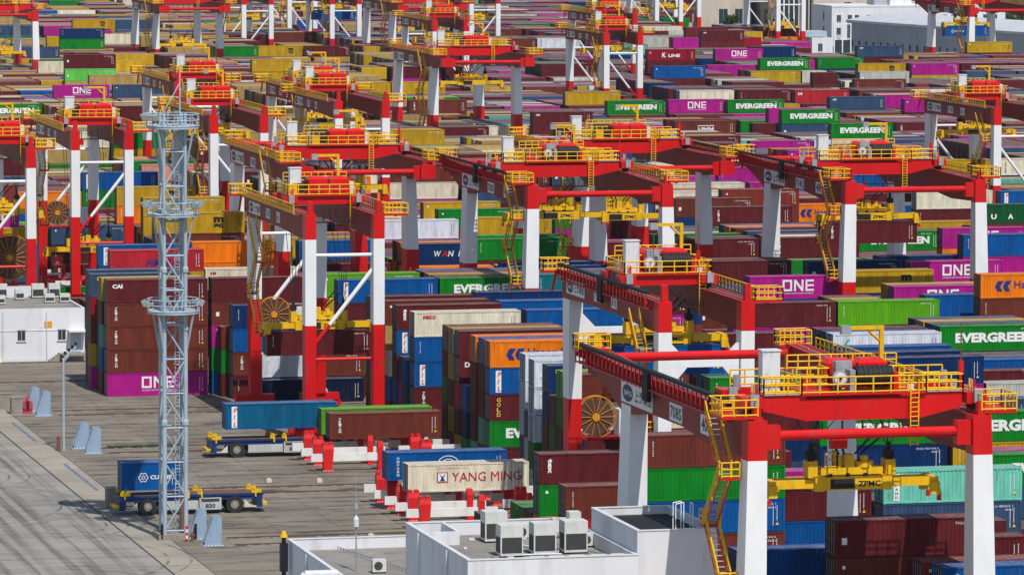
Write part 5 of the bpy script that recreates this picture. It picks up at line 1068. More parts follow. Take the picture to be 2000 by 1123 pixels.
INDIV={
'0,3,1083,6':'topmost plain maroon container, 89% across and 93% down',
'1,0,1278,5':'topmost aqua green container with white vertical panel, 93% across and 84% down',
'1,2,1088,6':'topmost plain reddish brown container, 69% across and 78% down',
'1,2,1088,4':'mid-stack plain blue container, 69% across and 90% down',
'1,2,1088,5':'mid-stack plain green container, 69% across and 84% down',
'2,1,1347,5':'topmost green container with bold white lettering, 86% across and 74% down',
'3,0,1340,5':'topmost plain green container, 75% across and 68% down',
'3,2,1213,5':'topmost plain reddish brown container, 61% across and 67% down',
'3,2,1213,4':'mid-stack cream container with vertical characters, 61% across and 72% down',
'2,1,1083,4':'topmost maroon container with white sideways lettering, 57% across and 81% down',
'2,1,1347,4':'mid-stack plain navy blue container, 86% across and 79% down',
'4,2,1443,5':'topmost maroon container with small white vertical letters, 73% across and 60% down',
'3,5,1551,5':'topmost plain navy blue container, 91% across and 64% down',
'0,5,1026,5':'topmost plain blue container, 76% across and 97% down',
'1,4,1183,4':'topmost plain maroon container, 81% across and 87% down',
'3,0,1340,4':'mid-stack plain maroon container, 74% across and 72% down',
'1,6,1049,4':'topmost plain reddish brown container, 58% across and 87% down',
'5,1,1588,5':'topmost plain maroon container, 76% across and 55% down',
'6,0,1108,1':'topmost very dark navy container with bracketed grey lettering, 30% across and 68% down',
'6,4,941,5':'topmost maroon container with short white lettering, 15% across and 50% down',
'2,1,1475,5':'topmost green container with bold white lettering, 96% across and 74% down',
'6,4,1068,5':'topmost plain maroon container, 25% across and 50% down',
'5,1,1713,5':'topmost plain lime green container, 86% across and 54% down',
'6,4,941,4':'mid-stack reddish brown container with small white vertical letters, 15% across and 55% down',
'6,4,941,3':'mid-stack reddish brown container with small white vertical letters, 15% across and 59% down',
'6,4,941,2':'mid-stack reddish brown container with small white vertical letters, 15% across and 63% down',
'6,4,941,1':'bottom magenta container with blocky white lettering, 15% across and 67% down',
'6,0,1708,5':'topmost magenta container with blocky white lettering, 77% across and 50% down',
'5,0,1338,5':'topmost plain blue container, 57% across and 55% down',
'4,3,1731,5':'topmost green container with bold white lettering, 96% across and 58% down',
'1,6,1049,3':'mid-stack bright red container with short white lettering, 58% across and 92% down',
'4,1,1214,5':'topmost orange container with arrow emblem and long name, 52% across and 61% down',
'7,3,1518,5':'topmost plain green container, 51% across and 43% down',
'5,7,1462,5':'topmost plain maroon container, 63% across and 52% down',
'7,9,1117,6':'topmost mustard yellow container with a black rounded mark, 19% across and 39% down',
'7,1,1910,5':'topmost maroon container with small white vertical letters, 79% across and 43% down',
'5,0,1209,5':'topmost cream container with red name, 45% across and 56% down',
'6,2,1211,5':'topmost blue container with red letters on a white strip, 37% across and 50% down',
'1,0,1278,4':'mid-stack plain slate blue container, 94% across and 89% down',
'6,8,1709,5':'topmost plain maroon container, 72% across and 47% down',
'7,1,1770,5':'topmost plain maroon container, 69% across and 43% down',
'3,0,1466,5':'topmost short plain maroon container, 84% across and 67% down',
'7,0,1015,5':'topmost bright red container with slanted blue lettering, 15% across and 45% down',
'8,3,1353,4':'topmost blue container with red letters on a white strip, 33% across and 43% down',
'7,4,1142,5':'topmost plain orange container, 24% across and 44% down',
'6,3,1462,5':'topmost plain dark turquoise container, 57% across and 49% down',
'8,0,1735,5':'topmost plain maroon container, 60% across and 40% down',
'9,2,1541,4':'topmost plain white container, 41% across and 40% down',
'1,2,1088,3':'mid-stack plain reddish brown container, 70% across and 94% down',
'6,2,1840,5':'topmost mustard yellow container with a black rounded mark, 86% across and 48% down',
'0,3,1083,5':'mid-stack plain reddish brown container, 85% across and 98% down',
'8,3,2170,4':'topmost green container with bold white lettering, 88% across and 42% down',
'4,1,1591,5':'topmost white container with red and blue mark, 86% across and 59% down',
'10,1,1112,3':'topmost plain slate blue container, 9% across and 41% down',
'9,7,1847,5':'topmost plain mustard yellow container, 58% across and 35% down',
'8,8,1991,5':'topmost maroon container with small white vertical letters, 73% across and 37% down',
'6,8,2060,6':'topmost plain blue container, 97% across and 43% down',
'6,2,1336,5':'topmost green container with bold white lettering, 47% across and 49% down',
'6,6,1971,5':'topmost magenta container with blocky white lettering, 93% across and 47% down',
'9,3,1690,4':'topmost plain mustard yellow container, 50% across and 39% down',
'8,0,1485,4':'topmost navy blue container with slanted white lettering, 43% across and 44% down',
'9,4,2392,5':'topmost plain cream container, 93% across and 35% down',
'3,5,1551,4':'mid-stack plain magenta container, 91% across and 68% down',
'10,1,2494,6':'topmost mustard yellow container with a black rounded mark, 93% across and 29% down',
'3,0,1551,4':'topmost plain slate blue container, 94% across and 70% down',
'10,4,2389,5':'topmost plain blue container, 85% across and 32% down',
'11,0,1858,5':'topmost plain reddish brown container, 50% across and 31% down',
'6,1,1113,2':'topmost short plain white container, 28% across and 63% down',
'6,2,1083,4':'topmost short plain navy blue container, 25% across and 55% down',
'9,7,1218,5':'topmost plain mustard yellow container, 18% across and 36% down',
'6,1,1177,2':'topmost short plain reddish brown container, 33% across and 63% down',
'0,1,1146,5':'topmost blue container with vertical characters, 96% across and 99% down',
'11,4,1732,5':'topmost plain reddish brown container, 41% across and 30% down',
'5,1,1885,6':'topmost orange container with arrow emblem and long name, 98% across and 50% down',
'6,4,1068,4':'mid-stack plain reddish brown container, 26% across and 54% down',
'11,1,1219,5':'topmost blue container with red letters on a white strip, 11% across and 31% down',
'11,0,1858,4':'mid-stack plain slate blue container, 50% across and 34% down',
'6,2,1083,3':'mid-stack short plain blue container, 25% across and 59% down',
'9,9,2234,4':'topmost orange container with arrow emblem and long name, 81% across and 37% down',
'11,0,1091,4':'topmost plain orange container, 5% across and 35% down',
'11,4,1732,4':'mid-stack plain cream container, 41% across and 33% down',
'2,0,1064,2':'topmost plain reddish brown container, 53% across and 92% down',
'9,1,1987,5':'topmost plain reddish brown container, 69% across and 36% down',
'5,3,1208,5':'topmost maroon container with white sideways lettering, 42% across and 54% down',
'6,7,1845,5':'topmost plain navy blue container, 83% across and 46% down',
'10,2,1217,5':'topmost mustard yellow container with a black rounded mark, 15% across and 34% down',
'10,8,1528,5':'topmost plain orange container, 33% across and 32% down',
'3,5,1213,5':'topmost navy blue container with yellow name, 57% across and 64% down',
'14,1,1321,5':'topmost plain cream container, 7% across and 24% down',
'9,7,2110,5':'topmost plain rust red container, 75% across and 34% down',
'7,0,1653,5':'topmost short plain maroon container, 60% across and 44% down',
'12,6,2234,5':'topmost plain blue container, 63% across and 27% down',
'12,0,2376,4':'topmost plain magenta container, 73% across and 30% down',
'3,7,1213,5':'topmost plain white container, 56% across and 63% down',
'6,8,1709,4':'mid-stack plain blue container, 70% across and 51% down',
'12,8,2361,5':'topmost plain reddish brown container, 69% across and 26% down',
'14,1,1321,4':'mid-stack plain tan container, 7% across and 27% down',
'14,2,2830,5':'topmost green container with bold white lettering, 84% across and 23% down',
'5,4,1335,5':'topmost plain blue container, 54% across and 53% down',
'14,0,1446,5':'topmost plain green container, 14% across and 24% down',
'4,5,1208,5':'topmost plain maroon container, 48% across and 58% down',
'4,2,1443,4':'mid-stack plain reddish brown container, 72% across and 63% down',
'10,1,2494,5':'mid-stack plain reddish brown container, 93% across and 32% down',
'15,0,1907,5':'topmost plain mustard yellow container, 32% across and 21% down',
'4,1,1214,4':'mid-stack blue container with red letters on a white strip, 49% across and 66% down',
'5,8,1334,5':'topmost plain navy blue container, 51% across and 51% down',
'4,1,1214,3':'mid-stack maroon container with yellow vertical letters, 49% across and 71% down',
'1,4,1183,3':'mid-stack plain blue container, 79% across and 92% down',
'2,1,1475,4':'mid-stack plain mustard yellow container, 95% across and 78% down',
'4,1,1214,2':'mid-stack green container with bold white lettering, 49% across and 75% down',
'6,5,1208,5':'topmost plain lime green container, 35% across and 48% down',
'4,1,1214,1':'bottom plain maroon container, 49% across and 80% down',
'8,7,2398,5':'topmost dark green container with widely spaced letters, 98% across and 37% down',
'0,2,1140,5':'topmost plain rust red container, 93% across and 98% down',
'5,7,1837,5':'topmost magenta container with blocky white lettering, 90% across and 50% down',
'5,3,1838,5':'topmost plain blue container, 93% across and 53% down',
'14,0,1693,5':'topmost plain tan container, 27% across and 24% down',
'3,9,1218,5':'topmost white container with a slanted stripe mark, 55% across and 62% down',
'15,0,2886,5':'topmost green container with bold white lettering, 79% across and 20% down',
'5,1,1885,5':'mid-stack plain reddish brown container, 98% across and 53% down',
'7,5,2189,5':'topmost magenta container with blocky white lettering, 95% across and 41% down',
'7,1,1144,4':'topmost cream container with a small mark, 24% across and 47% down',
'13,0,1533,5':'topmost plain maroon container, 22% across and 26% down',
'6,4,1068,3':'mid-stack plain magenta container, 27% across and 58% down',
'10,8,1528,4':'mid-stack plain magenta container, 34% across and 35% down',
'10,1,1112,2':'mid-stack plain maroon container, 7% across and 44% down',
'3,0,1214,3':'topmost plain maroon container, 59% across and 77% down',
'16,1,2631,5':'topmost green container with bold white lettering, 62% across and 19% down',
'16,5,2238,5':'topmost reddish brown container with small white vertical letters, 43% across and 18% down',
'9,9,1679,4':'topmost plain green container, 46% across and 37% down',
'14,0,1941,5':'topmost plain mustard yellow container, 41% across and 24% down',
'16,2,2770,5':'topmost magenta container with blocky white lettering, 68% across and 18% down',
'16,0,3266,5':'topmost plain magenta container, 91% across and 18% down',
'5,0,1209,4':'mid-stack plain blue container, 42% across and 61% down',
'8,1,1349,3':'topmost plain maroon container, 34% across and 46% down',
'5,0,1209,3':'mid-stack blue container with red letters on a white strip, 42% across and 65% down',
'5,0,1209,2':'mid-stack maroon container with small white vertical letters, 42% across and 69% down',
'10,0,1466,4':'topmost short plain maroon container, 30% across and 37% down',
'10,1,1466,5':'topmost short plain reddish brown container, 29% across and 34% down',
'9,7,1847,4':'mid-stack plain green container, 57% across and 38% down',
'5,7,1202,5':'topmost plain maroon container, 39% across and 52% down',
'16,4,3139,5':'topmost slate blue container with a small mark, 84% across and 18% down',
'3,7,1547,5':'topmost plain navy blue container, 87% across and 61% down',
'13,0,2170,5':'topmost plain slate blue container, 56% across and 26% down',
'10,3,2389,4':'topmost plain maroon container, 85% across and 35% down',
'9,3,923,3':'topmost plain blue container, 2% across and 44% down',
'11,0,1984,5':'topmost plain slate blue container, 56% across and 30% down',
'2,1,1083,3':'mid-stack plain green container, 53% across and 87% down',
'15,0,2373,5':'topmost maroon container with a small mark, 55% across and 20% down',
'3,9,1555,5':'topmost plain blue container, 86% across and 60% down',
'18,4,1614,5':'topmost magenta container with blocky white lettering, 8% across and 16% down',
'5,5,1207,5':'topmost plain reddish brown container, 41% across and 53% down',
'9,3,923,1':'bottom plain maroon container, 2% across and 51% down',
'5,1,1400,4':'topmost plain green container, 64% across and 58% down',
'7,9,1117,5':'mid-stack plain reddish brown container, 19% across and 41% down',
'9,3,923,2':'mid-stack plain slate blue container, 2% across and 47% down',
'6,2,1211,4':'mid-stack plain maroon container, 34% across and 55% down',
'6,2,1211,3':'mid-stack plain maroon container, 34% across and 59% down',
'9,4,2392,4':'mid-stack plain maroon container, 92% across and 37% down',
'16,1,2890,5':'topmost green container with bold white lettering, 73% across and 18% down',
'12,1,1088,5':'topmost plain maroon container, 2% across and 29% down',
'10,1,1690,4':'topmost plain mustard yellow container, 44% across and 36% down',
'10,0,1112,1':'topmost maroon container with white short name, 7% across and 47% down',
'17,1,2639,5':'topmost plain mustard yellow container, 58% across and 17% down',
'12,9,1417,4':'topmost plain salmon container, 17% across and 30% down',
'18,5,2375,5':'topmost plain mustard yellow container, 41% across and 15% down',
'7,3,1014,5':'topmost blue container with red letters on a white strip, 13% across and 43% down',
'12,5,2346,4':'topmost plain reddish brown container, 69% across and 29% down',
'6,2,1083,2':'mid-stack short reddish brown container with small white vertical letters, 24% across and 63% down',
'14,7,2561,5':'topmost reddish brown container with white outlined lettering, 69% across and 22% down',
'18,7,2996,6':'topmost plain blue container, 66% across and 13% down',
'6,2,1083,1':'bottom short plain maroon container, 24% across and 67% down',
'3,0,1340,3':'mid-stack plain navy blue container, 78% across and 77% down',
'0,6,1140,5':'topmost maroon container with short white lettering, 98% across and 94% down',
'5,7,1462,4':'mid-stack plain magenta container, 65% across and 56% down',
'11,3,1603,5':'topmost plain reddish brown container, 35% across and 30% down',
'19,9,2165,6':'topmost plain mustard yellow container, 27% across and 11% down',
'18,4,1745,5':'topmost plain slate blue container, 13% across and 16% down',
'5,0,1209,1':'bottom plain maroon container, 41% across and 74% down',
'3,5,1676,4':'topmost plain pale grey green container, 98% across and 67% down',
'19,5,3363,6':'topmost green container with bold white lettering, 76% across and 11% down',
'20,6,1780,6':'topmost plain maroon container, 9% across and 10% down',
'20,1,2541,5':'topmost plain maroon container, 41% across and 13% down',
'6,7,935,5':'topmost slate blue container with yellow name, 12% across and 48% down',
'10,7,2109,4':'topmost plain cream container, 66% across and 34% down',
'17,1,3153,5':'topmost bright red container with white short name, 80% across and 17% down',
'20,4,2932,5':'topmost plain maroon container, 55% across and 12% down',
'3,0,1466,4':'mid-stack short plain maroon container, 84% across and 71% down',
'3,1,1340,5':'topmost plain navy blue container, 72% across and 66% down',
'1,3,1404,5':'topmost green container with bold white lettering, 98% across and 80% down',
'20,0,3835,5':'topmost plain magenta container, 91% across and 12% down',
'10,0,966,3':'topmost plain mustard yellow container, 2% across and 41% down',
'15,0,1779,5':'topmost plain tan container, 26% across and 21% down',
'20,9,3237,6':'topmost crimson container with white serif lettering, 65% across and 10% down',
'16,0,1475,5':'topmost plain maroon container, 8% across and 19% down',
'17,2,3033,5':'topmost plain maroon container, 75% across and 16% down',
'16,0,1601,5':'topmost plain maroon container, 13% across and 19% down',
'11,1,1219,4':'mid-stack plain green container, 10% across and 35% down',
'15,0,1397,5':'topmost plain tan container, 7% across and 21% down',
'3,3,1213,5':'topmost plain lime green container, 58% across and 65% down',
'20,9,3411,6':'topmost magenta container with blocky white lettering, 72% across and 9% down',
'17,0,1735,5':'topmost plain mustard yellow container, 18% across and 18% down',
'8,8,2170,4':'topmost plain slate blue container, 84% across and 39% down',
'21,1,3824,6':'topmost slate blue container with a small mark, 86% across and 9% down',
'17,0,2117,5':'topmost plain green container, 35% across and 17% down',
'15,0,1652,5':'topmost plain tan container, 20% across and 21% down',
'10,0,1990,5':'topmost short plain maroon container, 62% across and 33% down',
'6,8,1709,3':'mid-stack plain reddish brown container, 70% across and 55% down',
'11,0,2110,5':'topmost short plain maroon container, 63% across and 30% down',
'22,0,2880,5':'topmost plain maroon container, 47% across and 10% down',
'1,6,1181,4':'topmost plain mustard yellow container, 80% across and 83% down',
'15,0,3127,4':'topmost maroon container with small white vertical letters, 90% across and 22% down',
'19,5,1766,5':'topmost plain tan container, 11% across and 14% down',
'23,3,1821,5':'topmost slate blue container with white short name, 3% across and 9% down',
'3,2,1340,5':'topmost plain reddish brown container, 71% across and 65% down',
'17,2,2901,5':'topmost plain cream container, 69% across and 16% down',
'21,8,4185,6':'topmost plain mustard yellow container, 96% across and 8% down',
'8,9,2304,4':'topmost mustard yellow container with a black rounded mark, 92% across and 39% down',
'9,0,1049,1':'topmost plain green container, 6% across and 51% down',
'21,0,3710,5':'topmost plain green container, 82% across and 11% down',
'18,5,2250,5':'topmost plain mustard yellow container, 36% across and 15% down',
'7,4,1770,5':'topmost plain green container, 66% across and 42% down',
'4,3,1212,5':'topmost plain orange container, 49% across and 59% down',
'23,2,2588,5':'topmost plain maroon container, 32% across and 9% down',
'11,0,1475,5':'topmost plain maroon container, 27% across and 30% down',
'11,3,2783,5':'topmost cream container with vertical characters, 99% across and 29% down',
'14,0,1446,4':'mid-stack plain mustard yellow container, 14% across and 26% down',
'19,3,3323,5':'topmost plain mustard yellow container, 76% across and 13% down',
'14,0,2653,4':'topmost plain magenta container, 76% across and 25% down',
'23,3,2469,5':'topmost mustard yellow container with a black rounded mark, 27% across and 9% down',
'3,9,1684,4':'topmost plain maroon container, 98% across and 65% down',
'4,2,1591,5':'topmost plain navy blue container, 83% across and 58% down',
'4,3,1591,5':'topmost plain reddish brown container, 83% across and 58% down',
'10,2,1217,4':'mid-stack plain orange container, 12% across and 37% down',
'23,1,3395,5':'topmost plain pale teal container, 61% across and 9% down',
'23,2,2341,5':'topmost plain green container, 23% across and 9% down',
'12,0,2501,5':'topmost plain magenta container, 80% across and 27% down',
'5,0,1338,4':'mid-stack plain maroon container, 60% across and 59% down',
'23,8,3722,6':'topmost maroon container with a small mark, 70% across and 6% down',
'24,8,2028,6':'topmost plain navy blue container, 8% across and 6% down',
'24,8,2028,5':'mid-stack plain green container, 8% across and 8% down',
'20,1,1758,5':'topmost plain pale green container, 8% across and 13% down',
'6,9,1956,5':'topmost navy blue container with yellow name, 90% across and 45% down',
'7,9,992,2':'topmost plain maroon container, 7% across and 53% down',
'9,7,2375,4':'topmost plain blue container, 88% across and 37% down',
'4,2,1214,5':'topmost plain blue container, 51% across and 59% down',
'18,3,3438,5':'topmost plain reddish brown container, 86% across and 14% down',
'6,8,2060,5':'mid-stack plain magenta container, 98% across and 46% down',
'24,3,3329,5':'topmost white container with vertical characters, 55% across and 8% down',
'19,0,1966,5':'topmost plain reddish brown container, 20% across and 14% down',
'16,4,1349,5':'topmost green container with bold white lettering, 2% across and 19% down',
'3,1,1214,3':'topmost plain maroon container, 60% across and 76% down',
'6,9,941,5':'topmost slate blue container with yellow name, 13% across and 47% down',
'4,6,1208,5':'topmost plain tan container, 47% across and 58% down',
'4,0,1731,4':'topmost plain blue container, 98% across and 63% down',
'5,3,1208,4':'mid-stack blue container with red letters on a white strip, 39% across and 59% down',
'10,0,1545,3':'topmost plain maroon container, 35% across and 40% down',
'4,7,1208,5':'topmost plain reddish brown container, 47% across and 57% down',
'11,0,2188,4':'topmost plain cream container, 69% across and 32% down',
'19,1,3573,5':'topmost plain pale grey green container, 86% across and 13% down',
'15,0,2162,4':'topmost plain maroon container, 45% across and 23% down',
'25,7,2687,5':'topmost plain reddish brown container, 29% across and 6% down',
'11,0,2319,4':'topmost plain magenta container, 76% across and 32% down',
'7,9,992,1':'bottom plain maroon container, 7% across and 57% down',
'13,4,1533,5':'topmost plain tan container, 20% across and 25% down',
'15,0,2886,4':'mid-stack plain slate blue container, 78% across and 22% down',
'20,1,3707,5':'topmost mustard yellow container with a black rounded mark, 86% across and 12% down',
'4,5,1208,4':'mid-stack maroon container with white short name, 45% across and 64% down',
'15,1,2289,4':'topmost plain cream container, 50% across and 23% down',
'26,6,2175,6':'topmost mustard yellow container with a black rounded mark, 9% across and 4% down',
'6,9,1462,5':'topmost plain blue container, 53% across and 46% down',
'21,0,3531,6':'topmost navy blue container with a small mark, 76% across and 9% down',
'27,1,2000,5':'topmost plain slate blue container, 2% across and 5% down',
'24,2,3197,5':'topmost plain reddish brown container, 50% across and 8% down',
'6,7,1462,5':'topmost plain navy blue container, 55% across and 46% down',
'3,7,1213,3':'mid-stack plain white container, 52% across and 74% down',
'13,3,2425,5':'topmost plain maroon container, 69% across and 24% down',
'3,7,1213,4':'mid-stack plain white container, 52% across and 70% down',
'26,2,4195,5':'topmost plain maroon container, 76% across and 5% down',
'13,0,1405,4':'topmost plain green container, 15% across and 28% down',
'13,2,1150,5':'topmost plain tan container, 3% across and 26% down',
'19,9,2165,5':'mid-stack plain mustard yellow container, 27% across and 13% down',
'5,1,1588,4':'mid-stack plain magenta container, 76% across and 57% down',
'6,4,1068,2':'mid-stack plain green container, 24% across and 62% down',
'9,3,2517,5':'topmost blue container with red letters on a white strip, 99% across and 34% down',
'10,1,941,4':'topmost plain magenta container, 1% across and 38% down',
'28,9,3057,6':'topmost blue container with a small mark, 32% across and 2% down',
'16,6,3266,5':'topmost plain magenta container, 88% across and 17% down',
'8,5,1351,4':'topmost plain mustard yellow container, 31% across and 42% down',
'5,7,1202,4':'mid-stack plain maroon container, 36% across and 58% down'}
# ------------------------------------------------------------------ shipping containers
PAL = dict(ma=(.115, .016, .020), br=(.155, .034, .022), rb=(.21, .03, .02), rd=(.46, .022, .032), cm=(.28, .006, .022), bl=(.002, .085, .30), nv=(.004, .030, .115),
           dn=(.004, .012, .045), sl=(.035, .075, .15), te=(.10, .38, .30), aq=(.16, .55, .42), tq=(.002, .16, .19), gr=(.004, .20, .016), dg=(.004, .085, .028),
           lg=(.13, .55, .08), li=(.10, .36, .008), ye=(.50, .30, .012), ta=(.42, .28, .09), mg=(.42, .012, .235), cr=(.74, .67, .52), cg=(.50, .50, .43),
           wh=(.66, .70, .75), sa=(.62, .26, .20))
PAL['or'] = (.82, .20, .006)
TH, RP, CW = 2.8, 2.8, 2.44
def region_colours(X, Y):
    """what the yard holds most of, from one end to the other"""
    u = (X-60)/(Y*.24+1)           # near 1 at the left edge of the yard in view, larger to the right
    if Y > 800 and u < .72: return 'ye ye ye ye ye ma ma ma br br br ta bl sl gr cr mg ye ta ma'
    if Y > 840: return 'ma ma ma ma ma ma br br ma mg mg cg nv te ma cr sl gr sl rb ye ma br ma'
    if Y > 600: return 'ma ma ma ma ma br br br ye mg gr bl nv cr ma sl ma or'
    return 'ma ma ma ma br br bl bl nv gr mg ye ma nv sl'
def colour_at(bi, row, X10, t):
    X = X10/10.0; Y = BLK[bi]+2.1+RP*row
    return random.Random(f'{bi}/{row}/{X10}/{t}').choice(region_colours(X, Y).split())
def container_list():
    """every container of the yard: (key, X, Y, Z, length, colour, lettering)"""
    out = []
    for line in COLS.strip().split('\n'):
        head, body = line.split('=')
        bi, row = map(int, head.split(','))
        for tok in body.split():
            L = 40
            if tok.endswith('h'): L = 20; tok = tok[:-1]
            x, t = tok.split(':'); x = int(x)
            for k in range(1, int(t)+1):
                key = f'{bi},{row},{x},{k}'
                c, txt = SPEC.get(key, (None, ''))
                out.append((key, x/10.0, BLK[bi]+2.1+RP*row, (k-1)*TH, L, c or colour_at(bi, row, x, k), txt))
    return out
def corrugated(mb, L, y, z0, z1, n, d, k, back=False):
    """pressed side sheet between x=.16 and L-.16, waves d deep behind plane y"""
    x0, x1 = .16, L-.16; p = (x1-x0)/n; pts = []
    for i in range(n):
        a = x0+i*p
        for f, dd in ((0, 0), (.36, 0), (.5, 1), (.86, 1)): pts.append((a+f*p, y+(-d if back else d)*dd))
    pts.append((x1, y))
    v = [(a, b, z0) for a, b in pts]+[(a, b, z1) for a, b in pts]; m = len(pts)
    mb.poly(v, k, [((i, i+1, m+i+1, m+i) if not back else (i+1, i, m+i, m+i+1)) for i in range(m-1)])
def container_meshes(L):
    l = 12.192 if L == 40 else 6.058; h = TH-.03
    b = MB()
    corrugated(b, l, .035, .16, h-.1, 34 if L == 40 else 17, .045, 'box')
    corrugated(b, l, CW-.035, .16, h-.1, 34 if L == 40 else 17, .045, 'box', True)
    # roof sheet with shallow cross ribs
    n = 22 if L == 40 else 11
    for i in range(n):
        a, c = .1+(l-.2)*i/n, .1+(l-.2)*(i+1)/n; z = h-.03
        b.poly([(a, .06, z), (a+.12, .06, z), (a+.12, CW-.06, z), (a, CW-.06, z)], 'boxroof')
        b.poly([(a+.12, .06, z-.02), (c, .06, z-.02), (c, CW-.06, z-.02), (a+.12, CW-.06, z-.02)], 'boxroof')
    b.poly([(.1, .1, .12), (.1, CW-.1, .12), (l-.1, CW-.1, .12), (l-.1, .1, .12)], 'box')
    b.poly([(l-.06, .1, .1), (l-.06, CW-.1, .1), (l-.06, CW-.1, h-.05), (l-.06, .1, h-.05)], 'box')
    f = MB()
    for x in (0, l-.16):
        for y in (0, CW-.16): f.box(x, x+.16, y, y+.16, .12, h-.12, 'box')
    for y in (.01, CW-.11):
        f.box(.17, l-.17, y, y+.1, 0.03, .17, 'box'); f.box(.17, l-.17, y, y+.08, h-.13, h-.01, 'box', 'boxroof')
    for x in (.01, l-.13):
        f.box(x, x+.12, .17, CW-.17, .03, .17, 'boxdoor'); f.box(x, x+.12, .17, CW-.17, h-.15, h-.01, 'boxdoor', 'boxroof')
    c = f
    for x in (0, l-.19):
        for y in (0, CW-.17):
            for z in (0, h-.12): c.box(x-.004, x+.194, y-.004, y+.174, z, z+.12, 'box', 'boxroof')
    doors = []
    for s in (0, 1):
        d = MB(); y0 = .17+s*1.055; y1 = y0+1.045
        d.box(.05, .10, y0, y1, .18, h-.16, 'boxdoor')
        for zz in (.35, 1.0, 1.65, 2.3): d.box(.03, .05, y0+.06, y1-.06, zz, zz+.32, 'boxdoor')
        for a in ((y0, y0+.07, .18, h-.16), (y1-.07, y1, .18, h-.16)): d.box(.012, .05, a[0], a[1], a[2], a[3], 'black')
        d.box(.012, .05, y0+.07, y1-.07, .18, .26, 'black'); d.box(.012, .05, y0+.07, y1-.07, h-.24, h-.16, 'black')
        for yy in (y0+.26, y0+.80):
            d.tube((.02, yy, .1), (.02, yy, h-.08), .022, 'grey', 5)
            for zz in (.3, 1.3, 2.4): d.box(.005, .05, yy-.07, yy+.07, zz, zz+.07, 'grey')
        doors.append(d.mesh('door'))
    return dict(body=b.mesh('container_shell'), frame=f.mesh('frame'), doors=doors)
def marks(mb, l, k='tmwhite'):
    """identification marks near the right end"""
    for i, (dx, z0, z1) in enumerate(((1.05, .55, 2.1), (.72, 1.2, 2.2), (.72, .95, 1.1))):
        z = z0
        while z < z1:
            rct(mb, l-dx, l-dx+.07, z, z+.09, k); z += .15
    mb.poly([(l-.8, 0, .55), (l-.5, 0, .55), (l-.65, 0, .82)], 'tmyellow')
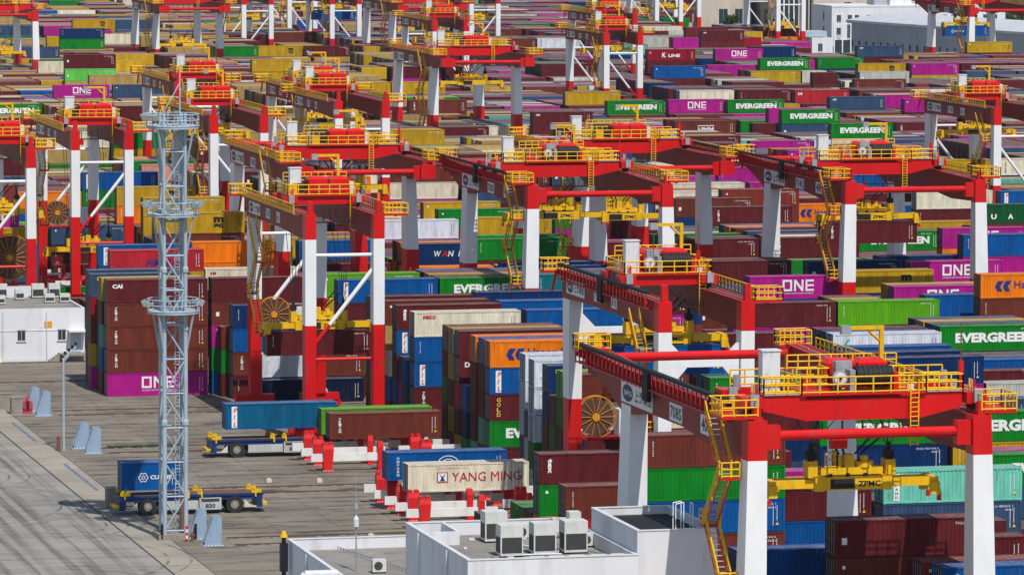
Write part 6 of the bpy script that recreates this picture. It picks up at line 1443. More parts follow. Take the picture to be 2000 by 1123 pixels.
def lettering_mesh(code, col, L):
    """writing on the long side; x from the left end, z from the bottom, plane y=0"""
    l = 12.192 if L == 40 else 6.058; mb = MB(); k = 'tmwhite'
    pale = col in ('cr', 'wh', 'cg')
    if code == 'EV':
        write(mb, 'EVERGREEN', 1.75, .95, 1.08, k, 8.8, bold=.05)
        write(mb, 'EMCU 862017', 9.3, 2.3, .16, k, 1.6)
    elif code == 'ONE':
        x, z, h, t = 4.15, .95, 1.38, .24
        for r in ((0, 1.2, 0, t), (0, 1.2, h-t, h), (0, t, t, h-t), (1.2-t, 1.2, t, h-t)): rct(mb, x+r[0], x+r[1], z+r[2], z+r[3], k)
        x += 1.45; rct(mb, x, x+t, z, z+h, k); rct(mb, x+.95, x+.95+t, z, z+h, k)
        mb.poly([(x+t, 0, z+h), (x+t, 0, z+h-.45), (x+.95, 0, z), (x+.95, 0, z+.45)], k, [(0, 1, 2, 3)])
        x += 1.45
        for z0 in (0, (h-t)/2, h-t): rct(mb, x+t, x+1.05, z+z0, z+z0+t, k)
        rct(mb, x, x+t, z, z+h, k)
        write(mb, 'OCEAN NETWORK EXPRESS', 4.15, .6, .17, k, 3.9)
    elif code == 'HMM': write(mb, 'HMM', 4.6, .75, .85, 'tmblue', 3.3, bold=.04, shear=.35); write(mb, 'HYUNDAI', 8.0, .9, .4, 'tmblue', 1.3)
    elif code == 'HMMw': write(mb, 'HMM', 4.7, .55, 1.0, k, 3.1, bold=.03); rct(mb, 4.6, 7.9, 1.75, 1.9, k)
    elif code == 'CAI': write(mb, 'CAI', .62, 1.75, .5, k, 1.25, bold=.05)
    elif code == 'TEX': stack(mb, 'TRITON', .92, 2.05, .22, k, .27, w=.3, bold=.04)
    elif code == 'tex': write(mb, 'tex', .75, 2.35, .42, k, 1.35, rot=True, bold=.05)
    elif code == 'PIL':
        rct(mb, .62, 1.22, .2, 2.5, k)
        stack(mb, 'PIL', .80, 1.80, .55, 'tmred', .75, y=-.006, bold=.02, shear=.2)
    elif code == 'MSC': write(mb, 'm', 8.0, 1.45, .75, 'tmblack', 1.35, bold=.06); write(mb, 'sc', 8.05, .75, .55, 'tmblack', 1.25, bold=.06)
    elif code == 'HAP':
        c = 'tmblue'
        for dx in (0, .95):
            x = 1.75+dx
            mb.poly([(x+.35, 0, 2.0), (x+1.1, 0, 2.0), (x+.62, 0, 1.4), (x+.02, 0, 1.4)], c)
            mb.poly([(x+.02, 0, 1.38), (x+.62, 0, 1.38), (x+.9, 0, .8), (x+.3, 0, .8)], c)
        write(mb, 'Hapag-Lloyd', 4.1, .85, 1.15, 'tmblack' if pale else c, 6.3, bold=.01)
    elif code == 'YM':
        rct(mb, 2.9, 4.0, .95, 1.95, 'tmred'); rct(mb, 3.0, 3.9, 1.05, 1.85, k, -.006)
        mb.poly([(3.1, -.012, 1.82), (3.45, -.012, 1.5), (3.8, -.012, 1.82), (3.55, -.012, 1.4), (3.7, -.012, 1.08), (3.2, -.012, 1.08), (3.35, -.012, 1.4)], 'tmblue', [(0, 1, 6), (1, 2, 3), (1, 3, 6), (6, 3, 4, 5)])
        write(mb, 'YANG MING', 4.4, 1.0, .9, 'tmred', 7.0)
        write(mb, 'www.yangming.com', 2.95, 2.25, .16, 'tmred', 3.0)
    elif code == 'WAN':
        write(mb, 'W', 4.1, 1.0, .8, k, 1.0, bold=.02, shear=.2); write(mb, 'A', 5.15, 1.0, .8, 'tmred', .85, bold=.03, shear=.2); write(mb, 'N', 6.05, 1.0, .8, k, .85, bold=.02, shear=.2)
        write(mb, 'HAI', 7.5, 1.0, .8, k, 2.1, bold=.02, shear=.2)
    elif code == 'SEAC': write(mb, 'seaco', .95, 2.0, .42, 'tmred', 1.5, bold=.03)
    elif code == 'SEA': write(mb, 'seaco', .75, 2.0, .42, 'tmyellow', 1.4, bold=.03)
    elif code == 'CUL':
        for i in range(6):
            a = math.pi*i/3; x, z = 2.15+.3*math.cos(a), 1.3+.3*math.sin(a)
            for j in range(10):
                b0, b1 = 2*math.pi*j/10, 2*math.pi*(j+1)/10
                mb.poly([(x+.2*math.cos(b0), 0, z+.2*math.sin(b0)), (x+.13*math.cos(b0), 0, z+.13*math.sin(b0)), (x+.13*math.cos(b1), 0, z+.13*math.sin(b1)), (x+.2*math.cos(b1), 0, z+.2*math.sin(b1))], k)
        write(mb, 'CULINES', 2.85, 1.1, .42, k, 2.4, bold=.03)
    elif code == 'DII': write(mb, 'DII', .6, 1.7, .55, k, .95, bold=.04)
    elif code == 'CHS': write(mb, 'CHINA SHIPPING', 2.1, 1.0, 1.0, k, 7.0, bold=.03)
    elif code == 'SHI': write(mb, 'CHINA SHIPPING', 2.1, .9, 1.0, k, 7.0, bold=.03)
    elif code == 'KL': write(mb, 'K', 3.7, .8, 1.15, k, 1.0, bold=.04); write(mb, 'LINE', 5.3, .85, .75, k, 3.0, bold=.04); write(mb, 'K', .5, 1.7, .5, k, .5)
    elif code == 'UASC':
        for i, ch in enumerate('UASC'): write(mb, ch, 1.1+2.6*i, .6, .75, k, .85, bold=.04)
    elif code == 'GLD': stack(mb, 'GOLD', .75, 2.0, .42, 'tmyellow', .52, w=.42, bold=.02)
    elif code == 'DOX':
        x = 4.75
        for r in ((0, .12, .65, 2.0), (0, .5, .65, .75), (0, .5, 1.9, 2.0)): rct(mb, x+r[0], x+r[1], r[2], r[3], 'cab')
        write(mb, 'OXA', 6.0, .95, .75, 'cab', 2.0, bold=.02); write(mb, 'CONTAINER', 6.2, .65, .12, 'cab', 1.7)
    elif code == 'SEL':
        mb.poly([(1.4, 0, 1.0), (3.0, 0, 1.0), (3.1, 0, 1.5), (2.5, 0, 1.45), (2.3, 0, 2.0), (1.9, 0, 1.5)], k); write(mb, 'SeaLead', 3.5, 1.0, .8, k, 6.0, bold=.04)
    elif code == 'DU':
        rct(mb, 5.1, 6.3, 1.15, 1.4, 'tmblue'); rct(mb, 5.3, 6.4, .7, .95, 'tmblue'); write(mb, 'DU', 6.6, .6, .85, 'tmred', 1.9, bold=.06, shear=.25)
        mb.poly([(1.0, 0, 1.3), (1.3, 0, 1.3), (1.9, 0, 2.2), (1.6, 0, 2.2)], 'tmteal')
    elif code == 'DUs':
        for dx, c in ((0, 'tmteal'), (.35, 'tmblue')): mb.poly([(.6+dx, 0, 1.0), (.75+dx, 0, 1.0), (1.5+dx, 0, 2.3), (1.35+dx, 0, 2.3)], c)
    elif code == 'COS': stack(mb, '中国海运集团', .95, 2.05, .26, 'ink' if pale else k, .33, w=.26, bold=.01)
    elif code == 'COSg':
        stack(mb, '中国海运集团', .95, 2.05, .26, k, .33, w=.26, bold=.01)
        for a in (0, 1, 2):
            for j in range(16):
                b0, b1 = 2*math.pi*j/16, 2*math.pi*(j+1)/16; r0, r1 = (1.15, .75, .4)[a], (1.05, .65, .3)[a]
                mb.poly([(6.2+r0*math.cos(b0), 0, 1.45+r0*.8*math.sin(b0)), (6.2+r1*math.cos(b0), 0, 1.45+r1*.8*math.sin(b0)), (6.2+r1*math.cos(b1), 0, 1.45+r1*.8*math.sin(b1)), (6.2+r0*math.cos(b1), 0, 1.45+r0*.8*math.sin(b1))], k)
    elif code == 'COF': rct(mb, .9, 1.4, .25, 2.5, k); stack(mb, 'COFAND', 1.02, 2.1, .24, 'ink', .34, y=-.006, w=.26, bold=.03)
    elif code == 'GEN': write(mb, 'GENSTAR', .9, 1.9, .42, 'tmyellow', 1.9, bold=.02)
    elif code == 'p1': write(mb, 'TCLU 480263 1', l-3.0, 2.25, .17, k, 2.2); write(mb, '45G1', l-1.5, 1.95, .16, k, .7); rct(mb, .5, .9, 1.0, 1.5, k)
    elif code == 'p2': write(mb, 'FCIU 927154 0', l-2.9, 2.25, .17, k, 2.1); write(mb, '42G1', l-1.5, 1.95, .16, k, .7); rct(mb, .55, .8, 2.0, 2.25, k)
    elif code == 'p3': stack(mb, '807263', .6, 2.1, .15, k, .22, w=.14); write(mb, 'GESU 518', l-2.3, 2.3, .15, k, 1.3)
    elif code == 'SM': write(mb, 'SM', .6, 2.0, .4, 'tmred' if pale else k, .8, bold=.03)
    marks(mb, l, 'ink' if pale or col in ('ye', 'ta') else k)
    return mb.mesh('lettering')
CM = {40: container_meshes(40), 20: container_meshes(20)}
_let = {}
def make_container(X, Y, Z, L, col, code, label, group, rz=0.0, with_parts=True):
    o = link('shipping_container', CM[L]['body'], None, (X, Y, Z), rz); c = (*PAL[col], 1); o.color = c
    tag(o, label, 'container', group)
    if with_parts:
        for nm, me in (('frame', CM[L]['frame']), ('door', CM[L]['doors'][0]), ('door', CM[L]['doors'][1])):
            p = link(nm, me, o); p.color = c
        code = code or ('', 'p1', 'p2', 'p3')[int(X*7+Y*3+Z) % 4]
        kk = (code, col in ('cr', 'wh', 'cg'), col in ('ye', 'ta'), L)
        if kk not in _let: _let[kk] = lettering_mesh(code, col, L)
        link('lettering', _let[kk], o, (0, .012, 0))
    return o
def build_yard():
    far = []
    for key, X, Y, Z, L, col, code in container_list():
        lab = INDIV.get(key)
        if lab: make_container(X, Y, Z, L, col, code, lab, 'shipping containers stacked in the yard')
        else: far.append((X, Y, Z, L, col))
    vs, fs, mi, cc = [], [], [], []
    rnd = random.Random(11)
    for X, Y, Z, L, col in far:
        l = 12.19 if L == 40 else 6.06; h = TH-.04; o = len(vs); e = .02
        x0, x1, y0, y1, z0, z1 = X, X+l, Y, Y+CW, Z, Z+h
        vs += [(x0, y0, z0), (x1, y0, z0), (x1, y1, z0), (x0, y1, z0), (x0, y0, z1), (x1, y0, z1), (x1, y1, z1), (x0, y1, z1)]
        b = rnd.uniform(.85, 1.12); c = [min(.9, v*b) for v in PAL[col]]
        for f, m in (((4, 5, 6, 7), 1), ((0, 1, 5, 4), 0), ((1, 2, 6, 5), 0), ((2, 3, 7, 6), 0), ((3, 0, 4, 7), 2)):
            fs.append([o+i for i in f]); mi.append(m); cc += [(*c, 1.0)]*4
    me = bpy.data.meshes.new('container_stacks'); me.from_pydata(vs, [], fs)
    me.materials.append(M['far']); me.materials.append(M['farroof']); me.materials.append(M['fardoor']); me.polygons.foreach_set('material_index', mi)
    ca = me.color_attributes.new('Col', 'FLOAT_COLOR', 'CORNER'); ca.data.foreach_set('color', [v for c in cc for v in c]); me.update()
    o = link('container_stacks', me); o['kind'] = 'stuff'
    tag(o, 'many more stacked shipping containers of all colours filling the yard to the far end', 'containers')
build_yard()
# ------------------------------------------------------------------ rail mounted gantry cranes
GA = 31.26        # rail gauge; crane origin: between the near legs, on the ground of the near rail
def leg_mesh(name, bot, mid1, mid2, top, cut1, cut2, tip=None):
    """bot/top = (x0,x1,y0,y1,z); colours change at z=cut1 (red/white) and cut2 (white/red, None = stays white)"""
    def at(z):
        t = (z-bot[4])/(top[4]-bot[4]); return tuple(bot[i]*(1-t)+top[i]*t for i in range(4))+(z,)
    mb = MB(); mb.taper(bot, at(cut1), 'red')
    if cut2 is None or cut2 >= top[4]: mb.taper(at(cut1), top, 'white')
    else: mb.taper(at(cut1), at(cut2), 'white'); mb.taper(at(cut2), top, 'red')
    if tip: mb.box(*tip, 'red')
    return mb.mesh(name)
def girder_mesh(x, prof, wdt, plates=None, k='girder'):
    """box girder along Y; prof = [(y, zbottom, ztop)]"""
    mb = MB()
    for (ya, ba, ta), (yb, bb, tb) in zip(prof, prof[1:]):
        a, b = x-wdt/2, x+wdt/2
        mb.hexa([(a, ya, ba), (b, ya, ba), (b, yb, bb), (a, yb, bb)], [(a, ya, ta), (b, ya, ta), (b, yb, tb), (a, yb, tb)], k)
    y0, y1 = prof[0][0], prof[-1][0]
    for (ya, ba, ta), (yb, bb, tb) in zip(prof, prof[1:]):
        for s in (-1, 1):
            mb.hexa([(x+s*(wdt/2+.07)-.09, ya, ta-.02), (x+s*(wdt/2+.07)+.09, ya, ta-.02), (x+s*(wdt/2+.07)+.09, yb, tb-.02), (x+s*(wdt/2+.07)-.09, yb, tb-.02)],
                    [(x+s*(wdt/2+.07)-.09, ya, ta+.06), (x+s*(wdt/2+.07)+.09, ya, ta+.06), (x+s*(wdt/2+.07)+.09, yb, tb+.06), (x+s*(wdt/2+.07)-.09, yb, tb+.06)], 'red')
        mb.box(x-.06, x+.06, ya+.02, yb-.02, ta+.003, ta+.1, 'grey')
    return mb
def plate_on_side(name, parent, x, y, z, w, h, draw, k=1.0):
    """sign plate on the -X face of the left girder; reads from far to near"""
    mb = MB(); rct(mb, 0, w, 0, h, 'sign'); draw(mb)
    for i, v in enumerate(mb.v): mb.v[i] = (v[1], -v[0]*k, v[2]*(k+.1 if k < 1 else 1))
    mb.box(.012, .05, -w*k, 0, 0, h*(k+.1 if k < 1 else 1), 'sign')
    return part(name, mb, parent, (x, y, z))
def sipg(mb):
    n = 20; cx_, cz = 1.9, .8
    mb.poly([(cx_+1.5*math.cos(2*math.pi*i/n), -.008, cz+.66*math.sin(2*math.pi*i/n)) for i in range(n)], 'signblue')
    write(mb, 'SIPG', .8, .6, .38, 'sign', 2.2, y=-.016, bold=.02)
    for i, ch in enumerate('上港集团'): write(mb, ch, 3.9+1.2*i, .35, .9, 'ink', 1.0, y=-.01, bold=.02)
def stairs(parent, x, y, ztop, zbot, dz=3.3, run=3.3, back=1):
    """zigzag stairway along Y with landings, stringers and railings"""
    nm = MB(); rl = MB(); z = ztop; s = -1
    ya, yb = y, y+run*back
    lo, hi = min(ya, yb), max(ya, yb)
    cur = hi
    while z-dz >= zbot-.1:
        nxt = lo if cur == hi else hi; z1 = z-dz
        for dx in (-.42, .42): nm.hexa([(x+dx-.03, cur, z-.3), (x+dx+.03, cur, z-.3), (x+dx+.03, nxt, z1-.3), (x+dx-.03, nxt, z1-.3)], [(x+dx-.03, cur, z), (x+dx+.03, cur, z), (x+dx+.03, nxt, z1), (x+dx-.03, nxt, z1)], 'red')
        for i in range(11):
            t = (i+.5)/11; yy = cur+(nxt-cur)*t; zz = z-dz*t; nm.box(x-.39, x+.39, yy-.14, yy+.14, zz-.03, zz, 'tread')
        for dx in (-.45, .45):
            a = Vector((x+dx, cur, z)); b = Vector((x+dx, nxt, z1)); 
            for h in (1.05, .55): rl.bar(a+Vector((0, 0, h)), b+Vector((0, 0, h)), .09, 'rail')
            for i in range(5): q = a.lerp(b, i/4); rl.bar(q, q+Vector((0, 0, 1.05)), .07, 'rail')
        e = nxt-.9 if nxt == lo else nxt; e1 = nxt if nxt == lo else nxt+.9
        nm.box(x-.55, x+.75, e, e1, z1-.16, z1, 'red')
        out = e if nxt == lo else e1
        railing(rl, [(x-.55, nxt, z1), (x-.55, out, z1), (x+.75, out, z1), (x+.75, nxt, z1)], 1.05, .8)
        x += 0.0; cur = nxt; z = z1
    o = part('stairway', nm, parent); part('railing', rl, o); return o
def reel(parent, x, y, z, r, name='cable_reel'):
    mb = MB(); n = 28
    for i in range(n):
        a, b = 2*math.pi*i/n, 2*math.pi*(i+1)/n
        for yy in (-.35, .35):
            mb.bar((r*math.cos(a), yy, r*math.sin(a)), (r*math.cos(b), yy, r*math.sin(b)), .07, 'reel')
            if i % 2 == 0: mb.bar((.25*r*math.cos(a), yy, .25*r*math.sin(a)), (r*math.cos(a), yy, r*math.sin(a)), .05, 'reel')
    for yy in (-.42, -.1, .3): mb.tube((0, yy, 0), (0, yy+.14, 0), r*.2, 'reel', 12)
    n2 = 24
    mb2 = MB(); mb2.tube((0, -.27, 0), (0, .27, 0), r*.86, 'coil', n2)
    o = part(name, mb, parent, (x, y, z)); part('cable_coil', mb2, o); return o
def trolley(parent, gx, ty, zt, wide, front=False):
    """cross beams on both girders, machinery deck, hoist, cabinet, railings"""
    mb = MB(); d = 2.6
    for yy in (-d, d):
        if wide:
            for s in (-1, 1):
                mb.hexa([(s*gx-.9*s, yy-.35, zt+.25), (s*4.2, yy-.35, zt-.5), (s*4.2, yy+.35, zt-.5), (s*gx-.9*s, yy+.35, zt+.25)][::s],
                        [(s*gx-.9*s, yy-.35, zt+1.35), (s*4.2, yy-.35, zt+1.35), (s*4.2, yy+.35, zt+1.35), (s*gx-.9*s, yy+.35, zt+1.35)][::s], 'red')
            mb.box(-4.2, 4.2, yy-.35, yy+.35, zt-.5, zt+1.0, 'red')
        else: mb.box(-gx, gx, yy-.3, yy+.3, zt+.35, zt+1.25, 'red')
        for s in (-1, 1):
            mb.box(s*gx-.75, s*gx+.75, yy-.95, yy+.95, zt+.5, zt+1.3, 'red'); mb.tube((s*gx-.2, yy-.5, zt+.42), (s*gx+.2, yy-.5, zt+.42), .36, 'black', 10)
            mb.tube((s*gx-.2, yy+.5, zt+.42), (s*gx+.2, yy+.5, zt+.42), .36, 'black', 10); mb.box(s*gx-.3, s*gx+.3, yy-1.35, yy-.95, zt+.6, zt+1.5, 'grey')
    zd = zt+1.3; dk = 4.6 if wide else gx+.3
    mb.box(-dk, dk, -d-.6, d+.6, zd-.02, zd+.12, 'red')
    if wide:
        for s in (-1, 1): mb.box(min(s*4.7, s*(gx-.9)), max(s*4.7, s*(gx-.9)), -d-.5, -d+.5, zd+.06, zd+.12, 'tread')
    for i in range(5): mb.bar((-3+1.5*i, -d-.3, zt-.55), (-3+1.5*i, -d-.3, zt-1.7), .12, 'black')
    mb.box(-3.2, 3.2, -d-.45, -d-.15, zt-1.75, zt-1.6, 'black'); mb.box(-2.4, -1.2, -d-.6, -d, zt-2.5, zt-1.75, 'red')
    tr = part('trolley', mb, parent, (0, ty, 0))
    rl = MB(); z = zd+.12
    railing(rl, [(-dk, -d-.6, z), (dk, -d-.6, z), (dk, d+.6, z), (-dk, d+.6, z)], 1.15, 1.25, closed=True)
    if wide:
        for s in (-1, 1): railing(rl, [(s*(dk+.1), -d-.5, z), (s*(gx-.9), -d-.5, z), (s*(gx-.9), -d+.5, z), (s*(dk+.1), -d+.5, z)], 1.15, 1.0); railing(rl, [(s*(dk+.1), d+.5, z), (s*(gx-.3), d+.5, z)], 1.15, 1.0)
    railing(rl, [(-1.5, -1.2, z), (dk-.3, -1.2, z)], 1.1, 1.0); railing(rl, [(1.0, .8, z), (dk-.3, .8, z)], 1.4, .9)
    railing(rl, [(-dk+.5, d-.6, z+1.2), (dk-.5, d-.6, z+1.2)], 1.0, .8); railing(rl, [(-dk+.4, -.6, z+.3), (-1.8, -.6, z+.3), (-1.8, 1.8, z+.3)], 1.2, .7)
    part('railing', rl, tr)
    h = MB(); yh = -2.5 if front else .5
    for x0 in (-1.6, .75):
        h.box(x0, x0+2.2, yh, yh+2.1, z, z+1.7, 'red'); h.taper((x0, x0+2.2, yh, yh+2.1, z+1.7), (x0+.35, x0+1.85, yh+.3, yh+1.8, z+1.98), 'red'); h.box(x0+.4, x0+1.8, yh-.08, yh-.004, z+.3, z+1.1, 'red')
        for i in range(4): h.box(x0+.45+.35*i, x0+.58+.35*i, yh-.1, yh-.082, z+.4, z+1.0, 'girder')
    part('hoist_housing', h, tr)
    w_ = MB(); yw = 1.0 if front else -1.6; xw = -3.4 if front else -.2
    w_.tube((xw, yw, z+1.0), (xw+2.7, yw, z+1.0), .74, 'black', 18); w_.box(xw-.5, xw-.1, yw-.5, yw+.5, z, z+1.5, 'grey'); w_.box(xw+2.75, xw+3.1, yw-.5, yw+.5, z, z+1.3, 'red')
    w_.tube((-3.3, -1.6, z+.75), (-2.0, -1.6, z+.75), .5, 'black', 14) if front else None
    for i in range(7): w_.tube((xw+.2+.36*i, yw, z+1.0), (xw+.3+.36*i, yw, z+1.0), .79, 'rope', 18)
    part('winch_drum', w_, tr)
    r_ = MB()
    if not front:
        r_.tube((-1.5, -2.3, z+.95), (-1.5, -2.12, z+.95), .55, 'grey', 18); r_.tube((-1.5, -2.36, z+.95), (-1.5, -2.3, z+.95), .42, 'cab', 18); r_.tube((-1.5, -2.5, z+.95), (-1.5, -2.0, z+.95), .1, 'black', 8); r_.box(-1.75, -1.25, -2.0, -1.4, z, z+1.3, 'grey'); r_.box(-1.4, -.2, -1.0, -.2, z+.9, z+2.0, 'grey')
    else: r_.box(-3.9, -2.9, -2.3, -1.5, z, z+1.2, 'yellow'); r_.tube((-3.0, .0, z+.5), (-3.0, .7, z+.5), .5, 'black', 14); r_.box(3.1, 3.6, -2.2, -1.6, z, z+1.4, 'cab')
    part('cable_drum', r_, tr)
    x_ = MB(); rnd = random.Random(7 if front else 3)
    for i in range(16):
        x0 = rnd.uniform(-dk+.3, dk-1); y0 = rnd.uniform(-d, d-.5); x_.box(x0, x0+rnd.uniform(.2, .6), y0, y0+rnd.uniform(.2, .5), z, z+rnd.uniform(.3, .95), rnd.choice(('grey', 'red', 'cab', 'black', 'yellow', 'red')))
    for s in (-1, 1):
        for i in range(3): x_.bar((s*(gx-.2), -d-.9+.5*i, zt+1.3), (s*(gx-.2), -d-.9+.5*i, zt+2.2), .12, ('red', 'grey', 'yellow')[i])
        x_.tube((s*(gx-.5), d-.4, zt+1.3), (s*(gx-.5), d-.4, zt+2.3), .25, 'grey', 8)
    part('deck_equipment', x_, tr)
    ld = MB()
    for xx in (-.3, .3): ld.bar((dk-.9+xx, -d-.75, zt-2.4), (dk-.9+xx, -d-.75, z+.9), .07, 'rail')
    for i in range(12): ld.bar((dk-1.2, -d-.75, zt-2.3+.33*i), (dk-.6, -d-.75, zt-2.3+.33*i), .05, 'rail')
    part('ladder', ld, tr)
    c = MB(); xc = (-gx+1.9) if wide else -gx+.9
    c.box(xc-.65, xc+.65, -1.6, -.6, z-.2, z+2.9, 'cab'); c.box(xc-.72, xc+.72, -1.67, -.53, z+2.9, z+3.0, 'cab'); c.box(xc-.665, xc-.65, -1.45, -.75, z+.2, z+2.6, 'sign')
    part('electrical_cabinet', c, tr)
    j = MB(); xj = 2.6 if wide else 2.4
    j.box(xj, xj+.3, 1.2, 1.5, z, z+4.0, 'yellow'); j.box(xj-2.6, xj+.3, 1.2, 1.5, z+4.0, z+4.28, 'yellow'); j.bar((xj-.9, 1.35, z+4.0), (xj+.1, 1.35, z+3.1), .15, 'yellow'); j.box(xj-2.9, xj-2.2, 1.05, 1.6, z+3.7, z+4.3, 'grey')
    part('service_crane', j, tr)
    an = MB(); an.tube((gx-.4, -1.2, z), (gx-.4, -1.2, z+4.6), .05, 'rust', 5); an.tube((-gx+2.9, -1.6, z), (-gx+2.9, -1.6, z+3.6), .04, 'rust', 5); an.box(gx-.55, gx-.25, -1.35, -1.05, z, z+1.9, 'red')
    part('lightning_rod', an, tr)
    return tr
def spreader(parent, ty, z, zt, text=True):
    """yellow spreader: z = underside; ropes up to the trolley at zt"""
    mb = MB()
    mb.box(-2.6, 2.6, -.95, -.3, 0.05, .95, 'yellow'); mb.box(-2.6, 2.6, .3, .95, 0.05, .95, 'yellow')
    for s in (-1, 1):
        mb.taper((s*2.6 if s > 0 else -5.9, 5.9 if s > 0 else -2.6, -.75, -.4, .2), (s*2.6 if s > 0 else -5.9, 5.9 if s > 0 else -2.6, -.75, -.4, .8), 'yellow')
        mb.taper((s*2.6 if s > 0 else -5.9, 5.9 if s > 0 else -2.6, .4, .75, .2), (s*2.6 if s > 0 else -5.9, 5.9 if s > 0 else -2.6, .4, .75, .8), 'yellow')
        mb.box(s*6.05-.25, s*6.05+.25, -1.2, 1.2, .05, .85, 'yellow')
        for yy in (-1.2, 1.2):
            mb.box(s*6.05-.35, s*6.05+.3, yy-.2, yy+.2, -.35, .5, 'yellow'); mb.bar((s*6.2, yy, .3), (s*6.45, yy, -.5), .2, 'yellow'); mb.box(s*6.35-.13, s*6.35+.13, yy-.12, yy+.12, -.85, -.45, 'red')
        mb.box(s*2.5-.35, s*2.5+.35, -1.05, 1.05, 0, 1.05, 'yellow')
    mb.box(-1.7, 0.1, -1.0, -.96, .15, .85, 'black')
    sp = part('spreader', mb, parent, (0, ty, z))
    if text:
        t = MB(); write(t, 'ZPMC', .35, .27, .42, 'ink', 1.7, bold=.03); write(t, '2010', 2.3, .52, .17, 'ink', .7, bold=.02); write(t, '2PL-05', 2.3, .27, .17, 'ink', .8, bold=.02)
        part('lettering', t, sp, (0, -.965, 0))
    hb = MB(); hb.box(-2.3, 2.3, -.6, .6, 1.1, 1.6, 'yellow'); hb.box(-3.1, 3.1, -.25, .25, 1.25, 1.5, 'yellow')
    for s in (-1, 1):
        hb.box(s*2.9-.35, s*2.9+.35, -.6, .6, .9, 2.1, 'yellow'); hb.tube((s*2.9, -.4, 2.45), (s*2.9, .4, 2.45), .36, 'black', 10); hb.box(s*2.9-.12, s*2.9+.12, -.2, .2, 2.0, 3.3, 'black')
        hb.tube((s*1.0, -.3, 1.6), (s*1.0, -.3, 2.4), .3, 'yellow', 8)
    hb.tube((1.0, 0, 1.6), (1.0, 0, 2.0), .75, 'yellow', 12); hb.tube((1.0, 0, 2.0), (1.0, 0, 2.35), .5, 'rust', 12, .05)
    hb.box(-.5, .2, -.5, .4, 1.6, 2.5, 'yellow'); railing(hb, [(-2.0, -.6, 1.6), (-1.1, -.6, 1.6), (-1.1, .5, 1.6)], 1.1, .7)
    for i in range(3): hb.bar((-1.6+1.3*i, -.5, 1.0), (-1.6+1.3*i, -.5, 1.2), .3, 'black')
    part('head_block', hb, sp)
    rp = MB(); up = zt-z-.5
    for s in (-1, 1):
        for yy in (-.5, .5):
            for (x0, x1) in ((2.9, 3.6), (2.9, 1.6)): rp.bar((s*x0, yy*.4, 3.1), (s*x1, yy*3.6, up), .05, 'rope')
        rp.bar((s*.8, 0, 2.5), (s*2.2, -1.6, 4.2), .12, 'black'); rp.bar((s*.4, 0, 2.5), (s*1.5, -1.6, 4.4), .12, 'black')
    part('hoist_ropes', rp, sp)
    return sp
def bogies(parent, xs):
    for y in (0, GA):
        mb = MB()
        for x in xs:
            mb.box(x-2.3, x+2.3, y-.55, y+.55, 1.15, 1.95, 'red')
            for s in (-1, 1): mb.box(x+s*1.5-1.0, x+s*1.5+1.0, y-.45, y+.45, .45, 1.1, 'red'); mb.tube((x+s*2.0, y-.18, .42), (x+s*2.0, y+.18, .42), .36, 'black', 10); mb.tube((x+s*.9, y-.18, .42), (x+s*.9, y+.18, .42), .36, 'black', 10)
        part('bogie', mb, parent)
def festoon(parent, x, y0, y1, z):
    """covered cable track with red hangers along the outside of a girder"""
    mb = MB(); mb.box(x-.55, x-.1, y0, y1, z+1.15, z+1.4, 'black')
    n = int((y1-y0)/1.15)
    for i in range(n+1):
        y = y0+.1+(y1-y0-.2)*i/n; mb.bar((x-.5, y, z+1.15), (x-.5, y, z-.2), .09, 'red'); mb.bar((x-.5, y, z-.15), (x+.1, y, z-.15), .09, 'red')
        mb.box(x-.42, x-.2, y+.3, y+.75, z+.25, z+.75, 'red')
    mb.box(x-.62, x-.3, (y0+y1)/2-.7, (y0+y1)/2+.7, z-1.0, z+1.2, 'black'); mb.bar((x-.5, y0, z-.1), (x-.5, y1, z-.1), .1, 'red')
    part('cable_track', mb, parent)
def walkway(parent, x, y0, y1, z, out):
    mb = MB(); mb.box(min(x, x+out), max(x, x+out), y0, y1, z-.1, z, 'rust'); rl = MB(); railing(rl, [(x+out*.96, y0, z), (x+out*.96, y1, z)], 1.1, 1.1)
    o = part('walkway', mb, parent); part('railing', rl, o)
def end_platform(parent, x, y0, y1, z, w=2.6):
    mb = MB(); mb.box(x-w/2, x+w/2, y0, y1, z-.2, z, 'red'); mb.bar((x, y0+.2, z-.2), (x, y1, z-2.0) if y0 > 10 else (x, y1-.2, z-.2), .2, 'red')
    rl = MB(); railing(rl, [(x-w/2, y0, z), (x+w/2, y0, z), (x+w/2, y1, z), (x-w/2, y1, z)], 1.15, .9, closed=True)
    o = part('end_platform', mb, parent); part('railing', rl, o)
def beam_pipe(parent, name, p, q, r, k, split=None):
    mb = MB()
    if split is None: mb.tube(p, q, r, k, 10)
    else:
        P, Q = Vector(p), Vector(q); t = (split-P.z)/(Q.z-P.z); m_ = P.lerp(Q, t); lo, hi = (P, Q) if P.z < Q.z else (Q, P)
        mb.tube(lo, m_, r, 'red', 10); mb.tube(m_, hi, r, 'white', 10)
    part(name, mb, parent)
def signs(root, xg, y, z, num, tons, k=1.0):
    plate_on_side('name_plate', root, xg-.69, y, z, 8.8, 1.6, sipg, k)
    plate_on_side('number_plate', root, xg-.69, y-13.4*k, z+.1, 3.3, 1.3, lambda mb: write(mb, num, .2, .2, .9, 'ink', 2.9, y=-.008, bold=.02), k)
    plate_on_side('load_plate', root, xg-.69, y-21.5*k, z+.05, 2.6, 1.4, lambda mb: write(mb, tons, .3, .2, 1.0, 'ink', 2.0, y=-.008, bold=.02), k)
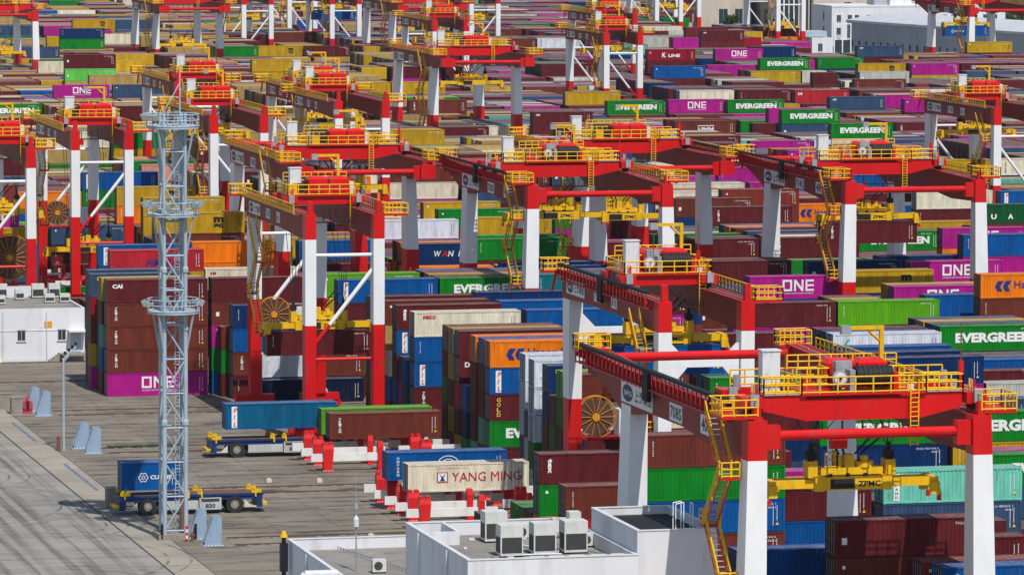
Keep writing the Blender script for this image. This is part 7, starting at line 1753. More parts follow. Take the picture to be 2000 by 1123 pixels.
def narrow_crane(kind):
    """kind 'a' = brace rising to the right, 'b' = brace rising to the left with a stairway, 'c' = taller portal with low cross beam and covered cable track"""
    g = 3.85; dzz = 0
    root = thing('gantry_crane', '', 'crane'); zt = 25.2+dzz
    for s in (-1, 1):
        x = s*g
        link('leg', leg_mesh('leg', (x-.62, x+.62, -.85, .85, 1.95), 0, 0, (x-.62, x+.62, -.8, .8, zt), 13.0, 22.5, (x-.28, x+.28, -.7, -.1, zt-.02, zt+1.5)), root)
        link('leg', leg_mesh('leg', (x-.62, x+.62, GA-.85, GA+.85, 1.95), 0, 0, (x-.66, x+.66, GA-1.25, GA+1.25, 22.65), 13.15, None), root)
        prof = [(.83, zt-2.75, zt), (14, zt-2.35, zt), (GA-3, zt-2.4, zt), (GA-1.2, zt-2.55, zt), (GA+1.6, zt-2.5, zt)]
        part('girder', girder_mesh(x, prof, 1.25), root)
    bogies(root, (-g, g))
    for y in (0, GA):
        r = .2
        if kind == 'c':
            mb = MB(); z0 = 19.3
            mb.box(-g+.66, g-.66, y-.35, y+.35, z0, z0+.6, 'white')
            for s in (-1, 1): mb.poly([(s*(g-.66), y-.34, z0+.6), (s*(g-2.2), y-.34, z0+.6), (s*(g-.66), y-.34, z0+2.2), (s*(g-.66), y+.34, z0+.6), (s*(g-2.2), y+.34, z0+.6), (s*(g-.66), y+.34, z0+2.2)], 'white', [(0, 1, 2), (3, 5, 4), (0, 3, 4, 1), (1, 4, 5, 2), (2, 5, 3, 0)]); mb.poly([(s*(g-.66), y-.34, z0), (s*(g-2.2), y-.34, z0), (s*(g-.66), y-.34, z0-1.8), (s*(g-.66), y+.34, z0), (s*(g-2.2), y+.34, z0), (s*(g-.66), y+.34, z0-1.8)], 'white', [(0, 1, 2), (3, 5, 4), (0, 3, 4, 1), (1, 4, 5, 2), (2, 5, 3, 0)])
            part('cross_beam', mb, root)
        else:
            beam_pipe(root, 'cross_beam', (-g, y, 20.7), (g, y, 20.7), r, 'white'); beam_pipe(root, 'cross_beam', (-g, y, 9.2), (g, y, 9.2), r, 'red')
            a, b = ((g, y, 19.8), (-g, y, 10.1)) if kind == 'a' else ((-g, y, 19.8), (g, y, 10.1))
            beam_pipe(root, 'brace', a, b, r*1.15, 'white', 13.0)
    if kind == 'c': festoon(root, -g-.7, 1.5, GA+1.2, zt-.6)
    else: walkway(root, -g-.63, 1.2, GA+1.0, zt-.05, -.9)
    walkway(root, g+.63, 1.2, GA+1.0, zt-.05, .9)
    for s in (-1, 1): end_platform(root, s*g+(-1.2 if s < 0 else 1.4), GA+1.65, GA+3.2, zt)
    end_platform(root, g+2.0, -.6, 1.1, zt)
    signs(root, -g, GA-.2, zt-1.95, '710S', '61t', .75)
    if kind == 'a': stairs(root, -g-1.3, GA-9.5, zt-2.9, 8.0, 4.0, 4.2)
    else: stairs(root, -g-1.4, 1.6, zt-2.0, 4.0, 3.3, 3.0)
    reel(root, -g+2.2, GA-.3 if kind != 'b' else .9, 11.3 if kind != 'b' else 8.6, 2.0)
    mb = MB(); mb.box(-g+.7, -g+4.6, GA-1.0, GA+.9, 9.2, 9.4, 'red'); mb.box(-g+4.4, g-1.0, GA-.9, GA+.9, 9.4, 12.0, 'cab'); part('power_house', mb, root)
    return root
def wide_crane(cant, num='708S'):
    """cant 'far' = cantilever beyond the far legs, 'near' = cantilever towards the near side"""
    g = 8.27; root = thing('gantry_crane', '', 'crane'); zt = 25.6
    for s in (-1, 1):
        x = s*g; o = lambda a, b: (x+a, x+b) if s > 0 else (x-b, x-a)
        for y, near in ((0, True), (GA, False)):
            full = near and cant == 'far'
            tb = o(-.68, .68); bb = o(-.55, 1.35)
            if full: link('leg', leg_mesh('leg', (*bb, y-1.35, y+1.35, 1.95), 0, 0, (*tb, y-.75, y+.75, zt), 13.4, 22.8, (x-.25, x+.25, -.6, 0, zt-.02, zt+.9)), root)
            else: link('leg', leg_mesh('leg', (*bb, y-1.7, y+1.7, 1.95), 0, 0, (*tb, y-1.3, y+1.3, 23.2), 13.8, None), root)
        lift = .9
        far = [(.77, zt-2.7, zt), (8, zt-2.9, zt+.1), (16, zt-2.3, zt+.25), (24, zt-2.35, zt+.3), (GA-3, zt-2.75, zt+.35), (GA-1.6, zt-3.0, zt+.35), (GA+1.6, zt-2.95, zt+.4), (GA+4.5, zt-2.1, zt+.5), (GA+8.4, zt-1.1, zt+.6), (GA+11.7, zt-.6, zt+.7)]
        near = [(-10.6, zt-.9, zt+.3), (-7.5, zt-1.1, zt+.3), (-1.6, zt-2.6, zt+.2), (1.6, zt-2.8, zt+.2), (12, zt-2.2, zt+.2), (GA-5, zt-2.3, zt+.2), (GA-1.6, zt-2.6, zt+.2), (GA+1.6, zt-2.6, zt+.2)]
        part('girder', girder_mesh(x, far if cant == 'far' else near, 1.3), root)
    yp = 0 if cant == 'far' else -10.2; zp = zt-1.15
    mb = MB(); mb.tube((-g+1.6, yp, zp), (g-1.6, yp, zp), .36, 'red', 12)
    for s in (-1, 1):
        x = s*g
        if cant == 'near': mb.box(x-.95, x+.95, yp-.9, yp+.6, zp-.85, zp+.85, 'red')
        a = s*(g-.65)
        mb.taper((min(a, a-s*1.1), max(a, a-s*1.1), yp-.42, yp+.42, zp-.95), (min(a, a-s*1.1), max(a, a-s*1.1), yp-.42, yp+.42, zp+.75), 'red')
    part('tie_pipe', mb, root)
    mb = MB(); yf = GA+11.4 if cant == 'far' else GA+1.2; mb.tube((-g, yf, zt), (g, yf, zt), .36, 'red', 12)
    for s in (-1, 1): mb.box(s*g-.8, s*g+.8, yf-.5, yf+.4, zt-.8, zt+.75, 'red')
    part('tie_pipe', mb, root)
    for y in (0, GA):
        mb = MB(); mb.tube((-g, y, 2.9), (g, y, 2.9), .3, 'red', 8); part('sill_beam', mb, root)
    bogies(root, (-g-.7, g+.7))
    y1 = GA+11.6 if cant == 'far' else GA+1.4; y0 = 3.4 if cant == 'far' else -7.5
    if cant == 'far': festoon(root, -g-.7, y0, y1+1.5, zt-.3)
    else: walkway(root, -g-.65, y0, y1, zt+.15, -1.0); festoon(root, g+1.3, y0, y1, zt-.2)
    walkway(root, g+.65, y0, y1, zt+.1, 1.0)
    for s in (-1, 1):
        end_platform(root, s*g+s*1.3, yp-.6, yp+2.6, zt+.3); end_platform(root, s*g, y1+.2, y1+1.8, zt+.6)
    signs(root, -g, GA+1.4 if cant == 'far' else GA+.9, zt-2.25, num, '40t')
    stairs(root, -g-1.7, 1.4, zt-.2, 3.0, 3.9, 3.6)
    reel(root, g-3.0, GA-.2, 4.8, 2.2)
    return root
CR = {'a': narrow_crane('a'), 'b': narrow_crane('b'), 'c': narrow_crane('c'), 'F': wide_crane('far'), 'G': wide_crane('far', '714U'), 'N': wide_crane('near')}
def place_crane(kind, xl, Y, ty, zs, label, sz=1.0, used=set()):
    """xl = world X of the near left leg, ty = trolley position along the girders, zs = spreader height"""
    proto = CR[kind]; c = proto if kind not in used else copy_tree(proto)
    used.add(kind)
    g = 3.85 if kind in 'abc' else 8.27
    c.location = (xl+g, Y, 0); c.scale = (1, 1, sz); c['front'] = int(kind in 'abN') ; tag(c, label, 'crane', 'gantry cranes over the container stacks')
    zt = 25.2 if kind in 'abc' else 25.8
    PENDING.append((c, g, ty, zs, zt, kind in 'FGN'))
    return c
PENDING = []
for a in [
 ('F', 98.9, 322, 4.0, 20.0, 'nearest wide gantry crane, at lower right, plate 708S and empty yellow spreader'),
 ('c', 118.3, 413.4, 15.0, 19.9, 'gantry crane with 710S plate standing just behind the nearest crane'),
 ('a', 108.5, 520.8, 13.5, 11.2, 'red and white gantry crane right of the lattice mast, holding a maroon container low'),
 ('F', 143.0, 556.6, 20.75, 19.9, 'wide gantry crane at photo centre with cantilever pointing to upper left'),
 ('G', 182.6, 556.6, 17.75, 19.4, 'wide gantry crane right of centre holding a maroon container on its spreader'),
 ('N', 123.7, 610, 5.25, 21.0, 'wide gantry crane left of centre, its long red pipe facing the camera'),
 ('N', 163.4, 610, 11.25, 16.2, 'wide gantry crane behind the central one, its red pipe ending beside a teal container'),
 ('a', 88.6, 646, 6.25, 15.7, 'gantry crane cut off by the left edge of the photo above the big reel'),
 ('a', 108.2, 683, 11.75, 6.9, 'gantry crane left of the mast with red hoist housings, second from left edge'),
 ('b', 135.2, 720, 24.75, 20.6, 'gantry crane directly behind the top platform of the lattice mast'),
 ('b', 260.4, 720, 20.0, 19.8, 'gantry crane at right edge above the wide crane holding a container'),
 ('a', 162.4, 757, 28, 20.2, 'gantry crane at upper left of centre, nearer of two overlapping portals'),
 ('b', 165.2, 794, 15.0, 20.3, 'gantry crane mostly hidden behind the two overlapping portals left of centre'),
 ('b', 149.4, 829, 3.5, 20.3, 'gantry crane farther back above the mast top, red trolley at its near end'),
 ('N', 216.7, 921, 3.5, 19.4, 'wide gantry crane at top centre with red pipe and empty yellow spreader'),
 ('b', 282.4, 1034, 11.25, 20.7, 'gantry crane at top right of centre with white braces and zigzag yellow stairway'),
 ('b', 263.4, 1119, 11.0, 20.0, 'gantry crane just behind the top centre wide crane'),
 ('b', 315.0, 1155, 14.25, 20.1, 'gantry crane overlapping behind the white braced one at top right of centre'),
 ('F', 423.6, 1191, 28, 19.6, 'wide gantry crane at upper right in front of the grey shed holding a blue container'),
 ('F', 162.3, 1191, 3.5, 14.5, 'wide gantry crane in the top left corner of the photo'),
 ('N', 217.8, 1240, 8.5, 14.0, 'wide gantry crane at top left with red pipe and spreader over yellow containers'),
 ('N', 280.6, 1240, 3.5, 18.1, 'wide gantry crane at the top edge, left of the top centre crane'),
 ('a', 321.5, 1321, 9.75, 17.6, 'far gantry crane at the top edge, right of the top centre wide crane'),
 ('a', 256.6, 1321, 9.25, 17.9, 'far gantry crane at the top edge with white legs and braces, left of centre'),
 ('b', 281.6, 1321, 16.75, 20.5, 'far gantry crane at the top edge holding a blue container'),
 ('b', 422.7, 1357, 7.0, 13.5, 'far gantry crane before the cream buildings at upper right'),
 ('a', 426.4, 1478, 7.0, 15.0, 'farthest gantry crane before the cream building, right one of two close portals'),
 ('b', 408.8, 1438, 3.5, 16.5, 'farthest gantry crane before the cream building, left one of two close portals'),
 ('b', 285.2, 1398, 3.5, 18.4, 'far gantry crane at the top edge showing only white leg bottoms')]: place_crane(*a)
for c, g, ty, zs, zt, wide in PENDING:
    trolley(c, g, ty, zt, wide, c.get('front', 0)); spreader(c, ty, zs, zt, c.location.y < 800)
def hang(X, Y, Z, L, col, code, lab): make_container(X, Y, Z-TH, L, col, code, lab, 'containers held by cranes')
hang(106.25, 533.1, 11.15, 40, 'ma', '', 'maroon container hanging low from the crane right of the lattice mast')
hang(184.8, 573.1, 19.35, 40, 'ma', 'TEX', 'maroon container hanging from the wide crane right of centre')
hang(116.05, 427.2, 19.85, 40, 'bl', 'PIL', 'blue container hanging from the crane behind the nearest one')
hang(425.8, 1217.8, 19.55, 40, 'bl', 'CUL', 'blue container hanging in front of the grey shed at upper right')
hang(279.4, 1336.5, 20.45, 40, 'bl', 'SM', 'blue container hanging at the top edge left of centre')
# ------------------------------------------------------------------ ground, paving, crane rails
M['ground'] = ground_mat('yard concrete', (.15, .128, .100), (.26, .225, .178), (.045, .040, .036), .8)
M['road'] = ground_mat('road concrete', (.215, .20, .175), (.33, .31, .27), (.12, .12, .12), .35)
def track_mat(sc=(.35, .35, 1), amt=.62, nm='tyre marks'):
    m, b = new_mat(nm, .8); n, l = nodes_of(m); tc = n.new('ShaderNodeTexCoord')
    mp = n.new('ShaderNodeMapping'); mp.inputs['Scale'].default_value = sc; l.new(tc.outputs['Object'], mp.inputs['Vector'])
    z = n.new('ShaderNodeTexNoise'); z.inputs['Scale'].default_value = .8; z.inputs['Detail'].default_value = 7; z.inputs['Roughness'].default_value = .7; l.new(mp.outputs[0], z.inputs['Vector'])
    r = n.new('ShaderNodeMapRange'); r.inputs['From Min'].default_value = .42; r.inputs['From Max'].default_value = .66; r.inputs['To Min'].default_value = .02; r.inputs['To Max'].default_value = amt; l.new(z.outputs['Fac'], r.inputs['Value'])
    b.inputs['Base Color'].default_value = (.085, .08, .072, 1); l.new(r.outputs[0], b.inputs['Alpha'])
    return m
M['track'] = track_mat()
M['roadtrack'] = track_mat((1.2, .03, 1), .42, 'road wheel tracks')
M['slab'] = ground_mat('pale paving', (.25, .22, .175), (.37, .33, .265), (.2, .17, .13), .3)
M['ballast'] = ground_mat('rail trench gravel', (.05, .04, .03), (.10, .085, .07), (.02, .02, .02), .5)
M['groove'] = paint('joint', (.05, .05, .055), .8, .2, 1)
M['bluepaint'] = paint('blue ground line', (.13, .17, .25), .7, .3, .8, (.2, .18, .15), .8, False)
mb = MB(); mb.poly([(-3000, -500, 0), (6000, -500, 0), (6000, 9000, 0), (-3000, 9000, 0)], 'ground'); structure('ground', mb)
mb = MB(); mb.poly([(-300, 300, .004), (76.6, 300, .004), (76.6, 2200, .004), (-300, 2200, .004)], 'road'); structure('road', mb)
mb = MB(); mb.poly([(76.6, 300, .004), (80.2, 300, .004), (80.2, 2200, .004), (76.6, 2200, .004)], 'slab'); structure('pavement', mb)
mb = MB()
for x, y0, y1, w_ in ((76.6, 300, 800, .10), (80.25, 380, 800, .05)): mb.poly([(x-w_, y0, .008), (x+w_, y0, .008), (x+w_, y1, .008), (x-w_, y1, .008)], 'groove')
structure('pavement_joint', mb)
mb = MB()
rr = random.Random(2)
for (ya, yb) in ((486, 508), (528, 546), (560, 575)): mb.poly([(79.0, ya, .010), (79.35, ya, .010), (79.35, yb, .010), (79.0, yb, .010)], 'bluepaint')
structure('ground_line', mb)
mb = MB(); rr = random.Random(21)
for x, w_ in ((74.6, .55), (73.0, .45), (70.2, .6), (68.4, .5), (66.2, .6), (64.6, .4), (61.8, .7), (60.2, .5), (57.5, .6)):
    y = 300
    while y < 760: mb.poly([(x-w_, y, .008), (x+w_, y, .008), (x+w_, y+40, .008), (x-w_, y+40, .008)], 'roadtrack'); y += 40
for cx_, cy_, r_, a0, a1 in ((62, 420, 16, -.9, 1.2), (58, 440, 22, -.8, 1.0), (66, 462, 12, -1.2, .9), (56, 478, 20, -1.0, .8), (60, 500, 14, -1.1, 1.0), (66, 415, 9, -1.4, 1.2)):
    for i in range(20):
        b0, b1 = a0+(a1-a0)*i/20, a0+(a1-a0)*(i+1)/20
        for rr_ in (r_, r_-2.1): mb.poly([(cx_+rr_*math.cos(b0), cy_+rr_*math.sin(b0), .010), (cx_+(rr_+.25)*math.cos(b0), cy_+(rr_+.25)*math.sin(b0), .010), (cx_+(rr_+.25)*math.cos(b1), cy_+(rr_+.25)*math.sin(b1), .010), (cx_+rr_*math.cos(b1), cy_+rr_*math.sin(b1), .010)], 'track')
for y in (452, 455.5, 459, 463, 466.7, 469.2, 472.5, 475.5, 488, 491.5, 495, 498.5, 502, 505.8, 509.7, 512, 524, 527.5, 531, 535, 538.5, 542, 560, 563.5, 567, 571):
    mb.poly([(80.5, y-.45, .008), (112, y-.45, .008), (112, y+.45, .008), (80.5, y+.45, .008)], 'track')
structure('tyre_track', mb)
mb = MB()
for y in range(440, 620, 6):
    if all(abs(y-b) > 2.5 and abs(y-b-GA) > 2.5 for b in BLK): mb.poly([(80.3, y-.02, .008), (130, y-.02, .008), (130, y+.02, .008), (80.3, y+.02, .008)], 'groove')
for x in (85.3, 91.4, 97.6, 103.8): mb.poly([(x-.02, 440, .0085), (x+.02, 440, .0085), (x+.02, 590, .0085), (x-.02, 590, .0085)], 'groove')
for y in range(380, 700, 60): mb.poly([(40, y-.025, .0085), (76.4, y-.025, .0085), (76.4, y+.025, .0085), (40, y+.025, .0085)], 'groove')
structure('slab_joint', mb)
RAILS = []
for b in BLK[1:9]: RAILS += [b, b+GA]
mb = MB(); tr = MB(); sl = MB(); rr = random.Random(4)
for y in RAILS:
    if y < 440: continue
    x0 = 85.5 if y < 640 else 70.0
    if 586 < y < 589 or 609 < y < 612 or 640 < y < 643: x0 = 60.0
    tr.poly([(x0, y-.55, .012), (700, y-.55, .012), (700, y+.55, .012), (x0, y+.55, .012)], 'ballast')
    mb.box(x0, 700, y-.05, y+.05, .013, .10, 'rust')
    x = x0+1
    while x < 130:
        if rr.random() < .75: sl.box(x, x+rr.uniform(.5, 1.1), y-.98, y-.62, .005, .05, 'conc')
        x += rr.choice((1.0, 1.2, 2.2))
structure('rail_bed', tr); structure('rail', mb); structure('kerb_strip', sl)
# thin grass along one rail
gm = MB(); rr = random.Random(9)
for i in range(900):
    x = rr.uniform(86, 94)*1.0; y = 520.8+rr.uniform(-.9, .9); a = rr.uniform(0, 6.28); h = rr.uniform(.08, .32); w_ = rr.uniform(.03, .07)
    gm.poly([(x-w_*math.cos(a), y-w_*math.sin(a), .01), (x+w_*math.cos(a), y+w_*math.sin(a), .01), (x+rr.uniform(-.1, .1), y+rr.uniform(-.1, .1), h)], 'leaf')
g_ = link('grass', gm.mesh('grass')); g_['kind'] = 'stuff'; tag(g_, 'thin weeds growing along a crane rail at left', 'grass')
# small cream covers between the lanes
k_ = 0
for x, y, lab in ((97.5, 488.5, 'cream cover block beside the rail, left of the farther pair'), (102.6, 487.4, 'cream cover block beside the rail, right of the farther pair'), (99.0, 446.5, 'cream cover block beside the nearest rail, left one'), (104.7, 446.7, 'cream cover block beside the nearest rail, near the red posts')):
    mb = MB(); mb.box(-.28, .28, -.25, .25, 0, .32, 'lid'); mb.box(-.2, .2, -.18, .18, .32, .42, 'lid'); o = link('cover_block', mb.mesh('cover_block'), None, (x, y, .004)); tag(o, lab, 'cover block', 'cover blocks by the rails')
# ------------------------------------------------------------------ end buffers
def buffer_mesh():
    mb = MB()
    for y in (-.55, .47): mb.poly([(-1.05, y, .04), (.62, y, .04), (.62, y, 2.75), (.35, y, 2.9), (-.15, y, 2.8), (-.95, y, .75), (-1.05, y+.08, .04), (.62, y+.08, .04), (.62, y+.08, 2.75), (.35, y+.08, 2.9), (-.15, y+.08, 2.8), (-.95, y+.08, .75)], 'buffer',
        [(0, 1, 2, 3, 4, 5), (11, 10, 9, 8, 7, 6)]+[(i, 6+i, 6+(i+1) % 6, (i+1) % 6) for i in range(6)])
    mb.hexa([(.5, -.5, .04), (.6, -.5, .04), (.6, .5, .04), (.5, .5, .04)], [(.5, -.5, 2.7), (.6, -.5, 2.7), (.6, .5, 2.7), (.5, .5, 2.7)], 'buffer')
    mb.hexa([(-1.0, -.47, .3), (-.92, -.47, .3), (-.92, .47, .3), (-1.0, .47, .3)], [(-.2, -.47, 2.75), (-.1, -.47, 2.75), (-.1, .47, 2.75), (-.2, .47, 2.75)], 'buffer')
    mb.box(-1.2, .8, -.7, .7, 0.004, .05, 'buffer')
    for i in range(6): mb.box(-1.05+.33*i, -.93+.33*i, -.68, -.58, .05, .14, 'sign')
    return mb.mesh('buffer_stop')
bm = buffer_mesh()
for x, y, lab in ((83.5, 444.6, 'blue grey rail buffer beside the mast foot, nearer of the pair'), (82.9, 449.2, 'blue grey rail buffer beside the mast foot, behind the nearer one'),
                  (83.8, 516.3, 'blue grey rail buffer right of the slim lamp post, nearer of the pair'), (83.2, 520.8, 'blue grey rail buffer right of the slim lamp post, behind the nearer one'),
                  (83.8, 552.1, 'blue grey rail buffer at far left beside the pink machine, nearer one'), (83.2, 556.6, 'blue grey rail buffer at far left, half hidden behind the pink machine')):
    tag(link('buffer_stop', bm, None, (x, y, .012)), lab, 'buffer stop', 'rail buffer stops')
# blocks and cabinets by the buffers
def cabinet(x, y, w_, d, h, k, lab, cat='cabinet', hue=None):
    mb = MB(); mb.box(-w_/2, w_/2, -d/2, d/2, .1, h, k); mb.box(-w_/2-.06, w_/2+.06, -d/2-.06, d/2+.06, h, h+.07, k); mb.box(-w_/2-.08, w_/2+.08, -d/2-.08, d/2+.08, 0, .1, 'conc')
    o = link('equipment_box', mb.mesh('equipment_box'), None, (x, y, .004)); tag(o, lab, cat)
    d_ = MB(); d_.box(-w_/2+.08, w_/2-.08, -d/2-.03, -d/2-.002, .25, h-.12, k); d_.box(w_/2-.22, w_/2-.17, -d/2-.06, -d/2-.03, h*.45, h*.6, 'grey'); part('door', d_, o)
cabinet(80.9, 554.6, 1.3, 1.2, 1.9, 'conc', 'brown grey equipment box at far left, nearer of two beside the pink machine')
cabinet(80.3, 560.0, 1.6, 1.2, 1.8, 'conc', 'brown grey equipment box at far left, farther of two beside the pink machine')
cabinet(78.8, 472.6, 1.9, 1.4, 2.0, 'conc', 'brown grey equipment box behind the left end of the blue carrier')
mb = MB(); mb.box(-.6, .6, -.3, .3, .3, 1.3, 'pink'); mb.tube((0, -.45, 1.0), (0, -.3, 1.0), .62, 'pink', 14); mb.box(-.15, .15, -.6, -.45, .5, 1.5, 'black'); mb.box(-.5, .5, -.5, .4, 0, .3, 'pink'); mb.tube((-.3, 0, 1.3), (.2, 0, 2.1), .14, 'pink', 8)
o = link('cable_anchor', mb.mesh('cable_anchor'), None, (82.2, 554.9, .004)); tag(o, 'pink machine with round drum beside the far left buffer', 'machine')
# ------------------------------------------------------------------ floodlight mast
mast = thing('floodlight_mast', 'tall pale blue lattice mast with three floodlight rings', 'lighting mast', (80.7, 450.6, 0))
hw = 1.02
mb = MB(); mb.box(-1.7, 1.7, -1.7, 1.7, 0, .55, 'conc'); part('plinth', mb, mast)
for sx in (-1, 1):
    for sy in (-1, 1):
        mb = MB(); z = .5
        for z0, z1, r in ((.5, 11, .21), (11, 20, .2), (20, 25.5, .18), (25.5, 31, .17), (31, 40.4, .15)):
            mb.tube((sx*hw, sy*hw, z0), (sx*hw, sy*hw, z1), r, 'mast', 10)
            if z0 > 1: mb.tube((sx*hw, sy*hw, z0-.1), (sx*hw, sy*hw, z0+.25), r+.1, 'mast', 10); mb.tube((sx*hw, sy*hw, z0+.25), (sx*hw, sy*hw, z0+.6), r+.1, 'mast', 10, r*.6)
        part('leg', mb, mast)
mb = MB(); zs = [.8+3.27*i for i in range(13)]
for z0, z1 in zip(zs, zs[1:]):
    for k4 in range(4):
        a = [(-hw, -hw), (hw, -hw), (hw, hw), (-hw, hw)]; p, q = a[k4], a[(k4+1) % 4]
        mb.bar((*p, z0), (*q, z0), .13, 'mast')
        if int(z0/3.27+k4) % 2: p, q = q, p
        mb.bar((*p, z0), (*q, z1), .12, 'mast')
part('bracing', mb, mast)
mb = MB()
for x in (.2, .62): mb.bar((x, .1, .6), (x, .1, 40), .06, 'mast')
for i in range(130): mb.bar((.2, .1, .9+.3*i), (.62, .1, .9+.3*i), .035, 'mast')
for i in range(19):
    z = 2.6+2*i; n = 7
    for j in range(n):
        a0, a1 = math.pi*(.0+j/n)-math.pi, math.pi*((j+1)/n)-math.pi
        mb.bar((.41+.36*math.cos(a0), .1+.45*math.sin(a0), z), (.41+.36*math.cos(a1), .1+.45*math.sin(a1), z), .04, 'mast')
part('ladder', mb, mast)
mb = MB(); mb.box(.55, 1.0, -1.0, -.55, .6, 3.9, 'rustpole'); part('cable_box', mb, mast)
for zi, (z, r, lights) in enumerate(((21.7, 2.45, 6), (30.9, 2.45, 12), (39.2, 2.5, 11))):
    mb = MB(); n = 24
    for i in range(n):
        a0, a1 = 2*math.pi*i/n, 2*math.pi*(i+1)/n; c0, s0, c1, s1 = math.cos(a0), math.sin(a0), math.cos(a1), math.sin(a1)
        for dz_ in (0, .55, 1.1): mb.bar((r*c0, r*s0, z+dz_), (r*c1, r*s1, z+dz_), .08, 'mast')
        mb.poly([(.6*c0, .6*s0, z), (r*c0, r*s0, z), (r*c1, r*s1, z), (.6*c1, .6*s1, z)], 'mast'); mb.poly([(r*c0, r*s0, z-.25), (r*c0, r*s0, z), (r*c1, r*s1, z), (r*c1, r*s1, z-.25)], 'mast')
        if i % 2 == 0: mb.bar((r*c0, r*s0, z), (r*c0, r*s0, z+1.1), .07, 'mast')
        if i % 6 == 3: mb.bar((r*c0*.97, r*s0*.97, z), (hw*(1 if c0 > 0 else -1), hw*(1 if s0 > 0 else -1), z-4.4), .14, 'mast')
    pl = part('platform', mb, mast)
    for i in range(lights):
        a = (2*math.pi*i/lights+.2) if zi == 1 else (math.pi*(.75+.5*i/(lights-1)) if zi == 2 else (0, .35, -.3, math.pi, math.pi+.35, math.pi-.35)[i])
        lm = MB(); lm.box(-.12, .28, -.22, .22, -.32, .22, 'lamp'); lm.poly([(.29, -.19, -.28), (.29, .19, -.28), (.29, .19, .18), (.29, -.19, .18)], 'tmwhite'); lm.bar((-.1, 0, -.1), (-.35, 0, -.4), .09, 'mast')
        l_ = link('floodlight', lm.mesh('floodlight'), pl, ((r+.25)*math.cos(a), (r+.25)*math.sin(a), z+(.95 if zi else .8)), a); l_.rotation_euler = (0, .5, a)
mb = MB(); mb.tube((.75, .3, 40), (.75, .3, 45.3), .09, 'mast', 8, .04); mb.bar((-.9, .2, 40.3), (.75, .3, 43.2), .08, 'mast'); part('lightning_rod', mb, mast)
for i, (x, y, k, h, lab) in enumerate(((79.3, 449.0, 'black', 1.5, 'black bollard left of the mast foot'), (82.4, 448.3, 'black', 1.6, 'black bollard right of the mast foot'))):
    mb = MB(); mb.tube((0, 0, 0), (0, 0, h), .13, k, 10); mb.tube((0, 0, 0), (0, 0, .12), .2, 'conc', 10); tag(link('bollard', mb.mesh('bollard'), None, (x, y, .004)), lab, 'bollard')
mb = MB()
for i in range(5): mb.tube((0, 0, .3*i), (0, 0, .3*i+.3), .12, 'standred' if i % 2 == 0 else 'tmwhite', 10)
tag(link('bollard', mb.mesh('bollard'), None, (81.45, 447.7, .004)), 'red and white banded bollard at the mast foot', 'bollard')
mb = MB(); mb.tube((0, 0, 0), (0, 0, .7), .13, 'rustpole', 10); mb.tube((0, 0, .55), (0, 0, .9), .2, 'rustpole', 10, .1); mb.box(-.28, .28, -.08, .08, .45, .6, 'rustpole'); tag(link('hydrant', mb.mesh('hydrant'), None, (82.0, 447.9, .004)), 'brown hydrant at the mast foot', 'hydrant')
# slim lamp post
lp = thing('lamp_post', 'slim pale blue lamp post standing alone at left', 'lamp post', (80.9, 519.2, .004))
mb = MB(); mb.tube((0, 0, 0), (0, 0, 10.1), .15, 'mast', 10, .11); mb.box(-.3, .3, -.3, .3, 0, .1, 'conc'); part('pole', mb, lp)
mb = MB(); mb.bar((0, 0, 10.0), (1.45, .3, 11.3), .12, 'mast'); mb.bar((0, 0, 9.7), (.6, .1, 10.3), .1, 'mast')
for i in range(5): t = i/4; mb.bar((-.15+1.6*t, .3*t, 10.0+1.3*t), (-.15+1.6*t, .3*t, 10.35+1.3*t), .12, 'lamp'); mb.box(-.35+1.6*t, -.05+1.6*t, .3*t-.12, .3*t+.12, 10.2+1.3*t, 10.5+1.3*t, 'black')
part('lamp_bracket', mb, lp)
mb = MB(); mb.box(-.75, -.4, -.2, .2, 0, 1.6, 'rustpole'); part('switch_box', mb, lp)
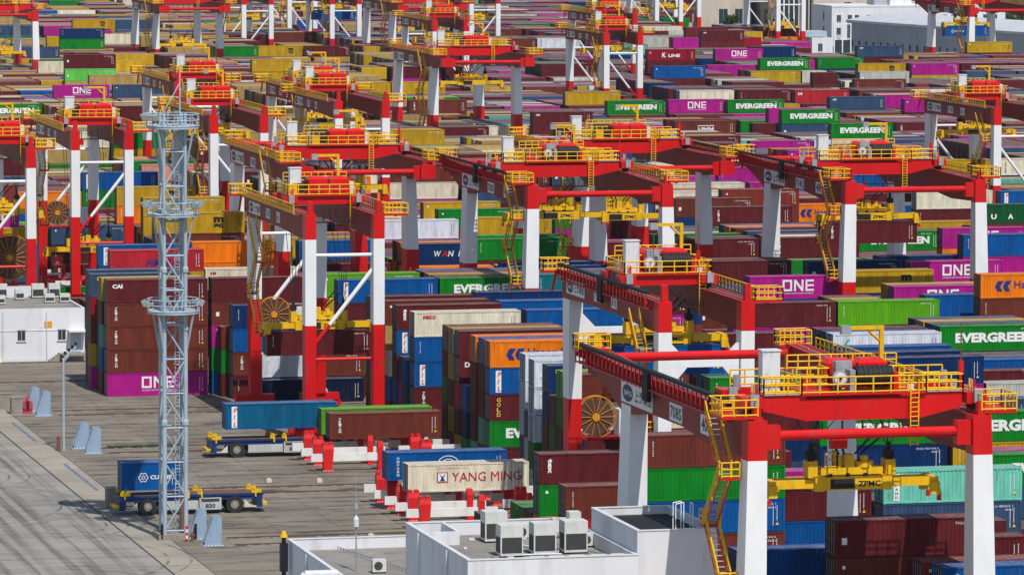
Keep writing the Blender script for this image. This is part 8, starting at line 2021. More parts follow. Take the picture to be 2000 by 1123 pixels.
# ------------------------------------------------------------------ driverless carriers
def carrier(x, y, num, label):
    r = thing('container_carrier', label, 'vehicle', (x, y, .004), 0, 'driverless container carriers')
    L = 14.6; mb = MB()
    mb.box(.2, L-.2, .25, 2.75, 1.35, 1.75, 'agv'); mb.box(.05, L-.05, .1, 2.9, 1.75, 1.98, 'agv', 'rust')
    for x0 in (.15, L-.75): mb.box(x0, x0+.6, .15, 2.85, .55, 1.75, 'agv')
    mb.box(4.3, L-4.3, .3, 2.7, .6, 1.4, 'black')
    for x0, x1 in ((.75, 2.0), (L-2.0, L-.75)): mb.box(x0, x1, .2, .32, .55, .68, 'lid'); mb.box(x0, x1, 2.68, 2.8, .55, .68, 'lid')
    for x0, s in ((1.6, 1), (L-1.6, -1)): mb.poly([(x0-.35*s, .22, .7), (x0+.35*s, .22, .7), (x0+.35*s, .22, 1.35)], 'lid')
    part('chassis', mb, r)
    for xx in (2.95, L-2.95):
        for yy, s in ((.1, 1), (2.9, -1)):
            t = MB(); t.tube((0, 0, 0), (0, s*.62, 0), .86, 'tyre', 22); t.tube((0, -.012*s, 0), (0, s*.3, 0), .42, 'hub', 14); t.tube((0, -.05*s, 0), (0, s*.3, 0), .2, 'grey', 10)
            wv = part('wheel', t, r, (xx, yy, .86))
    mb = MB()
    for yy in (.12, 2.7): mb.box(4.2, L-6.6, yy, yy+.18, .5, 1.35, 'agvgrey'); mb.box(L-6.5, L-4.3, yy-.04, yy+.22, .42, 1.6, 'agvgrey')
    for i in range(4): mb.box(4.4+.9*i, 5.2+.9*i, .105, .12, .6, 1.25, 'agvgrey')
    part('side_panel', mb, r)
    mb = MB(); rct(mb, L-6.3, L-4.5, 1.2, 1.5, 'acgrille'); write(mb, num, L-5.9, .58, .42, 'signblue', 1.0, bold=.04); part('lettering', mb, r, (0, .07, 0))
    for x0 in (.25, 6.6, 7.9, L-1.3):
        mb = MB()
        for yy in (.05, 2.65): mb.box(x0, x0+1.0 if x0 in (.25, L-1.3) else x0+.5, yy, yy+.3, 1.98, 2.32, 'yellow'); mb.box(x0+.1, x0+.4, yy-.05, yy+.35, 2.3, 2.5, 'yellow'); mb.box(x0+.35, x0+.5, yy-.06, yy+.05, 1.6, 2.0, 'yellow')
        part('twistlock_guide', mb, r)
    mb = MB(); mb.box(-.35, .15, .3, 2.7, .75, 1.0, 'yellow'); mb.box(L-.15, L+.35, .3, 2.7, .75, 1.0, 'yellow'); part('bumper', mb, r)
    return r
carrier(78.0, 466.2, '830', 'dark blue driverless carrier numbered 830 behind the mast, half loaded')
carrier(95.2, 509.2, '817', 'dark blue driverless carrier carrying a long teal blue container')
make_container(78.4, 466.5, 2.45, 20, 'bl', 'CUL', 'short blue container with white flower mark on the carrier behind the mast', 'containers on carriers and stands')
make_container(97.0, 509.5, 3.0, 40, 'bl', 'PIL', 'long teal blue container on the carrier by the red stands', 'containers on carriers and stands').color = (.004, .11, .22, 1)
# ------------------------------------------------------------------ container stands
def stand_parts():
    mb = MB(); mb.box(-1.8, 7.3, -.2, .2, 1.05, 1.85, 'standwhite'); beam = mb.mesh('beam')
    p = MB(); p.taper((-.42, .42, -.42, .42, 0), (-.58, .58, -.5, .5, 2.35), 'standred'); p.taper((-.58, .58, -.5, .5, 2.35), (-.55, .55, -.35, .35, 2.8), 'standred')
    for s in (-1, 1): p.box(s*.32-.2, s*.32+.2, -.35, .3, 2.8, 3.1, 'standred')
    p.box(-.6, .6, -.6, .6, 0, .06, 'standred')
    for i in range(5): p.box(-.55+.25*i, -.47+.25*i, -.58, -.5, .06, .16, 'sign')
    q = MB(); q.taper((-.26, .26, -.38, .38, 0), (-.3, .3, -.45, .45, 2.5), 'standred'); q.taper((-.3, .3, -.45, .45, 2.5), (-.26, .26, -.3, .3, 3.05), 'standred'); q.box(-.35, .35, -.55, .55, 0, .06, 'standred')
    return beam, p.mesh('post'), q.mesh('post')
SB, SP, SQ = stand_parts()
def stand(x, y, lab, short=False, group='red and white container stands'):
    o = link('container_stand', SB, None, (x, y, .004)); tag(o, lab, 'container stand', group)
    link('post', SP, o, (0, 0, 0)); link('post', SQ, o, (5.65, 0, 0))
    return o
ordn = ('nearest', 'second from the camera', 'third from the camera', 'fourth from the camera', 'farthest')
for i, y in enumerate((452.0, 456.8, 461.5, 466.2, 471.0)):
    stand(105.5, y, f'stand of the red and white group at lower centre, {ordn[i]}'); stand(116.3, y, f'stand behind the stacks at lower centre, {ordn[i]}')
for i, y in enumerate((496.0, 501.0, 505.8, 510.8)):
    stand(105.3, y, f'red and white stand right of the teal container carrier, {ordn[i] if i < 3 else ordn[4]}'); stand(115.9, y, f'stand under the brown container right end, {ordn[i] if i < 3 else ordn[4]}')
for i, y in enumerate((688, 694, 700, 706, 719, 725, 731, 737)):
    stand(106.4, y, f'red stand behind the left building, {("nearest","second","third","fourth","fifth","sixth","seventh","farthest")[i]} in its row')
stand(110.0, 441.0, 'red stand top just above the roof edge at bottom centre')
make_container(105.4, 458.5, 2.55, 40, 'cr', 'YM', 'cream container with large red lettering on the red stands at lower centre', 'containers on carriers and stands')
make_container(104.6, 464.2, 3.05, 40, 'bl', 'COSg', 'blue container on the red stands behind the cream one with red lettering', 'containers on carriers and stands')
make_container(106.9, 502.2, 2.55, 40, 'br', 'TEX', 'reddish brown container on the red stands in front of the lime green one', 'containers on carriers and stands')
make_container(107.1, 507.6, 2.45, 40, 'li', '', 'lime green container on the red stands behind the brown one', 'containers on carriers and stands')
# ------------------------------------------------------------------ buildings
def window(parent, x, y, z, w_, h, face='y'):
    f = MB(); t = .08
    if face == 'y':
        for a in ((x, x+w_, z, z+t), (x, x+w_, z+h-t, z+h), (x, x+t, z+t, z+h-t), (x+w_-t, x+w_, z+t, z+h-t), (x+w_/2-.03, x+w_/2+.03, z+t, z+h-t)): f.box(a[0], a[1], y-.06, y+.02, a[2], a[3], 'frame')
        f.box(x-.1, x+w_+.1, y-.14, y, z-.1, z-.004, 'frame')
        g = MB(); g.poly([(x+t, y-.02, z+t), (x+w_-t, y-.02, z+t), (x+w_-t, y-.02, z+h-t), (x+t, y-.02, z+h-t)], 'glass')
    else:
        f.box(y-.06, y+.02, x, x+w_, z, z+t, 'frame'); f.box(y-.06, y+.02, x, x+w_, z+h-t, z+h, 'frame')
        for a in (x, x+w_-t): f.box(y-.06, y+.02, a, a+t, z+t, z+h-t, 'frame')
        g = MB(); g.poly([(y-.02, x+t, z+t), (y-.02, x+w_-t, z+t), (y-.02, x+w_-t, z+h-t), (y-.02, x+t, z+h-t)], 'glass')
    o = part('window', f, parent); part('pane', g, o)
def flat_roof(mb, x0, x1, y0, y1, z, ph=.9, pw=.25):
    mb.box(x0, x1, y0, y0+pw, z, z+ph, 'wall'); mb.box(x0, x1, y1-pw, y1, z, z+ph, 'wall'); mb.box(x0, x0+pw, y0+pw, y1-pw, z, z+ph, 'wall'); mb.box(x1-pw, x1, y0+pw, y1-pw, z, z+ph, 'wall')
def ac_unit(x, y, z, w_, d, h, lab, tall=True):
    o = thing('air_conditioner', lab, 'air conditioner', (x, y, z), 0, 'air conditioners on the roofs')
    mb = MB(); mb.box(0, w_, 0, d, .12, h, 'ac')
    for a in (0, w_-.12): mb.box(a, a+.12, 0, d, 0, .12, 'black')
    part('casing', mb, o)
    g = MB()
    if tall: g.poly([(.1, -.005, .3), (w_-.1, -.005, .3), (w_-.1, -.005, h*.62), (.1, -.005, h*.62)], 'acgrille'); g.poly([(-.005, d-.1, .3), (-.005, .1, .3), (-.005, .1, h*.62), (-.005, d-.1, h*.62)], 'acgrille')
    else:
        n = 14; cx_, cz, r = w_*.42, h*.55, min(w_, h)*.32
        g.poly([(cx_+r*math.cos(2*math.pi*i/n), -.005, cz+r*math.sin(2*math.pi*i/n)) for i in range(n)], 'acgrille')
    part('grille', g, o); return o
# white building at left
wb = thing('white_building', 'low white building with flat roof at the left edge', 'building', (60, 611.9, 0))
mb = MB(); mb.box(0, 38.1, 0, 20, 0, 6.4, 'wall', 'roofgrey'); flat_roof(mb, 0, 38.1, 0, 20, 6.4, .35); mb.box(0, 38.16, -.06, 0, 3.9, 4.0, 'wall'); mb.box(0, 38.12, -.05, 0, 0, .35, 'cab'); part('wall', mb, wb)
for x in (29.4, 34.6): window(wb, x, 0, 2.6, 1.1, 1.4)
mb = MB(); mb.box(36.3, 37.6, -.05, 0, 1.1, 3.5, 'door'); mb.box(36.2, 37.7, -.04, 0, 3.5, 3.6, 'frame'); part('door', mb, wb)
mb = MB(); mb.box(35.9, 38.1, -1.6, 0, 3.75, 3.95, 'wall'); part('canopy', mb, wb)
mb = MB(); mb.box(34.6, 38.1, -1.8, 0, .75, 1.05, 'conc')
for i in range(4): mb.box(33.4+.3*i, 34.6, -1.8, 0, .0+.2*i, .2+.2*i, 'conc')
mb.bar((38.0, -1.7, 0), (38.0, -1.7, .75), .15, 'conc'); part('entrance_step', mb, wb)
mb = MB(); mb.box(32.9, 33.9, -.05, -.005, 4.3, 5.1, 'orange'); part('orange_sign', mb, wb); mb = MB(); mb.box(32.2, 32.75, -.05, -.005, 3.9, 4.6, 'sign'); write(mb, '办公', 32.3, 4.2, .14, 'signblue', .34, y=-.06); part('notice_plate', mb, wb)
mb = MB(); mb.box(24.5, 26.2, -.08, .0, 0, 3.6, 'acgrille'); part('gate', mb, wb); mb = MB(); mb.taper((26.2, 27.3, -1.6, 0, 0), (26.2, 26.5, -.4, 0, 2.6), 'lid'); part('buttress', mb, wb)
for i, (x, y, w_, h, lab) in enumerate(((96.2, 629.5, 1.5, 1.9, 'air conditioner on the left roof, right of the back pair'), (94.0, 629.5, 1.6, 1.9, 'air conditioner on the left roof, left of the back pair'), (89.2, 630.2, 1.6, 1.9, 'air conditioner on the left roof, alone at back'), (91.5, 627.5, 1.2, 1.4, 'small air conditioner on the left roof between the others'), (85.9, 621.5, 1.3, 1.2, 'air conditioner on the left roof front row, leftmost'), (88.0, 621.5, 1.3, 1.2, 'air conditioner on the left roof front row, second from left'), (94.6, 622.5, 1.3, 1.2, 'air conditioner on the left roof front row, second from right'), (96.6, 622.5, 1.3, 1.2, 'air conditioner on the left roof front row, rightmost'))): ac_unit(x, y, 6.404, w_, 1.0, h, lab)
mb = MB(); mb.box(78, 95.5, 634, 637, 0, 7.4, 'wall', 'shedroof'); tag(link('low_block', mb.mesh('low_block'), None), 'long low white block behind the left building under the reel', 'building')
rl_ = thing('cable_reel', 'giant orange spoked cable reel at the left edge above the white building', 'cable reel', (95.4, 660, 0))
mb = MB(); n = 36; cz, r = 9.3, 3.15
for yy in (-.4, .4):
    for i in range(n):
        a, b = 2*math.pi*i/n, 2*math.pi*(i+1)/n
        mb.bar((r*math.cos(a), yy, cz+r*math.sin(a)), (r*math.cos(b), yy, cz+r*math.sin(b)), .09, 'reel')
        if i % 2 == 0: mb.bar((.5*math.cos(a), yy*1.3, cz+.5*math.sin(a)), (r*math.cos(a), yy, cz+r*math.sin(a)), .06, 'reel')
mb.tube((0, -.75, cz), (0, .75, cz), .5, 'reel', 14); mb.tube((0, -.95, cz), (0, -.75, cz), .28, 'yellow', 10); part('spoked_rim', mb, rl_)
mb = MB(); mb.tube((0, -.3, cz), (0, .3, cz), r*.93, 'coil', 36); part('cable_coil', mb, rl_)
mb = MB()
for s in (-1, 1): mb.bar((s*1.8, .7, 0), (0, .7, cz), .3, 'red')
mb.box(-2.2, 2.2, .4, 1.0, 0, .3, 'red'); part('support', mb, rl_)
# building in the foreground with roof plant
fb = thing('service_building', 'white foreground building with roof plant and stair tower at bottom centre', 'building', (0, 0, 0))
X0, X1, Y0, Y1, ZR = 80.25, 92.8, 330.2, 349.9, 14.1
mb = MB(); mb.box(X0, X1, Y0, Y1, 0, ZR, 'wall', 'roofgrey'); flat_roof(mb, X0, X1, Y0, Y1, ZR, 1.0); mb.box(X0+.25, X0+2.9, Y1-5.2, Y1-5.0, ZR, ZR+1.0, 'wall')
mb.box(X0+2.7, X0+2.9, Y1-5.0, Y1-.25, ZR, ZR+1.0, 'wall'); part('wall', mb, fb)
tx0, tx1, ty0, ty1, tz = 92.82, 99.4, 330.0, 343.2, 16.2
mb = MB(); mb.box(tx0, tx1-.6, ty0+.6, ty1, 0, tz, 'wall', 'black'); flat_roof(mb, tx0, tx1-.6, ty0+.6, ty1, tz, .55); mb.box(tx0, tx1-.6, ty0+.58, ty0+.6, 9.0, 9.06, 'cab'); part('stair_tower', mb, fb)
mb = MB()
for yy in (ty0+2.2, ty0+2.9):
    mb.bar((tx0+3.9, yy, tz+.1), (tx0+3.9, yy, tz+2.3), .07, 'sign'); mb.bar((tx0+3.3, yy, tz+.1), (tx0+3.3, yy, tz+2.2), .07, 'sign'); mb.bar((tx0+3.3, yy, tz+2.2), (tx0+3.9, yy, tz+2.3), .07, 'sign')
mb.bar((tx0+4.6, ty0+2.2, tz+.1), (tx0+4.6, ty0+2.2, tz+2.2), .07, 'sign'); mb.bar((tx0+4.6, ty0+2.9, tz+.1), (tx0+4.6, ty0+2.9, tz+2.2), .07, 'sign'); mb.bar((tx0+4.6, ty0+2.2, tz+2.2), (tx0+4.6, ty0+2.9, tz+2.2), .07, 'sign'); part('roof_ladder', mb, fb)
mb = MB(); rr = random.Random(3)
for i in range(40): mb.bar((X0+7.5+.11*i, Y1-2-.3*i, ZR+.12), (X0+7.5+.11*i, Y1-2-.3*i, ZR+.3), .06, 'grey')
mb.bar((X0+7.5, Y1-2, ZR+.25), (X0+11.9, Y1-14, ZR+.25), .06, 'grey'); part('roof_pipe', mb, fb)
for x, y, w_, h, d, tall, lab in ((85.20, 345.14, 1.7, 2.3, 1.5, True, 'tall roof air conditioner at back of the foreground roof, behind the left one'), (84.49, 337.59, 1.7, 2.35, 1.5, True, 'tall roof air conditioner on the foreground roof, leftmost of the front three'), (87.13, 338.16, 1.7, 2.35, 1.5, True, 'tall roof air conditioner on the foreground roof, middle of the front three'), (89.49, 338.35, 1.75, 2.4, 1.5, True, 'tall roof air conditioner on the foreground roof, right of the front three'),
                                 (87.70, 345.70, 1.1, 1.2, .6, False, 'small fan unit on the foreground roof behind the middle tall one'), (91.85, 345.89, 0.9, 2.0, 1.0, True, 'air conditioner near the stair tower on the foreground roof'), (90.72, 346.55, .35, 1.5, .6, False, 'slim pale tank on the foreground roof, left of two'), (91.24, 346.08, .35, 1.3, .6, False, 'slim pale tank on the foreground roof, right of two'), (91.57, 341.37, 1.0, 1.0, 1.0, False, 'low fan unit beside the stair tower on the foreground roof'),
                                 (85.44, 332.22, 1.1, .75, .8, True, 'low vent unit along the front parapet, leftmost of five'), (86.85, 332.22, 1.1, .75, .8, True, 'low vent unit along the front parapet, second from left'), (88.36, 332.22, 1.1, .75, .8, True, 'low vent unit along the front parapet, middle of five'), (89.96, 332.22, 1.1, .75, .8, True, 'low vent unit along the front parapet, second from right'), (91.47, 332.22, 1.1, .75, .8, True, 'low vent unit along the front parapet, rightmost of five')):
    ac_unit(x, y, ZR+.004, w_, d, h, lab, tall)
wg = thing('low_wing', 'low white wing with grey flat roof left of the foreground building', 'building', (0, 0, 0))
wx0, wx1, wy0, wy1, wz = 78.6, 90.8, 352.0, 386.0, 8.0
mb = MB(); mb.box(wx0, wx1, wy0, wy1, 0, wz, 'wall', 'roofgrey'); flat_roof(mb, wx0, wx1, wy0, wy1, wz, .9); part('wall', mb, wg)
mb = MB()
for i in range(30): mb.bar((wx0+4+.12*i, wy1-1-.55*i, wz+.1), (wx0+4+.12*i, wy1-1-.55*i, wz+.35), .06, 'grey')
mb.bar((wx0+4, wy1-1, wz+.3), (wx0+7.5, wy1-17, wz+.3), .05, 'grey'); part('roof_pipe', mb, wg)
for x, y, w_, h, d, tall, lab in ((89.4, 382.5, 1.2, 1.9, 1.2, True, 'air conditioner on the low wing roof, farther of two at its right end'), (89.9, 379.2, .8, 1.7, 1.0, True, 'air conditioner on the low wing roof, nearer of two at its right end'), (82.6, 371.8, 1.1, 1.1, .7, False, 'small fan unit on the low wing roof at bottom')): ac_unit(x, y, wz+.004, w_, d, h, lab, tall)
an = thing('antenna_mast', 'thin grey antenna mast standing on the low wing roof', 'antenna', (81.6, 373.4, wz))
mb = MB(); mb.tube((0, 0, 0), (0, 0, 5.2), .07, 'grey', 8, .05); mb.tube((0, 0, 5.2), (0, 0, 8.0), .035, 'grey', 6, .01); part('pole', mb, an)
mb = MB(); mb.tube((0, 0, 3.6), (0, 0, 4.2), .22, 'cab', 10); mb.tube((0, 0, 4.2), (0, 0, 4.5), .22, 'cab', 10, .05); mb.tube((0, 0, 5.0), (0, 0, 5.4), .12, 'mast', 8); part('sensor_head', mb, an)
mb = MB(); mb.tube((-2.6, 0, -8.2), (-2.6, 0, .3), .35, 'cab', 12); mb.tube((-2.6, 0, .25), (-2.2, 0, .75), .35, 'cab', 12); mb.tube((-2.3, 0, .7), (.3, 0, .7), .35, 'cab', 12)
tag(link('duct', mb.mesh('duct'), None, (78.3, 366.5, 8.2)), 'bent silver duct at bottom left of the low wing', 'duct')
bp = thing('beacon_post', 'dark post with yellow cap at the corner of the low wing', 'beacon', (78.0, 384.6, 0))
mb = MB(); mb.tube((0, 0, 0), (0, 0, 9.3), .18, 'ink', 10); mb.box(-.3, .3, -.3, .3, 6.5, 8.8, 'ink'); part('pole', mb, bp)
mb = MB(); mb.tube((0, 0, 9.3), (0, 0, 9.8), .33, 'yellow', 12, .15); part('beacon', mb, bp)
for nm, o_, items in (('drain_pipe', fb, ((X0-.12, Y0+6, 0, ZR+.9), (X0-.12, Y0+15, 0, ZR+.9))), ('drain_pipe', wb, ((27.6, -.12, 0, 6.4), (33.2, -.12, 0, 6.4))), ('drain_pipe', wg, ((wx0-.1, wy0+12, 0, wz+.8), (wx0-.1, wy0+26, 0, wz+.8)))):
    for x, y, z0, z1 in items: mb = MB(); mb.tube((x, y, z0), (x, y, z1), .07, 'cab', 8); part(nm, mb, o_)
def coping(o_, x0, x1, y0, y1, z):
    mb = MB(); e = .05
    for a in ((x0-e, x1+e, y0-e, y0+.3), (x0-e, x1+e, y1-.3, y1+e)): mb.box(a[0], a[1], a[2], a[3], z+.002, z+.07, 'cab')
    for a in ((x0-e, x0+.3, y0+.302, y1-.302), (x1-.3, x1+e, y0+.302, y1-.302)): mb.box(a[0], a[1], a[2], a[3], z+.002, z+.07, 'cab')
    part('coping', mb, o_)
coping(fb, X0, X1, Y0, Y1, ZR+1.0); coping(wg, wx0, wx1, wy0, wy1, wz+.9); coping(fb, tx0, tx1-.6, ty0+.6, ty1, tz+.55)
mb = MB()
for z in (3.6, 7.3): mb.box(X0-.012, X0-.002, Y0, Y1, z, z+.04, 'cab'); mb.box(X0, X1, Y0-.012, Y0-.002, z, z+.04, 'cab')
for y in (336, 341, 346): mb.box(X0-.012, X0-.002, y, y+.04, 0, ZR+.98, 'cab')
part('wall_joint', mb, fb)
mb = MB(); rr = random.Random(5)
for (xa, ya, xb, yb) in ((85.15, 338.07, 89.11, 337.78), (89.02, 338.54, 91.28, 345.14), (85.81, 345.89, 87.89, 346.27), (91.00, 343.25, 91.66, 341.84), (85.25, 333.07, 92.23, 333.26), (88.26, 340.42, 86.76, 345.14)):
    for k_ in (0, .12): mb.bar((xa, ya+k_, ZR+.12), (xb, yb+k_, ZR+.12), .07, 'cab')
for i in range(9): x, y = rr.uniform(81.5, 91.8), rr.uniform(333.5, 348); mb.box(x, x+rr.uniform(.2, .5), y, y+.3, ZR+.004, ZR+rr.uniform(.12, .3), rr.choice(('cab', 'conc', 'grey')))
part('roof_piping', mb, fb)
# far right floodlight head entering at the right edge
fm = thing('floodlight_mast', 'grey floodlight mast head at the right edge beside the nearest crane', 'lighting mast', (136.0, 362.0, 0))
mb = MB()
for sx in (-1, 1):
    for sy in (-1, 1): mb.tube((sx*.8, sy*.8, 0), (sx*.8, sy*.8, 22.6), .18, 'mast', 8)
for i in range(9):
    z = 1+2.4*i; mb.bar((-.8, -.8, z), (.8, -.8, z+2.4), .11, 'mast'); mb.bar((-.8, .8, z), (-.8, -.8, z+2.4), .11, 'mast'); mb.bar((-.8, -.8, z), (.8, -.8, z), .11, 'mast')
part('lattice', mb, fm)
mb = MB(); n = 20
for i in range(n):
    a0, a1 = 2*math.pi*i/n, 2*math.pi*(i+1)/n
    for z in (22.0, 22.6, 23.2): mb.bar((1.9*math.cos(a0), 1.9*math.sin(a0), z), (1.9*math.cos(a1), 1.9*math.sin(a1), z), .08, 'mast')
    mb.poly([(0, 0, 22), (1.9*math.cos(a0), 1.9*math.sin(a0), 22), (1.9*math.cos(a1), 1.9*math.sin(a1), 22)], 'mast')
pl = part('platform', mb, fm)
for i in range(8):
    lm = MB(); lm.tube((-.1, 0, 0), (.55, 0, .18), .2, 'lamp', 10, .3); lm.bar((-.1, 0, 0), (-.3, 0, -.5), .08, 'mast')
    l_ = link('floodlight', lm.mesh('floodlight'), pl, (-2.0+.32*(i % 4)-.1, -1.0+.2*i, 23.5+.35*(i//4)), 0); l_.rotation_euler = (0, -.5, math.pi*.92)
# ------------------------------------------------------------------ far buildings
def rows_of_windows(b, xs, y, zs_, w_, h):
    for z in zs_:
        for x in xs: window(b, x, y, z, w_, h)
ob = thing('office_building', 'long white office block with a row of square windows at upper right', 'building', (505, 1560, 0))
mb = MB(); mb.box(0, 62, 0, 22, 0, 13.2, 'wall', 'shedroof'); mb.box(-.1, 62.1, -.1, 22.1, 13.2, 13.7, 'wall'); mb.box(22, 40, 4, 16, 13.7, 20, 'wall', 'shedroof'); mb.box(17, 21.98, 6, 14, 13.7, 17.5, 'shed'); part('wall', mb, ob)
rows_of_windows(ob, [1.7, 5.6, 8.1, 12.4, 14.9, 18.6, 21, 25.3, 29.2, 33.5, 36, 39.5, 42.5, 47, 50, 54, 57.5], 0, [8.2], 1.6, 2.4); rows_of_windows(ob, [1.7, 12.4, 14.9], 0, [3.9], 1.6, 2.4); rows_of_windows(ob, [1.7], 0, [.6], 1.6, 2.4)
for z in (3.5, 8.5): window(ob, 8, 0, z, 1.4, 3, 'x')
sh = thing('grey_shed', 'long grey shed with pale curved roof in front of the white office block', 'building', (0, 0, 0))
mb = MB(); xa, ya, xb, yb = 500.0, 1528.0, 560.0, 1330.0
A_, B_ = Vector((xa, ya, 0)), Vector((525, 1388, 0)); dv = (B_-A_).normalized(); nv_ = Vector((-dv.y, dv.x, 0)); 
if nv_.x < 0: nv_ = -nv_
def shp(t, n_, z): p = A_+dv*t+nv_*n_; return (p.x, p.y, z)
Ln = (B_-A_).length
prof = [(0, 0), (0, 9.2), (-.5, 9.4), (-.5, 10.1), (8, 11.4), (20, 12.2), (34, 11.4), (46, 9.2), (46, 0)]
for (n0, z0), (n1, z1) in zip(prof, prof[1:]): mb.poly([shp(0, n0, z0), shp(Ln, n0, z0), shp(Ln, n1, z1), shp(0, n1, z1)], 'shed' if z0 < 9.3 and z1 < 9.3 and n0 == n1 else 'shedroof')
for t in (0, Ln): mb.poly([shp(t, n_, z) for n_, z in prof], 'shed')
part('wall', mb, sh)
for i in range(28):
    t = 3+i*4.9
    if t > Ln-2: break
    f = MB(); f.poly([shp(t, -.06, 1.2), shp(t+1.5, -.06, 1.2), shp(t+1.5, -.06, 3.6), shp(t, -.06, 3.6)], 'frame'); o = part('window', f, sh)
    g = MB(); g.poly([shp(t+.12, -.1, 1.32), shp(t+1.38, -.1, 1.32), shp(t+1.38, -.1, 3.48), shp(t+.12, -.1, 3.48)], 'glass'); part('pane', g, o)
ws = thing('white_shed', 'white shed wall at the right edge behind the crane holding a blue container', 'building', (548, 1400, 0))
mb = MB(); mb.box(0, 60, 0, 30, 0, 8.2, 'wall', 'shedroof'); mb.box(-.3, 60, -.3, 30, 8.2, 8.8, 'wall', 'shedroof'); part('wall', mb, ws)
cb = thing('cream_building', 'cream stone building with dark glass bays left of the white office block', 'building', (487, 1660, 0))
mb = MB(); mb.box(0, 20, 0, 24, 0, 40, 'cream'); mb.box(20.02, 46, 3, 24, 0, 30, 'cream', 'shedroof'); mb.box(21, 23.2, 1.2, 3, 0, 22, 'cream'); mb.box(23.2, 33, 1.2, 2.2, 20, 22, 'cream'); mb.box(45, 60, -2, 24, 0, 27, 'cream'); part('wall', mb, cb)
mb = MB()
for i in range(12): mb.box(24+1.7*i, 25.1+1.7*i, 2.9, 2.98, 2, 8, 'glass'); mb.box(24+1.7*i, 25.1+1.7*i, 2.9, 2.98, 10.5, 18, 'glass')
part('glass_bay', mb, cb)
for z in (4, 13, 22): window(cb, 8, 0, z, 3.4, 5.5); window(cb, 14, 0, z, 3.0, 5.5)
cb2 = thing('cream_tower', 'plain cream building block behind the far crane at upper right', 'building', (524, 1640, 0))
mb = MB(); mb.box(0, 26, 0, 24, 0, 40, 'cream'); mb.box(-16, -.02, 3, 22, 0, 34, 'glass'); part('wall', mb, cb2)
mb = MB()
for i in range(9): mb.box(-15.8+1.85*i, -15.3+1.85*i, 2.8, 2.98, 0, 34, 'tmwhite' if i % 2 else 'cream')
part('mullion', mb, cb2)
for z in (8, 16): window(cb2, 11.5, 0, z, 2.6, 4.4)
gh = thing('gate_house', 'small white gate house with grey flat roof left of the office block', 'building', (464, 1500, 0))
mb = MB(); mb.box(0, 20, 0, 8, 5.6, 7.4, 'mast', 'shedroof'); mb.box(1, 8, 1, 7, 0, 5.6, 'shed'); mb.box(14, 21, -3, 6, 0, 5.4, 'wall', 'shedroof'); part('wall', mb, gh); window(gh, 16, -3, 1.0, 1.6, 2.6)
mb = MB()
for x in (21.4, 24.2, 27.0): mb.box(x, x+.35, -3, -2.6, 0, 10, 'tmwhite')
for z in (4.8, 9.7): mb.box(21.4, 27.35, -3.02, -2.58, z, z+.35, 'tmwhite')
part('frame_tower', mb, gh); mb = MB(); mb.box(21.8, 24.1, -2.8, -2.75, .5, 4.6, 'glass'); mb.box(24.6, 26.9, -2.8, -2.75, .5, 4.6, 'glass'); part('glass_bay', mb, gh)
# ------------------------------------------------------------------ trees and woods
def crown(mb, c, rx, ry, rz, n, rnd, s):
    for i in range(n):
        while True:
            p = Vector((rnd.uniform(-1, 1), rnd.uniform(-1, 1), rnd.uniform(-1, 1)))
            if .15 < p.length < 1: break
        p = p*(.55+.45*rnd.random())
        q = Vector((c[0]+p.x*rx, c[1]+p.y*ry, c[2]+p.z*rz)); a = Vector((rnd.uniform(-1, 1), rnd.uniform(-1, 1), rnd.uniform(-1, 1))).normalized(); b = a.orthogonal().normalized(); d = a.cross(b); k = s*rnd.uniform(.5, 1.3)
        mb.poly([q+b*k, q+d*k*.7, q-b*k, q-d*k*.7], 'leaf')
def tree(x, y, h, rc, lab, seed, stem=.45):
    rnd = random.Random(seed); o = thing('tree', lab, 'tree', (x, y, 0), 0, 'trees by the far buildings')
    t = MB(); t.tube((0, 0, 0), (0, 0, h*stem), .035*h, 'bark', 8, .022*h)
    for i in range(5): a = i*1.256; t.tube((0, 0, h*stem), (rc*.55*math.cos(a), rc*.55*math.sin(a), h*(stem+.25)), .02*h, 'bark', 6, .008*h)
    part('trunk', t, o); c = MB()
    for i in range(6): a = rnd.uniform(0, 6.28); crown(c, (rc*.42*math.cos(a), rc*.42*math.sin(a), h*(stem+.28+rnd.uniform(-.08, .12))), rc*.62, rc*.62, h*.2, 170, rnd, .05*h)
    part('crown', c, o)
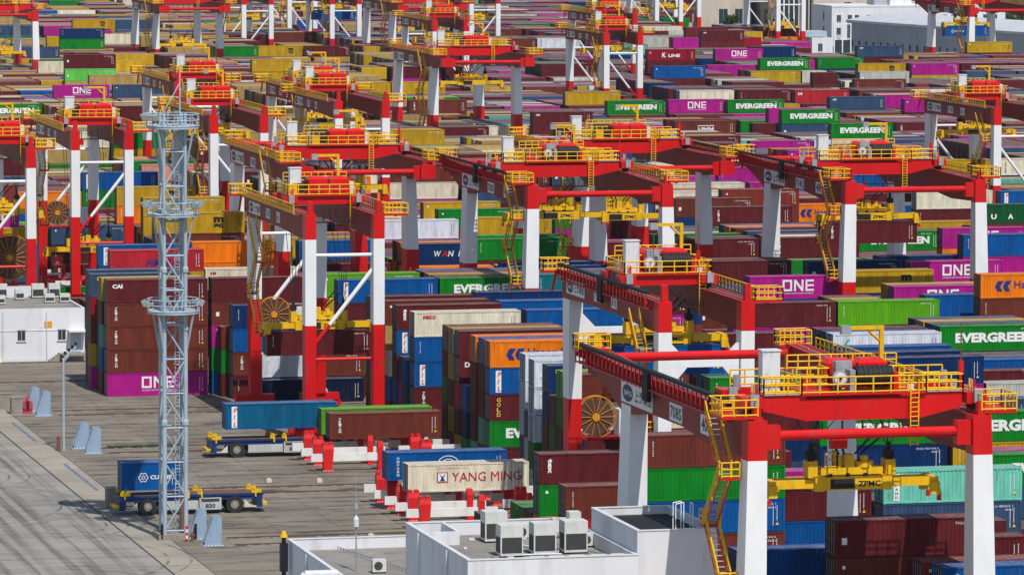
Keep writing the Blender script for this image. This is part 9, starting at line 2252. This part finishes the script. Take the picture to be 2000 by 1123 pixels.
tree(494, 1640, 8.5, 3.4, 'round dark green tree in front of the cream building', 1, .4)
tree(522, 1560, 6.0, 2.6, 'small bushy tree left of the white office block', 2, .25); tree(511, 1575, 9.0, 3.2, 'taller tree in the gap left of the white office block', 3, .3)
wd = MB(); rnd = random.Random(8)
for i in range(150):
    x = rnd.uniform(470, 760); y = rnd.uniform(1840, 2150); h = rnd.uniform(9, 17)+(y-1840)*.07
    crown(wd, (x, y, h*.62), h*.42, h*.42, h*.5, 60, rnd, h*.11)
wo = link('woodland', wd.mesh('woodland')); wo['kind'] = 'stuff'; tag(wo, 'dark green wooded slope behind the buildings at upper right', 'woods')
wd = MB(); rnd = random.Random(18)
for i in range(40):
    x = rnd.uniform(575, 690); y = rnd.uniform(1540, 1700); h = rnd.uniform(5, 10)
    crown(wd, (x, y, h*.55), h*.5, h*.5, h*.5, 60, rnd, h*.12)
wo = link('shrubbery', wd.mesh('shrubbery')); wo['kind'] = 'stuff'; tag(wo, 'green shrub belt behind the crane at the right edge', 'shrubs')
M['hill'] = ground_mat('wooded slope', (.02, .04, .015), (.05, .085, .03), (.02, .03, .01), .5)
mb = MB(); mb.poly([(430, 1830, .01), (900, 1830, .01), (1000, 2300, 62), (430, 2300, 62)], 'hill'); structure('hill', mb)
# ------------------------------------------------------------------ thin summer haze over the yard
hm = bpy.data.materials.new('haze'); hm.use_nodes = True; hn = hm.node_tree
for n_ in list(hn.nodes): hn.nodes.remove(n_)
ho = hn.nodes.new('ShaderNodeOutputMaterial'); hv = hn.nodes.new('ShaderNodeVolumePrincipled')
hv.inputs['Color'].default_value = (.80, .87, .95, 1); hv.inputs['Density'].default_value = .000025; hv.inputs['Anisotropy'].default_value = .1
hn.links.new(hv.outputs[0], ho.inputs['Volume'])
M['haze'] = hm
mb = MB(); mb.box(-3100, 6100, -600, 9100, -1.0, 82.0, 'haze')
hz = link('haze', mb.mesh('haze')); hz['kind'] = 'stuff'; tag(hz, 'thin pale haze over the whole yard', 'haze')
